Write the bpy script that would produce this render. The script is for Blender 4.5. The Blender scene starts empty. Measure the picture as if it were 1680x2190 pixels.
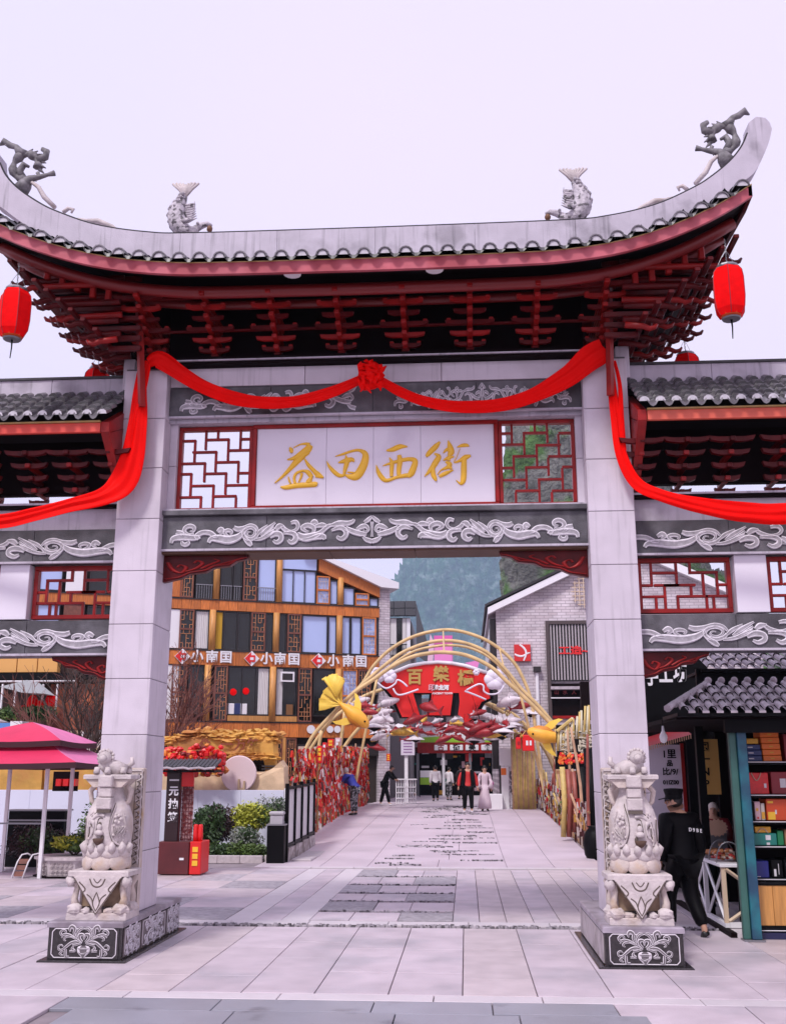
import bpy, math, random
from math import sin, cos, pi, radians
from mathutils import Vector, Matrix, noise
R = random.Random(7)
sc = bpy.context.scene
col = sc.collection

# ---------------- camera ----------------
EYE = (0.0, 0.0, 1.85); PITCH = 14.1; YAW = 3.9; FPX = 2220.0
cd = bpy.data.cameras.new('camera'); cam = bpy.data.objects.new('camera', cd); col.objects.link(cam)
cam.location = EYE; cam.rotation_euler = (radians(90 + PITCH), 0, radians(YAW))
cd.sensor_fit = 'AUTO'; cd.sensor_width = 36; cd.lens = 36 * FPX / 2190; cd.clip_start = 0.1; cd.clip_end = 9000
sc.camera = cam
# ---------------- sky and sun ----------------
SUN_EL, SUN_AZ = 52.0, 205.0          # elevation, compass bearing measured from +Y towards +X
w = bpy.data.worlds.new('World'); sc.world = w; w.use_nodes = True
nt = w.node_tree; nt.nodes.clear()
out = nt.nodes.new('ShaderNodeOutputWorld'); bg = nt.nodes.new('ShaderNodeBackground')
sky = nt.nodes.new('ShaderNodeTexSky'); sky.sky_type = 'NISHITA'; sky.sun_disc = False
sky.sun_elevation = radians(SUN_EL); sky.sun_rotation = radians(SUN_AZ); sky.air_density = 1.0; sky.dust_density = 3.0
bg.inputs['Strength'].default_value = 0.10
# a closed layer of pale lavender cloud over the clear sky (values are before the 0.10 strength)
mix = nt.nodes.new('ShaderNodeMix'); mix.data_type = 'RGBA'; mix.inputs[0].default_value = 0.965
tc = nt.nodes.new('ShaderNodeTexCoord'); nz = nt.nodes.new('ShaderNodeTexNoise'); nz.inputs['Scale'].default_value = 1.3
nz.inputs['Detail'].default_value = 2.0
cr = nt.nodes.new('ShaderNodeValToRGB')
cr.color_ramp.elements[0].position = 0.3; cr.color_ramp.elements[0].color = (7.7, 6.95, 9.2, 1)
cr.color_ramp.elements[1].position = 0.7; cr.color_ramp.elements[1].color = (8.4, 7.15, 9.0, 1)
nt.links.new(tc.outputs['Generated'], nz.inputs['Vector']); nt.links.new(nz.outputs['Fac'], cr.inputs[0])
nt.links.new(sky.outputs[0], mix.inputs[6]); nt.links.new(cr.outputs[0], mix.inputs[7])
nt.links.new(mix.outputs[2], bg.inputs['Color']); nt.links.new(bg.outputs[0], out.inputs['Surface'])
sd = bpy.data.lights.new('sun', 'SUN'); sd.energy = 2.1; sd.angle = radians(10); sd.color = (1.0, 0.955, 0.94)
so = bpy.data.objects.new('sun', sd); col.objects.link(so)
_a, _e = radians(SUN_AZ), radians(SUN_EL)
so.rotation_euler = Vector((sin(_a) * cos(_e), cos(_a) * cos(_e), sin(_e))).to_track_quat('Z', 'Y').to_euler()
sc.view_settings.view_transform = 'Standard'; sc.view_settings.look = 'None'
sc.view_settings.exposure = 0.32; sc.view_settings.gamma = 1.0
sc.render.engine = 'CYCLES'; sc.cycles.max_bounces = 6; sc.cycles.diffuse_bounces = 3; sc.cycles.volume_bounces = 1
sc.cycles.use_denoising = True

# ---------------- helpers ----------------
def at(x, y, Y):
    """world point where the sight line through point (x, y) of a 1680 x 2190 view meets the plane at distance Y"""
    p, a = radians(PITCH), radians(YAW)
    fw = Vector((-sin(a) * cos(p), cos(a) * cos(p), sin(p))); r = Vector((cos(a), sin(a), 0)); u = r.cross(fw)
    d = fw * FPX + r * (x - 840) - u * (y - 1095)
    return Vector(EYE) + d * (Y / d.y)

_M = {}
def mat(name, c, rough=0.6, metal=0.0, var=0.0, vs=6.0, bump=0.0, bs=40.0, rnd=0.0, c2=None, c2s=3.0, c2t=(0.45, 0.6), spec=0.5, emit=0.0, stretch=None, trans=0.0, streak=0.0):
    """c2 = second real colour of the thing (stain, moss, grain); var = noise in brightness; rnd = differs from piece to piece"""
    if name in _M: return _M[name]
    m = bpy.data.materials.new(name); m.use_nodes = True; t = m.node_tree; b = t.nodes['Principled BSDF']
    N = t.nodes.new; L = t.links.new
    b.inputs['Roughness'].default_value = rough; b.inputs['Metallic'].default_value = metal
    b.inputs['Specular IOR Level'].default_value = spec
    co = N('ShaderNodeTexCoord'); src = co.outputs['Object']
    if stretch:
        mp = N('ShaderNodeMapping'); mp.inputs['Scale'].default_value = stretch; L(src, mp.inputs[0]); src = mp.outputs[0]
    rgb = N('ShaderNodeRGB'); rgb.outputs[0].default_value = (*c, 1); cur = rgb.outputs[0]
    if c2:
        n = N('ShaderNodeTexNoise'); n.inputs['Scale'].default_value = c2s; n.inputs['Detail'].default_value = 5; L(src, n.inputs['Vector'])
        mr = N('ShaderNodeMapRange'); mr.inputs[1].default_value = c2t[0]; mr.inputs[2].default_value = c2t[1]; L(n.outputs['Fac'], mr.inputs[0])
        mx = N('ShaderNodeMix'); mx.data_type = 'RGBA'; L(mr.outputs[0], mx.inputs[0]); L(cur, mx.inputs[6]); mx.inputs[7].default_value = (*c2, 1); cur = mx.outputs[2]
    if var:
        n = N('ShaderNodeTexNoise'); n.inputs['Scale'].default_value = vs; n.inputs['Detail'].default_value = 6; L(src, n.inputs['Vector'])
        mr = N('ShaderNodeMapRange'); mr.inputs[1].default_value = 0.3; mr.inputs[2].default_value = 0.7
        mr.inputs[3].default_value = 1 - var; mr.inputs[4].default_value = 1 + var; L(n.outputs['Fac'], mr.inputs[0])
        mx = N('ShaderNodeMix'); mx.data_type = 'RGBA'; mx.blend_type = 'MULTIPLY'; mx.inputs[0].default_value = 1; L(cur, mx.inputs[6]); L(mr.outputs[0], mx.inputs[7]); cur = mx.outputs[2]
    if streak:
        mp = N('ShaderNodeMapping'); mp.inputs['Scale'].default_value = (9, 9, 0.5); L(co.outputs['Object'], mp.inputs[0])
        n = N('ShaderNodeTexNoise'); n.inputs['Scale'].default_value = 2.0; n.inputs['Detail'].default_value = 4; L(mp.outputs[0], n.inputs['Vector'])
        mr = N('ShaderNodeMapRange'); mr.inputs[1].default_value = 0.55; mr.inputs[2].default_value = 0.75
        mr.inputs[3].default_value = 1; mr.inputs[4].default_value = 1 - streak; L(n.outputs['Fac'], mr.inputs[0])
        mx = N('ShaderNodeMix'); mx.data_type = 'RGBA'; mx.blend_type = 'MULTIPLY'; mx.inputs[0].default_value = 1; L(cur, mx.inputs[6]); L(mr.outputs[0], mx.inputs[7]); cur = mx.outputs[2]
    if rnd:
        oi = N('ShaderNodeObjectInfo'); mr = N('ShaderNodeMapRange'); mr.inputs[3].default_value = 1 - rnd; mr.inputs[4].default_value = 1 + rnd
        L(oi.outputs['Random'], mr.inputs[0])
        mx = N('ShaderNodeMix'); mx.data_type = 'RGBA'; mx.blend_type = 'MULTIPLY'; mx.inputs[0].default_value = 1; L(cur, mx.inputs[6]); L(mr.outputs[0], mx.inputs[7]); cur = mx.outputs[2]
    L(cur, b.inputs['Base Color'])
    if bump:
        n = N('ShaderNodeTexNoise'); n.inputs['Scale'].default_value = bs; n.inputs['Detail'].default_value = 5; L(src, n.inputs['Vector'])
        bp = N('ShaderNodeBump'); bp.inputs['Strength'].default_value = bump; bp.inputs['Distance'].default_value = 0.02
        L(n.outputs['Fac'], bp.inputs['Height']); L(bp.outputs[0], b.inputs['Normal'])
    if trans:
        b.inputs['Transmission Weight'].default_value = trans
    if emit:
        L(cur, b.inputs['Emission Color']); b.inputs['Emission Strength'].default_value = emit
    _M[name] = m
    return m

class MB:
    """collects shapes; build() links them as one mesh object"""
    def __init__(s): s.v = []; s.f = []; s.m = []
    def add(s, vs, fs, mi=0):
        o = len(s.v); s.v += [tuple(v) for v in vs]; s.f += [tuple(i + o for i in f) for f in fs]; s.m += [mi] * len(fs); return s
    def bb(s, x0, x1, y0, y1, z0, z1, mi=0):
        return s.add([(x0, y0, z0), (x1, y0, z0), (x1, y1, z0), (x0, y1, z0), (x0, y0, z1), (x1, y0, z1), (x1, y1, z1), (x0, y1, z1)],
                     [(3, 2, 1, 0), (4, 5, 6, 7), (0, 1, 5, 4), (1, 2, 6, 5), (2, 3, 7, 6), (3, 0, 4, 7)], mi)
    def box(s, c, d, rot=(0, 0, 0), mi=0, taper=1.0):
        M = Matrix.Rotation(rot[2], 3, 'Z') @ Matrix.Rotation(rot[1], 3, 'Y') @ Matrix.Rotation(rot[0], 3, 'X')
        vs = []
        for z in (-.5, .5):
            k = taper if z > 0 else 1
            for x, y in ((-.5, -.5), (.5, -.5), (.5, .5), (-.5, .5)):
                vs.append(Vector(c) + M @ Vector((x * d[0] * k, y * d[1] * k, z * d[2])))
        return s.add(vs, [(3, 2, 1, 0), (4, 5, 6, 7), (0, 1, 5, 4), (1, 2, 6, 5), (2, 3, 7, 6), (3, 0, 4, 7)], mi)
    def slab(s, x0, x1, y0, y1, z0, z1, b=0.006, mi=0):
        """a box with chamfered top edges"""
        vs = [(x0, y0, z0), (x1, y0, z0), (x1, y1, z0), (x0, y1, z0), (x0, y0, z1 - b), (x1, y0, z1 - b), (x1, y1, z1 - b), (x0, y1, z1 - b),
              (x0 + b, y0 + b, z1), (x1 - b, y0 + b, z1), (x1 - b, y1 - b, z1), (x0 + b, y1 - b, z1)]
        return s.add(vs, [(0, 1, 5, 4), (1, 2, 6, 5), (2, 3, 7, 6), (3, 0, 4, 7), (4, 5, 9, 8), (5, 6, 10, 9), (6, 7, 11, 10), (7, 4, 8, 11), (8, 9, 10, 11)], mi)
    def fslab(s, x0, x1, y0, y1, z0, z1, b=0.005, mi=0):
        """a box whose front (-Y) edges are chamfered"""
        vs = [(x0, y1, z0), (x1, y1, z0), (x1, y1, z1), (x0, y1, z1), (x0, y0 + b, z0), (x1, y0 + b, z0), (x1, y0 + b, z1), (x0, y0 + b, z1),
              (x0 + b, y0, z0 + b), (x1 - b, y0, z0 + b), (x1 - b, y0, z1 - b), (x0 + b, y0, z1 - b)]
        return s.add(vs, [(0, 3, 2, 1), (0, 1, 5, 4), (1, 2, 6, 5), (2, 3, 7, 6), (3, 0, 4, 7), (4, 5, 9, 8), (5, 6, 10, 9), (6, 7, 11, 10), (7, 4, 8, 11), (8, 9, 10, 11)], mi)
    def prism(s, pts, y0, y1, mi=0, fr=None):
        """XZ outline extruded along Y"""
        n = len(pts); fr = fr or (lambda u, v, d: (u, d, v))
        vs = [fr(p[0], p[1], y0) for p in pts] + [fr(p[0], p[1], y1) for p in pts]
        a = sum(pts[i][0] * pts[(i + 1) % n][1] - pts[(i + 1) % n][0] * pts[i][1] for i in range(n))
        fs = [tuple(range(n)), tuple(range(2 * n - 1, n - 1, -1))] + [(i, i + n, (i + 1) % n + n, (i + 1) % n) for i in range(n)]
        if a < 0: fs = [tuple(reversed(f)) for f in fs]
        return s.add(vs, fs, mi)
    def tube(s, pts, r, n=8, cap=True, mi=0, flat=1.0):
        P = [Vector(p) for p in pts]; k = len(P)
        if not isinstance(r, (list, tuple)): r = [r] * k
        o = len(s.v); up = None; fs = []
        for i in range(k):
            t = (P[min(i + 1, k - 1)] - P[max(i - 1, 0)]).normalized()
            if up is None: up = Vector((0, 0, 1)) if abs(t.z) < 0.9 else Vector((0, 1, 0))
            a = (up - t * up.dot(t)).normalized(); b = t.cross(a); up = a
            for j in range(n):
                q = 2 * pi * j / n; s.v.append(tuple(P[i] + a * cos(q) * r[i] * flat + b * sin(q) * r[i]))
        for i in range(k - 1):
            for j in range(n):
                j2 = (j + 1) % n; fs.append((o + i * n + j, o + i * n + j2, o + (i + 1) * n + j2, o + (i + 1) * n + j))
        if cap: fs += [tuple(o + j for j in reversed(range(n))), tuple(o + (k - 1) * n + j for j in range(n))]
        s.f += fs; s.m += [mi] * len(fs); return s
    def lathe(s, prof, n=16, c=(0, 0, 0), mi=0, sx=1.0, sy=1.0, rib=0.0, ribs=0):
        o = len(s.v); fs = []
        for r, z in prof:
            for j in range(n):
                q = 2 * pi * j / n; k = r * (1 + rib * cos(ribs * q)); s.v.append((c[0] + k * cos(q) * sx, c[1] + k * sin(q) * sy, c[2] + z))
        for i in range(len(prof) - 1):
            for j in range(n):
                j2 = (j + 1) % n; fs.append((o + i * n + j, o + i * n + j2, o + (i + 1) * n + j2, o + (i + 1) * n + j))
        fs += [tuple(o + j for j in reversed(range(n))), tuple(o + (len(prof) - 1) * n + j for j in range(n))]
        s.f += fs; s.m += [mi] * len(fs); return s
    def ball(s, c, r, nu=10, nv=6, mi=0, wob=0.0):
        if not isinstance(r, (list, tuple)): r = (r, r, r)
        o = len(s.v); fs = []
        for i in range(nv + 1):
            a = -pi / 2 + pi * i / nv
            for j in range(nu):
                q = 2 * pi * j / nu; k = 1 + (wob * (noise.noise(Vector((c[0] * 3 + cos(q) * cos(a) * 1.7, c[1] * 3 + sin(q) * cos(a) * 1.7, c[2] * 3 + sin(a) * 1.7)))) if wob else 0)
                s.v.append((c[0] + r[0] * k * cos(q) * cos(a), c[1] + r[1] * k * sin(q) * cos(a), c[2] + r[2] * k * sin(a)))
        for i in range(nv):
            for j in range(nu):
                j2 = (j + 1) % nu; fs.append((o + i * nu + j, o + i * nu + j2, o + (i + 1) * nu + j2, o + (i + 1) * nu + j))
        s.f += fs; s.m += [mi] * len(fs); return s
    def sheet(s, rows, mi=0):
        """grid of points: rows[i][j]"""
        o = len(s.v); n = len(rows[0]); fs = []
        for r in rows: s.v += [tuple(p) for p in r]
        for i in range(len(rows) - 1):
            for j in range(n - 1): fs.append((o + i * n + j, o + i * n + j + 1, o + (i + 1) * n + j + 1, o + (i + 1) * n + j))
        s.f += fs; s.m += [mi] * len(fs); return s
    def stroke(s, pts, fr, h=0.012, prof='edge', mi=(0, 1), sub=4, wk=1.0):
        """raised carved stroke along (u, v, width) points; fr maps (u, v, height) to space"""
        P = spline(pts, sub); o = len(s.v); k = len(P)
        sec = {'edge': ((-1, 0), (-.9, .9), (-.55, 1), (0, .45), (.55, 1), (.9, .9), (1, 0)), 'round': ((-1, 0), (-.8, .7), (0, 1), (.8, .7), (1, 0))}[prof]
        n = len(sec)
        for i in range(k):
            a, b = P[max(i - 1, 0)], P[min(i + 1, k - 1)]
            tx, ty = b[0] - a[0], b[1] - a[1]; l = math.hypot(tx, ty) or 1; nx, ny = -ty / l, tx / l
            for e, hh in sec: s.v.append(tuple(fr(P[i][0] + nx * e * P[i][2] * .5 * wk, P[i][1] + ny * e * P[i][2] * .5 * wk, hh * h)))
        for i in range(k - 1):
            for j in range(n - 1):
                s.f.append((o + i * n + j, o + i * n + j + 1, o + (i + 1) * n + j + 1, o + (i + 1) * n + j))
                s.m.append(mi[1] if (prof == 'edge' and 2 <= j <= 3) else mi[0])
        return s
    def build(s, name, m, parent=None, smooth=False, loc=None, bev=0.0, **tags):
        d = bpy.data.meshes.new(name)
        off = Vector((0, 0, 0)); p = parent
        while p is not None: off += p.location; p = p.parent
        if loc: off += Vector(loc)
        d.from_pydata([(v[0] - off.x, v[1] - off.y, v[2] - off.z) for v in s.v], [], s.f)
        for mm in (m if isinstance(m, (list, tuple)) else [m]): d.materials.append(mm)
        if any(s.m): d.polygons.foreach_set('material_index', s.m)
        if smooth: d.polygons.foreach_set('use_smooth', [True] * len(s.f))
        d.update()
        ob = bpy.data.objects.new(name, d); col.objects.link(ob); ob.parent = parent
        if loc: ob.location = loc
        if bev:
            md = ob.modifiers.new('bevel', 'BEVEL'); md.width = bev; md.segments = 1; md.limit_method = 'ANGLE'
        for k2, v2 in tags.items(): ob[k2] = v2
        return ob

def spline(pts, sub):
    if len(pts) < 3: sub = max(1, sub // 2)
    out_ = []; n = len(pts)
    for i in range(n - 1):
        p0, p1, p2, p3 = pts[max(i - 1, 0)], pts[i], pts[i + 1], pts[min(i + 2, n - 1)]
        for k in range(sub):
            t = k / sub
            out_.append(tuple(0.5 * ((2 * b) + (-a + c) * t + (2 * a - 5 * b + 4 * c - d) * t * t + (-a + 3 * b - 3 * c + d) * t ** 3) for a, b, c, d in zip(p0, p1, p2, p3)))
    out_.append(tuple(pts[-1]))
    return out_

def thing(name, label, cat, loc=(0, 0, 0), group=None):
    o = bpy.data.objects.new(name, None); col.objects.link(o); o.location = loc; o.empty_display_size = 0.2
    o['label'] = label; o['category'] = cat
    if group: o['group'] = group
    return o
def node(name, parent):
    o = bpy.data.objects.new(name, None); col.objects.link(o); o.parent = parent; o.empty_display_size = 0.1
    return o
def tag(o, label, cat, group=None):
    o['label'] = label; o['category'] = cat
    if group: o['group'] = group
    return o
def dup_part(o, parent, loc, rot=None, scale=None, name=None):
    c = o.copy(); col.objects.link(c); c.parent = parent; c.location = loc
    if rot is not None: c.rotation_euler = rot
    if scale is not None: c.scale = scale
    return c
def dup(root, loc, rz=None, label=None, scale=None):
    r = root.copy(); col.objects.link(r); r.location = loc
    if rz is not None: r.rotation_euler = (0, 0, rz)
    if scale is not None: r.scale = (scale,) * 3 if not isinstance(scale, tuple) else scale
    if label: r['label'] = label
    for ch in list(root.children):
        c = ch.copy(); col.objects.link(c); c.parent = r
        for g in list(ch.children):
            d = g.copy(); col.objects.link(d); d.parent = c
    return r
def text(s, size, m, parent, loc, rot=(pi / 2, 0, 0), ext=0.01, bold=0.0, name='lettering', sx=1.0, align='CENTER'):
    """letters as a mesh, standing upright and facing -Y unless turned"""
    cu = bpy.data.curves.new(name, 'FONT'); cu.body = s; cu.size = size; cu.extrude = ext; cu.offset = bold
    cu.align_x = align; cu.align_y = 'CENTER'; cu.resolution_u = 3
    t = bpy.data.objects.new('t', cu); col.objects.link(t)
    me = bpy.data.meshes.new_from_object(t.evaluated_get(bpy.context.evaluated_depsgraph_get()))
    bpy.data.objects.remove(t)
    me.materials.clear(); me.materials.append(m)
    o = bpy.data.objects.new(name, me); col.objects.link(o); o.parent = parent
    off = Vector((0, 0, 0)); p = parent
    while p is not None: off += p.location; p = p.parent
    o.location = Vector(loc) - off; o.rotation_euler = rot; o.scale = (sx, 1, 1)
    return o
def stuff(o): o['kind'] = 'stuff'; return o
def struct(o): o['kind'] = 'structure'; return o

# ---------------- palette (real surface colours) ----------------
STONE = mat('pale_granite', (0.61, 0.555, 0.62), 0.55, var=0.06, vs=3, bump=0.1, bs=90, rnd=0.05, streak=0.22, c2=(.50, .45, .50), c2s=1.3, c2t=(.5, .7))
STONE2 = mat('pale_coping', (0.50, 0.46, 0.53), 0.6, var=0.1, vs=4, bump=0.15, bs=60, streak=0.4, c2=(.34, .31, .36), c2s=2.2, c2t=(.56, .7))
DSTONE = mat('dark_slate', (0.06, 0.056, 0.064), 0.5, var=0.3, vs=7, bump=0.25, bs=60, c2=(0.11, 0.105, 0.118), c2s=2.5)
RELIEF = mat('relief_pale', (0.68, 0.65, 0.70), 0.6, var=0.15, vs=20)
RELIEF2 = mat('relief_grey', (0.34, 0.32, 0.35), 0.6, var=0.25, vs=20)
LACQ = mat('red_lacquer', (0.27, 0.009, 0.008), 0.36, var=0.3, vs=5, spec=0.3)
LACQD = mat('dark_red_lacquer', (0.085, 0.003, 0.004), 0.35, var=0.35, vs=6, spec=0.22)
LACQP = mat('faded_pink_red_board', (0.52, 0.125, 0.155), 0.5, var=0.15, vs=3, c2=(0.40, 0.07, 0.09), c2s=2, spec=.3)
BLACK = mat('black_paint', (0.003, 0.0026, 0.0034), 0.5, spec=0.12)
SHADEBLK = mat('shade_black', (0.006, 0.002, 0.0025), 0.7, spec=0.08)  # near-black: shade of eaves, recesses and openings put into the colour
TILE = mat('glazed_grey_tile', (0.13, 0.12, 0.135), 0.3, var=0.35, vs=9, rnd=0.25, bump=0.1)
TILED = mat('dark_grey_tile', (0.03, 0.028, 0.031), 0.4, var=0.4, vs=9, rnd=0.25, bump=0.1)
TILEP = mat('pale_pink_grey_tile', (0.50, 0.44, 0.48), 0.6, var=0.2, vs=9, rnd=0.16, bump=0.15)
SATIN = mat('red_satin', (0.86, 0.004, 0.003), 0.55, var=0.08, vs=2, spec=0.06, bump=.25, bs=28)
CARVE = mat('carved_beige_stone', (0.54, 0.46, 0.42), 0.7, var=0.15, vs=9, bump=0.35, bs=35, c2=(0.40, 0.26, 0.13), c2s=3.2, c2t=(0.56, 0.72))
CARVL = mat('carved_pale_stone', (0.54, 0.48, 0.475), 0.7, var=0.16, vs=9, bump=0.45, bs=30, c2=(.44, .33, .24), c2s=2.6, c2t=(.58, .75))
GOLD = mat('gold_paint', (0.86, 0.50, 0.03), 0.45, var=0.08, vs=8)
WHITE = mat('white_paint', (0.78, 0.77, 0.80), 0.5)
MARBLE = mat('white_marble', (0.74, 0.70, 0.78), 0.3, var=0.03, vs=2, c2=(0.62, 0.57, 0.66), c2s=1.5, c2t=(0.6, 0.75))
GREYM = mat('grey_metal', (0.25, 0.25, 0.27), 0.4, metal=0.6)
WOOD = mat('orange_wood_cladding', (0.53, 0.155, 0.028), 0.55, var=0.3, vs=5, rnd=0.2, stretch=(6, 6, 0.6))
WOODL = mat('honey_wood', (0.55, 0.26, 0.07), 0.5, var=0.25, vs=4, stretch=(6, 6, 0.5), rnd=0.1)
WOODD = mat('dark_red_wood', (0.17, 0.055, 0.035), 0.5, var=0.3, vs=6)
REDP = mat('bright_red_paint', (0.70, 0.012, 0.012), 0.4)

# =====================================================================
# GROUND
# =====================================================================
def zg(Y):
    t = min(max((Y - 21.3) / 20, 0), 1); return 0.5 * t * t * (3 - 2 * t)
PAVE = mat('pinkish_grey_granite_paving', (0.53, 0.455, 0.50), 0.5, var=0.12, vs=2.4, bump=0.12, bs=70, rnd=0.06, c2=(0.41, 0.37, 0.41), c2s=1.1, c2t=(.48, .66))
PAVEW = mat('warm_pink_paving', (0.51, 0.435, 0.455), 0.55, var=0.12, vs=3, bump=0.06, bs=120, rnd=0.05)
PAVEB = mat('blue_grey_polished_slab', (0.27, 0.275, 0.32), 0.32, var=0.12, vs=1.5, bump=0.04, bs=90, rnd=0.06, c2=(0.16, 0.16, 0.19), c2s=2.2, c2t=(0.6, 0.72))
PAVEL = mat('pale_border_stone', (0.58, 0.53, 0.56), 0.5, var=0.06, vs=3, rnd=0.04)
PAVER = mat('rough_hewn_stone', (0.36, 0.33, 0.36), 0.75, var=0.25, vs=12, bump=0.9, bs=22, rnd=0.12)
MORT = mat('dark_joint_mortar', (0.24, 0.20, 0.22), 0.9, var=0.2, vs=3)
SETTD = mat('gap_shade_sett', (0.10, 0.09, 0.10), 0.6, var=0.5, vs=30, bump=0.6, bs=30, rnd=0.5)  # shadow of the gaps in the sett rows put into the colour
EARTH = mat('far_ground', (0.30, 0.28, 0.29), 0.8, var=0.15, vs=0.3)

g = MB()
ys = [-30, 0, 13, 21.3, 24, 27, 30, 33, 36, 39, 41.3, 60, 90, 300, 4500]
g.sheet([[(x, y, zg(y) if -4.6 < x < 3.4 else 0.0) for x in (-4000, -60, -4.7, -4.5, -1, 3.3, 3.5, 60, 4000)] for y in ys])
ground = struct(g.build('ground', [MORT]))
n_slab = [0]
def slab(x0, x1, y0, y1, m, t=0.028, gap=0.0045, b=0.004):
    mb = MB(); dz = R.uniform(-0.002, 0.002)
    mb.slab(x0 + gap, x1 - gap, y0 + gap, y1 - gap, 0.002, t + dz, b)
    return mb.build('paving_slab', m, ground)
# the near row: bluish polished slabs in front, pale border strip, then long slabs up to the rough band
edges = [-6.9, -5.5, -4.35, -3.35, -2.05, -0.78, 0.18, 1.16]
for i in range(len(edges) - 1):
    if i < 3:
        slab(edges[i], edges[i + 1], 8.1, 9.25, PAVE); slab(edges[i], edges[i + 1], 6.9, 8.1, PAVE)
    else:
        slab(edges[i], edges[i + 1], 8.82 - 0.03 * (i % 2), 9.25, PAVEB); slab(edges[i] + 0.2, edges[i + 1] + 0.2, 7.4, 8.82 - 0.03 * (i % 2), PAVEB)
for a, b_ in ((1.16, 2.2), (2.2, 3.2), (3.2, 4.4)):
    slab(a, b_, 8.3, 9.25, PAVE); slab(a + 0.2, b_ + 0.2, 7.2, 8.3, PAVE)
x = -6.9; k = 0
while x < 4.4:
    L_ = R.choice((0.9, 1.1, 1.3)); slab(x, min(x + L_, 4.4), 9.25, 9.5, PAVEL); x += L_
for i in range(17):
    x0 = -6.36 + i * 0.63; y = 9.5; j = R.random() * 0.5
    for L_ in ((1.0, 1.35, 1.55), (1.75, 1.0, 1.15), (0.75, 1.6, 1.55))[(i * 2 + i // 3) % 3]:
        slab(x0, x0 + 0.63, y, min(y + L_, 13.4), PAVE if i % 5 else PAVEW); y += L_
# beyond the gate: bordered fields of planks and rough-hewn panels
for xr in range(-7, 4):
    slab(xr, xr + 1.0, 13.62, 13.95, PAVEL)
for i in range(9):
    x0 = -0.2 + i * 0.34; y = 13.95
    for L_ in ((2.3, 2.4, 2.65), (1.6, 3.1, 2.65))[i % 2]:
        slab(x0, x0 + 0.34, y, min(y + L_, 21.25), PAVEW if i % 3 else PAVE); y += L_
for i in range(3):
    x0 = -3.1 + i * 0.36; y = 13.95
    for L_ in (2.9, 2.2, 2.2):
        slab(x0, x0 + 0.36, y, min(y + L_, 21.25), PAVE if i % 2 else PAVEL); y += L_
y = 14.0
for r_ in range(6):                                     # centre lane
    h_ = (0.95, 1.15, 1.05, 1.25, 1.4, 1.4)[r_]
    x = -2.02
    for q, wd in enumerate(((.5, .62, .7), (.72, .5, .6), (.45, .65, .72), (.6, .6, .62), (.5, .6, .72), (.7, .5, .62))[r_]):
        rough = (q == 2 and r_ in (0, 2, 4)) or (q == 0 and r_ in (1, 3, 5))
        slab(x, x + wd, y, y + h_ - 0.16, PAVER if rough else PAVE, t=0.034 if rough else 0.028); x += wd
    y += h_
# left field, seen between the bases and the kiosk
for i in range(7):
    for j in range(6):
        x0 = -3.1 - (i + 1) * 0.95; y0 = 13.95 + j * 1.22
        rough = (i + j * 2) % 3 == 0
        slab(x0, x0 + 0.95, y0, min(y0 + 1.22, 21.25), PAVER if rough else (PAVE if (i + j) % 2 else PAVEW), t=0.03)
for i in range(3):
    for j in range(4):
        slab(2.86 + i * 0.9, 3.76 + i * 0.9, 13.95 + j * 1.8, 15.75 + j * 1.8, PAVEW if (i + j) % 2 else PAVE)
# kerb line across, where the bridge ramp starts
for i in range(8):
    slab(-3.9 + i * 0.84, -3.06 + i * 0.84, 21.27, 21.5, PAVEL, t=0.05)
# rough band of split setts across the gateway and broken sett rows in the lanes
def setts(y0, y1, x0, x1, n, h=0.05, name='cobble_band', zf=lambda y: 0.0, dark=0.3):
    mb = MB()
    for _ in range(n):
        x_ = R.uniform(x0, x1); y_ = R.uniform(y0, y1); a = R.uniform(0.02, 0.06); b_ = R.uniform(0.02, 0.05)
        mb.box((x_, y_, zf(y_) + h * 0.45), (a, b_, h * R.uniform(0.5, 1.1)), (0, 0, R.uniform(-.4, .4)), mi=0 if R.random() < dark else 1, taper=0.75)
    return stuff(mb.build(name, [SETTD, PAVER], ground))
setts(13.42, 13.6, -7, 3.4, 900)
yy = 14.0
for h_ in (0.95, 1.15, 1.05, 1.25, 1.4):
    yy += h_; setts(yy - 0.14, yy - 0.02, -2.02, -0.2, 60)

# the ramp of the bridge beyond
RAMP = mat('smooth_bridge_paving', (0.53, 0.45, 0.50), 0.5, var=0.12, vs=0.8, bump=0.05, bs=80, rnd=0.03)
street = bpy.data.objects.new('street', None); col.objects.link(street); street['kind'] = 'structure'
def ramp_slab(x0, x1, y0, y1, t=0.03, gap=0.006, m=RAMP):
    mb = MB(); n = 3
    top = [[(x, y0 + gap + (y1 - y0 - 2 * gap) * i / n, zg(y0 + (y1 - y0) * i / n) + t) for x in (x0 + gap, x1 - gap)] for i in range(n + 1)]
    mb.sheet(top)
    for x in (x0 + gap, x1 - gap):
        mb.sheet([[(x, p[0][1], p[0][2]), (x, p[0][1], p[0][2] - t)] for p in top])
    mb.add([top[0][0], top[0][1], (top[0][1][0], top[0][1][1], top[0][1][2] - t), (top[0][0][0], top[0][0][1], top[0][0][2] - t)], [(0, 1, 2, 3)])
    return mb.build('paving_slab', m, street)
rows = [21.5 + 1.9 * i for i in range(15)]
for j, y0 in enumerate(rows):
    for x0, x1 in ((-4.25, -2.95), (-2.95, -2.0), (0.78, 1.72), (1.72, 2.72)):
        ramp_slab(x0, x1, y0, y0 + 1.9)
    ramp_slab(-2.0, -0.6 + 0.2 * (j % 3), y0, y0 + 1.9); ramp_slab(-0.6 + 0.2 * (j % 3), 0.78, y0, y0 + 1.9)
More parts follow.
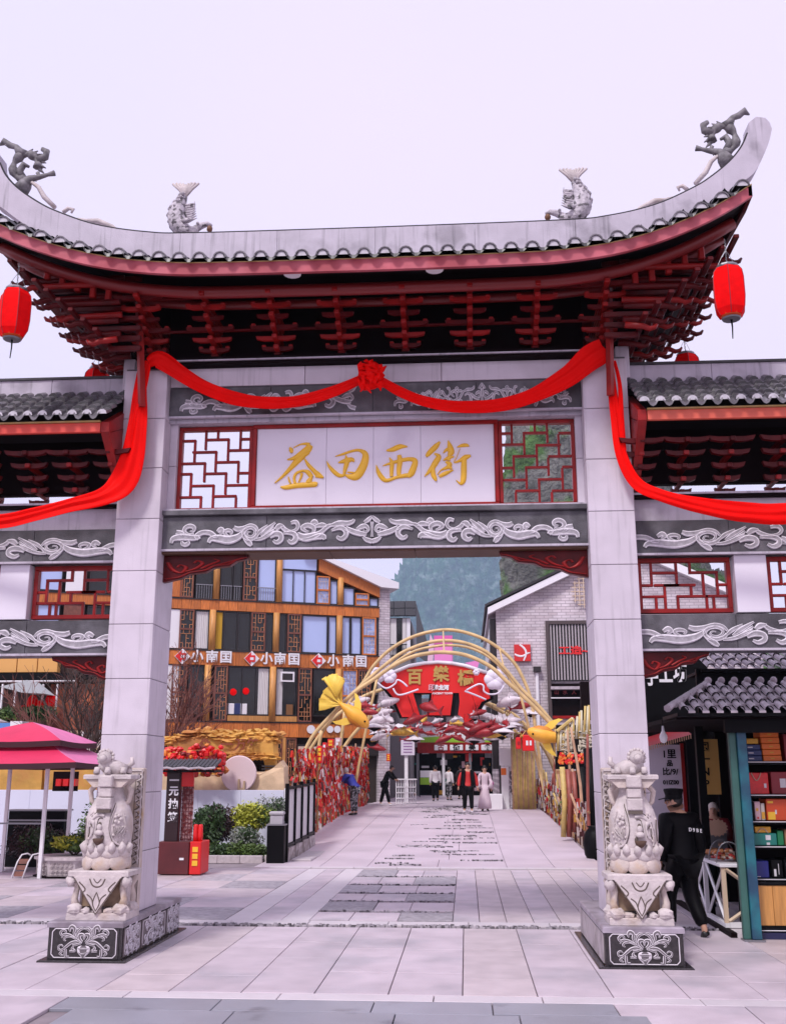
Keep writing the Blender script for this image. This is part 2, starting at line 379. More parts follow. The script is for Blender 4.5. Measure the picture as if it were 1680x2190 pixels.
mb = MB(); mb.sheet([[(x, y, zg(y) + 0.028) for x in (-3.95, 0, 2.72)] for y in (50, 70, 100, 130)])
stuff(mb.build('paving_far', RAMP, street))
mb = MB()
yy = 22.0
while yy < 44:
    for _ in range(2):
        a = R.uniform(-1.95, 0.1); L_ = R.uniform(0.5, 1.6); wd = R.choice((0.07, 0.10, 0.22))
        n = int(L_ / 0.05)
        for k in range(n):
            if R.random() < 0.93:
                mb.box((min(a + k * 0.05, 0.72), yy + R.uniform(0, wd) + _ * 0.35, zg(yy) + 0.035), (0.047, R.uniform(0.05, 0.10), 0.05), (0, 0, R.uniform(-.2, .2)), mi=0 if R.random() < 0.5 else 1, taper=0.8)
    yy += R.uniform(0.75, 1.25)
stuff(mb.build('raised_sett_row', [SETTD, PAVER], street))  # dark dashes: recess shadow given by dark-coloured setts

# =====================================================================
# THE MEMORIAL GATEWAY
# =====================================================================
XC = -1.03
gate = thing('stone_gateway', 'grey stone street gateway with a flared tiled roof, white name board and golden characters', 'gateway', (XC, 11.95, 0))
PIL = ((-4.05, -3.53), (1.44, 1.96))
JOINT = mat('dark_stone_joint', (0.12, 0.11, 0.12), 0.9)
for (x0, x1) in PIL:
    core = MB().bb(x0 + .012, x1 - .012, 11.612, 12.288, 0.40, 6.62).build('pillar', JOINT, gate)
    z = 0.40; k = 0
    while z < 6.6:
        z1 = min(z + 0.62, 6.63)
        b_ = MB(); b_.bb(x0, x1, 11.6, 12.3, z + 0.003, z1 - 0.003)
        b_.build('stone_block', STONE, core, bev=0.006); z = z1; k += 1
# head blocks outside each pillar, where the sash is tied
for x0, x1 in ((-4.12, -3.98), (1.86, 2.02)):
    MB().bb(x0, x1, 11.72, 12.2, 6.40, 6.80).build('head_block', STONE, gate, bev=0.005)

# --- bases with carved panels
def flower(fr, mb, wk=1.0):
    half = [
        [(840, 470, 20), (930, 410, 30), (1040, 350, 40), (1130, 330, 40), (1190, 345, 34), (1215, 305, 40), (1180, 268, 34), (1132, 280, 30), (1128, 318, 18), (1155, 320, 10)],
        [(940, 390, 24), (985, 310, 40), (975, 240, 56), (1030, 205, 60), (1065, 245, 44), (1050, 290, 20)],
        [(935, 380, 16), (920, 310, 34), (875, 255, 36), (825, 245, 24)], [(950, 330, 12), (925, 270, 26), (880, 225, 26), (835, 225, 14)],
        [(830, 445, 24), (880, 400, 44), (890, 345, 60), (835, 335, 46), (800, 370, 24), (815, 410, 14)],
        [(960, 400, 22), (1040, 368, 28), (1125, 375, 34), (1150, 412, 28), (1115, 435, 16)],
        [(850, 480, 26), (930, 448, 46), (1020, 462, 46), (1100, 520, 46), (1165, 568, 30), (1222, 570, 32), (1235, 520, 28), (1190, 497, 24), (1155, 525, 14)],
        [(1110, 560, 36), (1112, 620, 50), (1100, 680, 40), (1045, 668, 16)], [(1150, 585, 26), (1205, 630, 34), (1150, 662, 20)],
        [(980, 510, 20), (1000, 555, 44), (955, 590, 36), (1045, 592, 30)], [(1160, 345, 10), (1195, 385, 22)],
        [(870, 470, 20), (930, 490, 34), (1000, 500, 30)], ]
    for st in half:
        mb.stroke([((a - 810) / 600, (460 - b) / 600, w_ / 600) for a, b, w_ in st], fr, 0.010, sub=5, wk=wk)
        mb.stroke([(-(a - 810) / 600, (460 - b) / 600, w_ / 600) for a, b, w_ in st], fr, 0.010, sub=5, wk=wk)
    for st in ([(810, 505, 90), (810, 530, 200), (810, 600, 210), (810, 655, 120), (810, 700, 20)], [(720, 545, 14), (760, 555, 30), (860, 555, 30), (900, 545, 14)], [(735, 610, 12), (800, 640, 26), (885, 600, 12)]):
        mb.stroke([((a - 810) / 600, (460 - b) / 600, w_ / 600) for a, b, w_ in st], fr, 0.014 if len(st) != 5 else 0.009, sub=5)
def border(fr, w_, h_, mb, t=0.012, n=0.05):
    """inset line with notched corners"""
    P = [(-w_ + n, -h_), (w_ - n, -h_), (w_ - n * .5, -h_ + n * .5), (w_, -h_ + n), (w_, h_ - n), (w_ - n * .5, h_ - n * .5), (w_ - n, h_), (-w_ + n, h_), (-w_ + n * .5, h_ - n * .5), (-w_, h_ - n), (-w_, -h_ + n), (-w_ + n * .5, -h_ + n * .5), (-w_ + n, -h_)]
    for a, b in zip(P[:-1], P[1:]):
        mb.stroke([(a[0], a[1], t), (b[0], b[1], t)], fr, 0.005, 'round', sub=2)
GRAN = mat('polished_black_granite', (0.028, 0.024, 0.026), 0.25, var=0.4, vs=25, spec=0.5)
GRANB = mat('brown_grey_granite', (0.13, 0.105, 0.11), 0.4, var=0.3, vs=18)
GRANT = mat('mauve_granite_cap', (0.33, 0.29, 0.34), 0.35, var=0.25, vs=5, c2=(0.2, 0.17, 0.2), c2s=3)
SIDEP = mat('pale_weathered_panel', (0.42, 0.37, 0.39), 0.6, var=0.12, vs=4, c2=(0.28, 0.24, 0.25), c2s=3)
LINE = mat('white_inlay', (0.66, 0.62, 0.66), 0.6); LINE2 = mat('grey_carving', (0.14, 0.125, 0.135), 0.6)
for sgn, (x0, x1) in zip((-1, 1), ((-4.2, -3.455), (1.31, 2.06))):
    y0, y1, zt = 10.87, 13.05, 0.40
    base = MB().bb(x0, x1, y0, y1, 0.03, zt - 0.055).build('base', GRAN, gate, bev=0.004)
    MB().slab(x0 - 0.015, x1 + 0.015, y0 - 0.015, y1 + 0.015, zt - 0.055, zt, 0.012).build('cap_slab', GRANT, base)
    MB().slab(x0 - 0.075, x1 + 0.075, y0 - 0.075, y1 + 0.075, 0.004, 0.045, 0.006).build('foot_slab', GRAN, base)
    cx, cz = (x0 + x1) / 2, 0.20
    p = MB().fslab(x0 + 0.02, x1 - 0.02, y0 - 0.012, y0 - 0.001, 0.05, zt - 0.062, 0.003).build('carved_panel', GRAN, base)
    m_ = MB(); fr = lambda u, v, d: (cx + u, y0 - 0.012 - d, cz + v)
    border(fr, (x1 - x0) / 2 - 0.045, 0.135, m_, 0.010, 0.03); fl = MB()
    flower(lambda u, v, d: (cx + u * 0.36, y0 - 0.012 - d, cz + v * 0.36 + .005), fl)
    m_.build('border_line', LINE, base, smooth=True); fl.build('flower_relief', [LINE, LINE2], base, smooth=True)
    # three long panels on the side that faces the passage (and the outer side)
    for xs, dr in ((x1, 1), (x0, -1)):
        mp = SIDEP if (sgn == 1) else GRANB
        segs = ((10.93, 11.48), (11.52, 12.42), (12.46, 13.0))
        for a, b in segs:
            q = MB(); q.bb(min(xs, xs + dr * 0.012), max(xs, xs + dr * 0.012), a, b, 0.06, zt - 0.07); q.build('side_panel', mp, base, bev=0.003)
            if sgn == -1:
                r_ = MB(); yc = (a + b) / 2; wd = (b - a) / 2
                f2 = (lambda yc, xs, dr: (lambda u, v, d: (xs + dr * (0.012 + d), yc + u * dr, cz + v)))(yc, xs, dr)
                border(f2, wd - 0.03, 0.12, r_, 0.008, 0.02); r_.build('border_line', LINE, base)
                fl = MB(); sx_ = (b - a) / 1.15
                flower(lambda u, v, d: f2(u * sx_ * 0.62, v * 0.34 - 0.01, d), fl); fl.build('flower_relief', [RELIEF, RELIEF2], base, smooth=True)

# --- carved friezes
HALF = [
 [(70, 258, 18), (85, 218, 35), (160, 205, 45), (250, 215, 35), (300, 205, 20)], [(250, 178, 14), (205, 188, 22), (170, 160, 26), (178, 125, 28), (215, 110, 30), (247, 127, 26), (240, 155, 18), (215, 155, 10)],
 [(105, 162, 30), (150, 175, 35), (165, 200, 15)], [(155, 238, 12), (160, 265, 24), (185, 272, 28), (207, 258, 24), (200, 240, 12)], [(290, 225, 22), (270, 200, 34), (310, 170, 32), (370, 172, 34), (410, 200, 30), (440, 215, 12)],
 [(432, 165, 20), (458, 143, 34), (473, 165, 25), (450, 187, 10)], [(535, 212, 10), (500, 190, 18), (490, 165, 24), (518, 153, 26), (545, 168, 20), (535, 192, 10)],
 [(365, 258, 20), (385, 225, 34), (440, 222, 50), (520, 235, 55), (590, 215, 45), (628, 180, 30), (640, 160, 14)], [(560, 128, 26), (592, 145, 35), (640, 135, 28), (690, 113, 24), (730, 128, 22), (752, 165, 14)],
 [(748, 190, 18), (730, 220, 24), (690, 235, 24), (650, 215, 26), (638, 180, 26), (660, 142, 24), (700, 135, 20), (728, 160, 18), (722, 195, 16), (695, 212, 14), (668, 195, 12), (675, 170, 10), (695, 172, 7)],
 [(640, 205, 20), (662, 240, 30), (688, 268, 36), (705, 290, 16)], [(725, 238, 14), (780, 228, 24), (840, 190, 30), (880, 160, 24)], [(890, 155, 20), (915, 125, 38), (948, 118, 14)],
 [(742, 205, 12), (775, 160, 26), (830, 115, 14)], [(775, 205, 10), (820, 155, 30), (886, 92, 12)], [(800, 215, 10), (850, 170, 26), (880, 130, 14)],
 [(845, 215, 24), (888, 188, 40), (928, 200, 36), (932, 240, 34), (900, 264, 28), (873, 245, 16)], [(1008, 98, 20), (1045, 90, 28), (1064, 122, 24), (1050, 157, 20), (1008, 170, 18), (960, 152, 28), (938, 122, 24)],
 [(950, 185, 16), (1010, 183, 30), (1045, 205, 34), (1045, 245, 36), (1015, 266, 30), (988, 243, 18)], [(1058, 190, 24), (1110, 225, 50), (1180, 215, 50), (1240, 185, 30), (1300, 130, 26), (1345, 118, 12)],
 [(1150, 178, 10), (1118, 165, 20), (1097, 140, 28), (1140, 120, 34), (1188, 145, 30), (1180, 190, 12)], [(1163, 112, 16), (1192, 92, 38), (1218, 112, 14)],
 [(1062, 242, 8), (1150, 238, 24), (1220, 218, 40), (1262, 220, 38), (1275, 245, 20)], [(1190, 135, 14), (1250, 120, 34), (1295, 132, 14)], [(1310, 128, 14), (1380, 110, 40), (1450, 108, 32), (1488, 95, 26), (1502, 74, 14)],
 [(1325, 168, 14), (1390, 145, 30), (1430, 165, 32), (1440, 205, 32), (1410, 240, 30), (1375, 230, 20), (1382, 212, 8)], [(1435, 150, 30), (1500, 182, 36), (1560, 200, 34), (1600, 205, 14)],
 [(1520, 162, 16), (1560, 140, 34), (1592, 135, 28), (1612, 165, 18), (1590, 187, 14), (1572, 165, 8)], [(1578, 104, 16), (1610, 82, 28), (1642, 48, 14)], [(1570, 225, 14), (1600, 252, 30), (1642, 266, 30)] ]
def frieze_relief(mb, X0, X1, Z0, Z1, Y, h=0.018, u0=40, u1=1640, mirror=True):
    """scrollwork between X0 and X1; design units 0..1680 by 40..290"""
    k = (Z1 - Z0) / 290.0
    W_ = (X1 - X0) / (2 if mirror else 1); s = W_ / (u1 - u0); k *= 1.08
    zc = (Z0 + Z1) / 2
    for sg in ((1, -1) if mirror else (1,)):
        for st in HALF:
            if not (u0 <= sum(p[0] for p in st) / len(st) <= u1): continue
            pts = [((p[0] - u0) * s, (170 - p[1]) * k, p[2] * min(abs(s) * 1.15, k) * 1.42) for p in st]
            X_ = X0 if sg == 1 else X1
            mb.stroke(pts, lambda u, v, d: (X_ + sg * u, Y - d, zc + v), h, sub=4)
    if mirror:
        c_ = (X0 + X1) / 2
        mb.stroke([(0, 0.25 * k * 290, 30 * k), (0, 0, 14 * k), (0, -0.2 * k * 290, 24 * k)], lambda u, v, d: (c_ + u, Y - d, zc + v), h, sub=3)
def frieze(name, X0, X1, Y0, Y1, Z0, Z1, nseg, relief, soffit=None, capm=True):
    fz = MB().bb(X0, X1, Y0 + .015, Y1, Z0, Z1).build(name, DSTONE, gate)
    w_ = (X1 - X0) / nseg
    for i in range(nseg):
        MB().fslab(X0 + i * w_ + .002, X0 + (i + 1) * w_ - .002, Y0, Y0 + .014, Z0 + .012, Z1 - .012, 0.004).build('slate_panel', DSTONE, fz)
    mb = MB()
    for r_ in relief: frieze_relief(mb, *r_[:2], Z0 + .02, Z1 - .02, Y0 - .001, **(r_[2] if len(r_) > 2 else {}))
    mb.build('scroll_relief', [RELIEF, RELIEF2], fz, smooth=True)['kind'] = 'stuff'
    if capm:
        MB().bb(X0, X1, Y0 - .03, Y0 + .02, Z0 - .012, Z0 + .012).build('lower_trim', STONE2, fz)
    return fz
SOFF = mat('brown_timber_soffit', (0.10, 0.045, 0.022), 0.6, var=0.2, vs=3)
f1 = frieze('lower_lintel', -3.53, 1.44, 11.75, 12.2, 4.385, 4.80, 4, [(-3.46, 1.37)])
for i in range(5):
    MB().bb(-3.53 + i * .994 + .003, -3.53 + (i + 1) * .994 - .003, 11.76, 12.19, 4.345, 4.373).build('soffit_board', SOFF, f1)
MB().bb(-3.53, 1.44, 11.70, 12.25, 4.80, 4.86).build('upper_trim', DSTONE, f1, bev=.006)
MB().bb(-3.53, 1.44, 11.74, 12.21, 4.86, 4.885).build('ledge', STONE2, f1)
# plain side strips and rail above the name board
for x0, x1 in ((-3.53, -3.44), (1.36, 1.44)):
    for z0, z1 in ((4.885, 5.45), (5.455, 6.0)):
        MB().bb(x0, x1, 11.86, 12.1, z0, z1).build('stone_strip', STONE, gate, bev=.004)
MB().bb(-3.53, 1.44, 11.80, 12.14, 5.975, 6.03).build('stone_rail', STONE2, gate, bev=.004)
f2 = frieze('upper_frieze', -3.53, 1.44, 11.75, 12.2, 6.03, 6.42, 4, [(-3.42, -1.25, dict(u0=40, u1=1640, mirror=False)), (-0.8, 1.33, dict(u0=40, u1=1640, mirror=True))])
for i in range(3):
    MB().fslab(-3.53 + i * 1.657 + .003, -3.53 + (i + 1) * 1.657 - .003, 11.74, 12.2, 6.425, 6.66, .005).build('lintel_block', STONE, gate)
MB().bb(-3.56, 1.47, 11.62, 12.28, 6.665, 6.70).build('wall_plate', SHADEBLK, gate)
MB().bb(-3.56, 1.47, 11.60, 12.30, 6.705, 6.722).build('plate_edge', STONE2, gate)
MB().bb(-3.56, 1.47, 11.63, 12.27, 6.725, 6.77).build('plate_beam', SHADEBLK, gate)

# --- the name board: frame, marble slabs, characters
nb = MB().bb(-2.515, 0.445, 11.955, 12.0, 4.93, 5.955).build('name_board', MARBLE, gate)
for x0, x1 in ((-2.47, -1.62), (-1.62, -1.05), (-1.05, -0.48), (-0.48, 0.40)):
    MB().fslab(x0 + .0015, x1 - .0015, 11.93, 11.954, 4.955, 5.925, .002).build('marble_slab', MARBLE, nb)
for x0, x1, z0, z1 in ((-2.52, 0.45, 5.926, 5.972), (-2.52, 0.45, 4.895, 4.954), (-2.52, -2.472, 4.955, 5.925), (0.402, 0.45, 4.955, 5.925)):
    MB().bb(x0, x1, 11.90, 12.0, z0, z1).build('board_frame', LACQ, nb, bev=.006)
CH = {
 'a': [[(165, 105, 14), (175, 125, 38), (179, 152, 18)], [(196, 107, 5), (250, 80, 10), (300, 74, 24), (328, 84, 40)], [(335, 85, 44), (312, 120, 62), (265, 155, 56), (200, 192, 34), (143, 205, 10)],
       [(326, 148, 18), (285, 165, 40), (235, 205, 54), (165, 280, 36), (104, 342, 22), (40, 397, 8)], [(280, 188, 8), (318, 248, 30), (366, 298, 36), (402, 332, 46), (443, 352, 14)], [(375, 348, 8), (410, 340, 26), (430, 345, 10)],
       [(152, 345, 8), (160, 378, 18), (172, 402, 14)], [(208, 402, 24), (200, 350, 24), (225, 312, 22), (280, 296, 22), (318, 312, 40), (345, 350, 36)], [(345, 345, 20), (322, 385, 50), (322, 398, 40)],
       [(262, 315, 26), (256, 350, 20), (238, 388, 10)], [(88, 428, 12), (130, 432, 36), (220, 416, 44), (320, 410, 44), (376, 406, 44), (394, 408, 20)]],
 'b': [[(470, 220, 6), (490, 260, 24), (530, 305, 36), (575, 335, 32), (620, 330, 18)], [(540, 178, 5), (600, 160, 18), (680, 133, 20), (740, 128, 26), (785, 160, 50), (778, 230, 64), (742, 305, 70), (705, 342, 66), (655, 342, 40), (622, 330, 16)],
       [(563, 230, 8), (620, 215, 40), (676, 203, 36), (693, 225, 10)], [(625, 170, 10), (635, 220, 40), (620, 280, 34), (612, 325, 22)], [(640, 308, 12), (695, 312, 14)]],
 'c': [[(958, 130, 12), (1010, 120, 40), (1070, 96, 42), (1130, 98, 8)], [(875, 250, 6), (890, 300, 32), (920, 350, 40), (960, 375, 32), (1040, 350, 26), (1110, 335, 36), (1150, 332, 36)],
       [(928, 256, 6), (990, 235, 22), (1080, 210, 32), (1150, 200, 34), (1192, 215, 44), (1180, 270, 52), (1158, 320, 52), (1134, 348, 20)], [(983, 188, 8), (1003, 230, 34), (1000, 290, 34), (1000, 345, 28)], [(1062, 168, 34), (1068, 215, 44), (1060, 280, 40), (1060, 335, 34)]],
 'd': [[(1392, 58, 16), (1362, 93, 44), (1320, 135, 44), (1292, 168, 34), (1290, 184, 10)], [(1348, 155, 10), (1384, 178, 40), (1360, 225, 50), (1330, 272, 42), (1297, 312, 26), (1268, 343, 6)], [(1345, 262, 16), (1338, 318, 40), (1354, 358, 34), (1366, 380, 12)],
       [(1460, 48, 8), (1474, 95, 44), (1482, 145, 56), (1458, 168, 16)], [(1420, 152, 8), (1450, 120, 26), (1497, 118, 12)], [(1420, 212, 8), (1460, 190, 30), (1507, 180, 8)], [(1476, 155, 30), (1463, 215, 26)],
       [(1440, 222, 16), (1474, 243, 40), (1448, 270, 30), (1402, 290, 12), (1375, 326, 6)], [(1450, 258, 30), (1492, 278, 20)], [(1388, 343, 26), (1440, 316, 34), (1502, 290, 8)],
       [(1533, 102, 8), (1570, 88, 28), (1608, 85, 30), (1630, 96, 8)], [(1555, 115, 4), (1530, 180, 5), (1508, 226, 8), (1550, 215, 24), (1600, 185, 44), (1642, 172, 18)],
       [(1590, 195, 40), (1587, 260, 48), (1586, 330, 48), (1580, 378, 44), (1562, 402, 22), (1525, 373, 6)]] }
_k = 0.488 * 0.53469
p0_ = at((1080) * .53469, 1740 * .53469, 11.93); px_ = at((1080 + 820) * .53469, 1740 * .53469, 11.93); pz_ = at(1080 * .53469, 2000 * .53469, 11.93)
pe_ = at(1900 * .53469, 2000 * .53469, 11.93)
for key in 'abcd':
    mb = MB()
    def frc(u, v, d):
        a, b = u / 1680, v / 533
        t_ = p0_.lerp(px_, a); q_ = pz_.lerp(pe_, a); r_ = t_.lerp(q_, b); return (r_.x, 11.93 - d, r_.z)
    for st in CH[key]:
        mb.stroke(st, frc, 0.022, 'round', sub=5)
    mb.build('character', [GOLD], nb, smooth=True)

# --- lattice windows
HS = [(0, 50, 38), (100, 190, 35), (240, 280, 35), (45, 140, 85), (190, 280, 80), (0, 95, 130), (140, 235, 127), (0, 40, 172), (95, 185, 172), (240, 280, 172), (45, 135, 220), (185, 275, 220), (-5, 85, 265), (135, 228, 263)]
VS = [(95, 0, 80), (145, 0, 38), (240, 0, 80), (50, 38, 130), (190, 35, 125), (140, 85, 170), (95, 130, 210), (235, 127, 215), (40, 172, 265), (185, 172, 260), (135, 220, 310), (85, 265, 310), (230, 263, 310)]
def lattice(x0, x1, z0, z1, Y, parent, HS=HS, VS=VS, W_=280, H_=310, t=0.028, fw=0.045, flip=False):
    la = node('lattice_window', parent)
    for a in ((x0, x1, z1 - fw, z1), (x0, x1, z0, z0 + fw), (x0, x0 + fw, z0 + fw, z1 - fw), (x1 - fw, x1, z0 + fw, z1 - fw)):
        MB().bb(a[0], a[1], Y - .04, Y + .05, a[2], a[3]).build('window_frame', LACQ, la, bev=.005)
    ix0, ix1, iz0, iz1 = x0 + fw, x1 - fw, z0 + fw, z1 - fw
    X = (lambda u: ix1 - (ix1 - ix0) * u / W_) if flip else (lambda u: ix0 + (ix1 - ix0) * u / W_)
    Z = lambda v: iz1 - (iz1 - iz0) * v / H_
    for a, b, v in HS:
        p, q = sorted((X(max(a, 0)), X(min(b, W_)))); MB().bb(p - t / 2 * (a > 0), q + t / 2 * (b < W_), Y - .02, Y + .03, Z(v) - t / 2, Z(v) + t / 2).build('lattice_bar', LACQ, la, bev=.004)
    for u, a, b in VS:
        MB().bb(X(u) - t / 2, X(u) + t / 2, Y - .017, Y + .027, Z(min(b, H_)) + t / 2 * (b < H_), Z(a) - t / 2 * (a > 0)).build('lattice_bar', LACQ, la, bev=.004)
    return la
lattice(-3.44, -2.522, 4.90, 5.97, 11.97, gate)
lattice(0.452, 1.36, 4.90, 5.97, 11.97, gate, flip=True)

# --- carved brackets under the lintel
def corbel(xp, sg, z1, Y, L_=0.95, H_=0.30):
    P = [(0, 0), (L_, 0), (L_ * .98, -.05), (L_ * .86, -.075), (L_ * .78, -.13), (L_ * .6, -.15), (L_ * .5, -.2), (L_ * .32, -.22), (L_ * .22, -.27), (0, -H_)]
    mb = MB().prism([(xp + sg * a, z1 + b) for a, b in P], Y, Y + .09)
    cb = mb.build('corbel', LACQD, gate, bev=.006)
    r_ = MB(); fr = lambda u, v, d: (xp + sg * u * L_, Y - d, z1 + v * H_)
    for st in ([(.05, -.25, .05), (.12, -.55, .06), (.22, -.65, .05), (.27, -.45, .05), (.2, -.35, .04), (.17, -.45, .03)], [(.27, -.6, .04), (.38, -.5, .05), (.46, -.3, .05), (.4, -.2, .04), (.36, -.3, .03)],
               [(.45, -.5, .04), (.55, -.35, .05), (.65, -.22, .04), (.6, -.15, .03)], [(.6, -.4, .03), (.75, -.28, .04), (.93, -.12, .03)], [(.03, -.88, .03), (.2, -.8, .03), (.32, -.64, .03), (.5, -.55, .03), (.6, -.4, .03), (.77, -.34, .03), (.86, -.18, .03), (.98, -.1, .02)]):
        r_.stroke(st, fr, .022, 'round', sub=5)
    r_.build('scroll_relief', LACQ, cb, smooth=True)
corbel(-3.53, 1, 4.345, 11.86, L_=1.02, H_=.32); corbel(1.44, -1, 4.345, 11.86, L_=1.02, H_=.32)

# --- the sagging roof
SL = 1.13                               # the left flare sweeps out a little further
def dd(x):
    d = abs(x - XC)
    return 2.5 + (d - 2.5) / SL if (x < XC and d > 2.5) else d
def ux(d, sgn): return XC + sgn * (d if (sgn > 0 or d < 2.5) else 2.5 + (d - 2.5) * SL)
EAVE = [(0, 7.25), (1.6, 7.26), (2.2, 7.28), (2.8, 7.36), (3.35, 7.52), (3.85, 7.74), (4.25, 7.98), (4.6, 8.22)]
def interp(T, d):
    if d <= T[0][0]: return T[0][1]
    for (a, b), (c_, e_) in zip(T[:-1], T[1:]):
        if d <= c_:
            t = (d - a) / (c_ - a); return b + (e_ - b) * t
    return T[-1][1]
def smooth_interp(T):
    P = spline([(a, b) for a, b in T], 6); return lambda d: interp(P, d)
ez = smooth_interp(EAVE)
XE = 4.27; XL, XR = ux(XE, -1), XC + XE   # ends of the eave
YF, YB, YM = 10.45, 13.45, 11.95
FB = 0.135                               # fascia board height
roof = node('roof', gate)
n = 56
for yy0, yy1 in ((YF, YF + .05), (YB - .05, YB)):
    fasc = MB()
    for k in range(n):
        a, b = XL + (XR - XL) * k / n, XL + (XR - XL) * (k + 1) / n; za, zb = ez(dd(a)), ez(dd(b))
        fasc.add([(a, yy0, za), (b, yy0, zb), (b, yy1, zb), (a, yy1, za), (a, yy0, za + FB), (b, yy0, zb + FB), (b, yy1, zb + FB), (a, yy1, za + FB)], [(3, 2, 1, 0), (4, 5, 6, 7), (0, 1, 5, 4), (2, 3, 7, 6)] + ([(3, 0, 4, 7)] if k == 0 else []) + ([(1, 2, 6, 5)] if k == n - 1 else []))
    fasc.build('eave_board', LACQP, roof)
gl = MB()
for yy0 in (YF - .012, YB - .02):
    gl.tube([(XL + (XR - XL) * k / n, yy0 + .01, ez(dd(XL + (XR - XL) * k / n)) + FB + .006) for k in range(n + 1)], .007, 5)
gl.build('gilt_line', mat('gilt_line', (0.5, 0.33, 0.12), 0.4), roof)
# boarded soffit from the eave up to the wall
sf = MB(); rows = []
for k in range(n + 1):
    x = XL + (XR - XL) * k / n; d = dd(x); z = ez(d) + .02
    up = 0.42 - 0.30 * max(0, (d - 3.0) / 1.3)
    rows.append([(x, YF + .05, z), (x, YF + .55, z + up * .45), (x, YM - .2, z + up), (x, YM + .2, z + up), (x, YB - .55, z + up * .45), (x, YB - .05, z)])
sf.sheet(rows); sf.build('soffit', SHADEBLK, roof)
for sgn in (-1, 1):                       # gable-end boards closing the flared ends
    x = XR if sgn > 0 else XL; z = ez(XE)
    P = [(YF, z + .0), (YF + .3, z - .03), (YM, z + .04), (YB - .3, z - .03), (YB, z), (YB, z + FB), (YM + .1, z + .62), (YM - .1, z + .62), (YF, z + FB)]
    mb = MB(); o_ = [(x - sgn * .04 * (i // len(P)), p[0], p[1]) for i, p in enumerate(P * 2)]
    m_ = len(P); mb.add(o_, [tuple(range(m_)), tuple(range(2 * m_ - 1, m_ - 1, -1))] + [(i, i + m_, (i + 1) % m_ + m_, (i + 1) % m_) for i in range(m_)])
    mb.build('gable_board', LACQD, roof)
# purlins under the eave
for yy0, dz, r_ in ((10.95, 0.05, .075), (11.45, .12, .06)):
    pu = MB()
    pu.tube([(XL + .1 + (XR - XL - .2) * k / 40, yy0, ez(dd(XL + .1 + (XR - XL - .2) * k / 40)) + dz - .03) for k in range(41)], r_, 8)
    pu.tube([(XL + .1 + (XR - XL - .2) * k / 40, 2 * YM - yy0, ez(dd(XL + .1 + (XR - XL - .2) * k / 40)) + dz - .03) for k in range(41)], r_, 8)
    pu.build('purlin', mat('deep_red_purlin', (0.20, 0.012, 0.012), 0.35), roof, smooth=True)
# tiles
def rz(d): return ez(d) + FB + 0.62 - 0.0 * d          # foot of the ridge wall
NT = 38; P_ = (XR - XL) / NT
def tile_col(x, half):
    """one column of covering tiles and the trough beside it"""
    sgn = 1 if half == 0 else -1
    d = dd(x); z0 = ez(d) + FB + .03; y0 = YF - .05; y1 = YM - .14
    t = MB(); nseg = 6; z1 = z0 + 0.50
    for i in range(nseg):
        a, b = i / nseg, (i + 1.12) / nseg; rr = P_ * .33
        for (s_, r_) in ((a, rr), (b, rr * .88)):
            yv = y0 + (y1 - y0) * s_; zv = z0 + (z1 - z0) * (s_ ** 1.15) + (.012 if s_ == a else 0)
            for j in range(7):
                q = pi * j / 6; yy_ = yv if sgn == 1 else 2 * YM - yv
                t.v.append((x + cos(q) * r_, yy_, zv + sin(q) * r_ * .95))
        o = len(t.v) - 14
        for j in range(6): t.f.append((o + j, o + j + 1, o + 8 + j, o + 7 + j)); t.m.append(0)
    # round end tile
    c_ = (x, y0 if sgn == 1 else 2 * YM - y0, z0); t.add([(c_[0] + cos(pi * j / 6) * rr, c_[1] - sgn * .012, c_[2] + sin(pi * j / 6) * rr * .95) for j in range(7)], [tuple(range(7))], 1)
    t.tube([(c_[0] + cos(pi * j / 6) * rr * .92, c_[1] - sgn * .016, c_[2] + sin(pi * j / 6) * rr * .9) for j in range(7)], .012, 5, mi=2)
    return t
def trough(x, half):
    sgn = 1 if half == 0 else -1
    d = dd(x); z0 = ez(d) + FB + .04; y0 = YF - .06; y1 = YM - .14; t = MB(); rr = P_ * .36
    L_ = []
    for i in range(7):
        s_ = i / 6; yv = y0 + (y1 - y0) * s_; zv = z0 + .495 * (s_ ** 1.15); yy_ = yv if sgn == 1 else 2 * YM - yv
        L_.append([(x + rr * c, yy_, zv + .03 * abs(c) ** 2 * 2 - .02) for c in (-1, -.6, -.2, .2, .6, 1)])
    t.sheet(L_)
    yf = y0 if sgn == 1 else 2 * YM - y0           # curved drip tile hanging at the eave
    t.add([(x + rr * c, yf, z0 + .06 * c * c - .02) for c in (-1, -.6, -.2, .2, .6, 1)] + [(x + rr * c, yf - sgn * .012, z0 + .06 * c * c - .02 - .045 * (1.05 - c * c)) for c in (-1, -.6, -.2, .2, .6, 1)],
          [(j, j + 1, j + 7, j + 6) for j in range(5)], 0)
    return t
TEND = mat('pale_tile_end', (0.50, 0.48, 0.52), 0.5, var=0.15, vs=20)
for k in range(NT):
    x = XL + P_ * (k + .5)
    tile_col(x, 0).build('cover_tile_row', [TILED, TEND, TILE], roof)
    if k < NT - 1: trough(x + P_ / 2, 0).build('trough_tile_row', [TILED], roof)
bk = MB()
for k in range(NT):
    for t in (tile_col(XL + P_ * (k + .5), 1), trough(XL + P_ * (k + 1), 1)): bk.add(t.v, t.f)
stuff(bk.build('rear_tiles', TILED, roof))
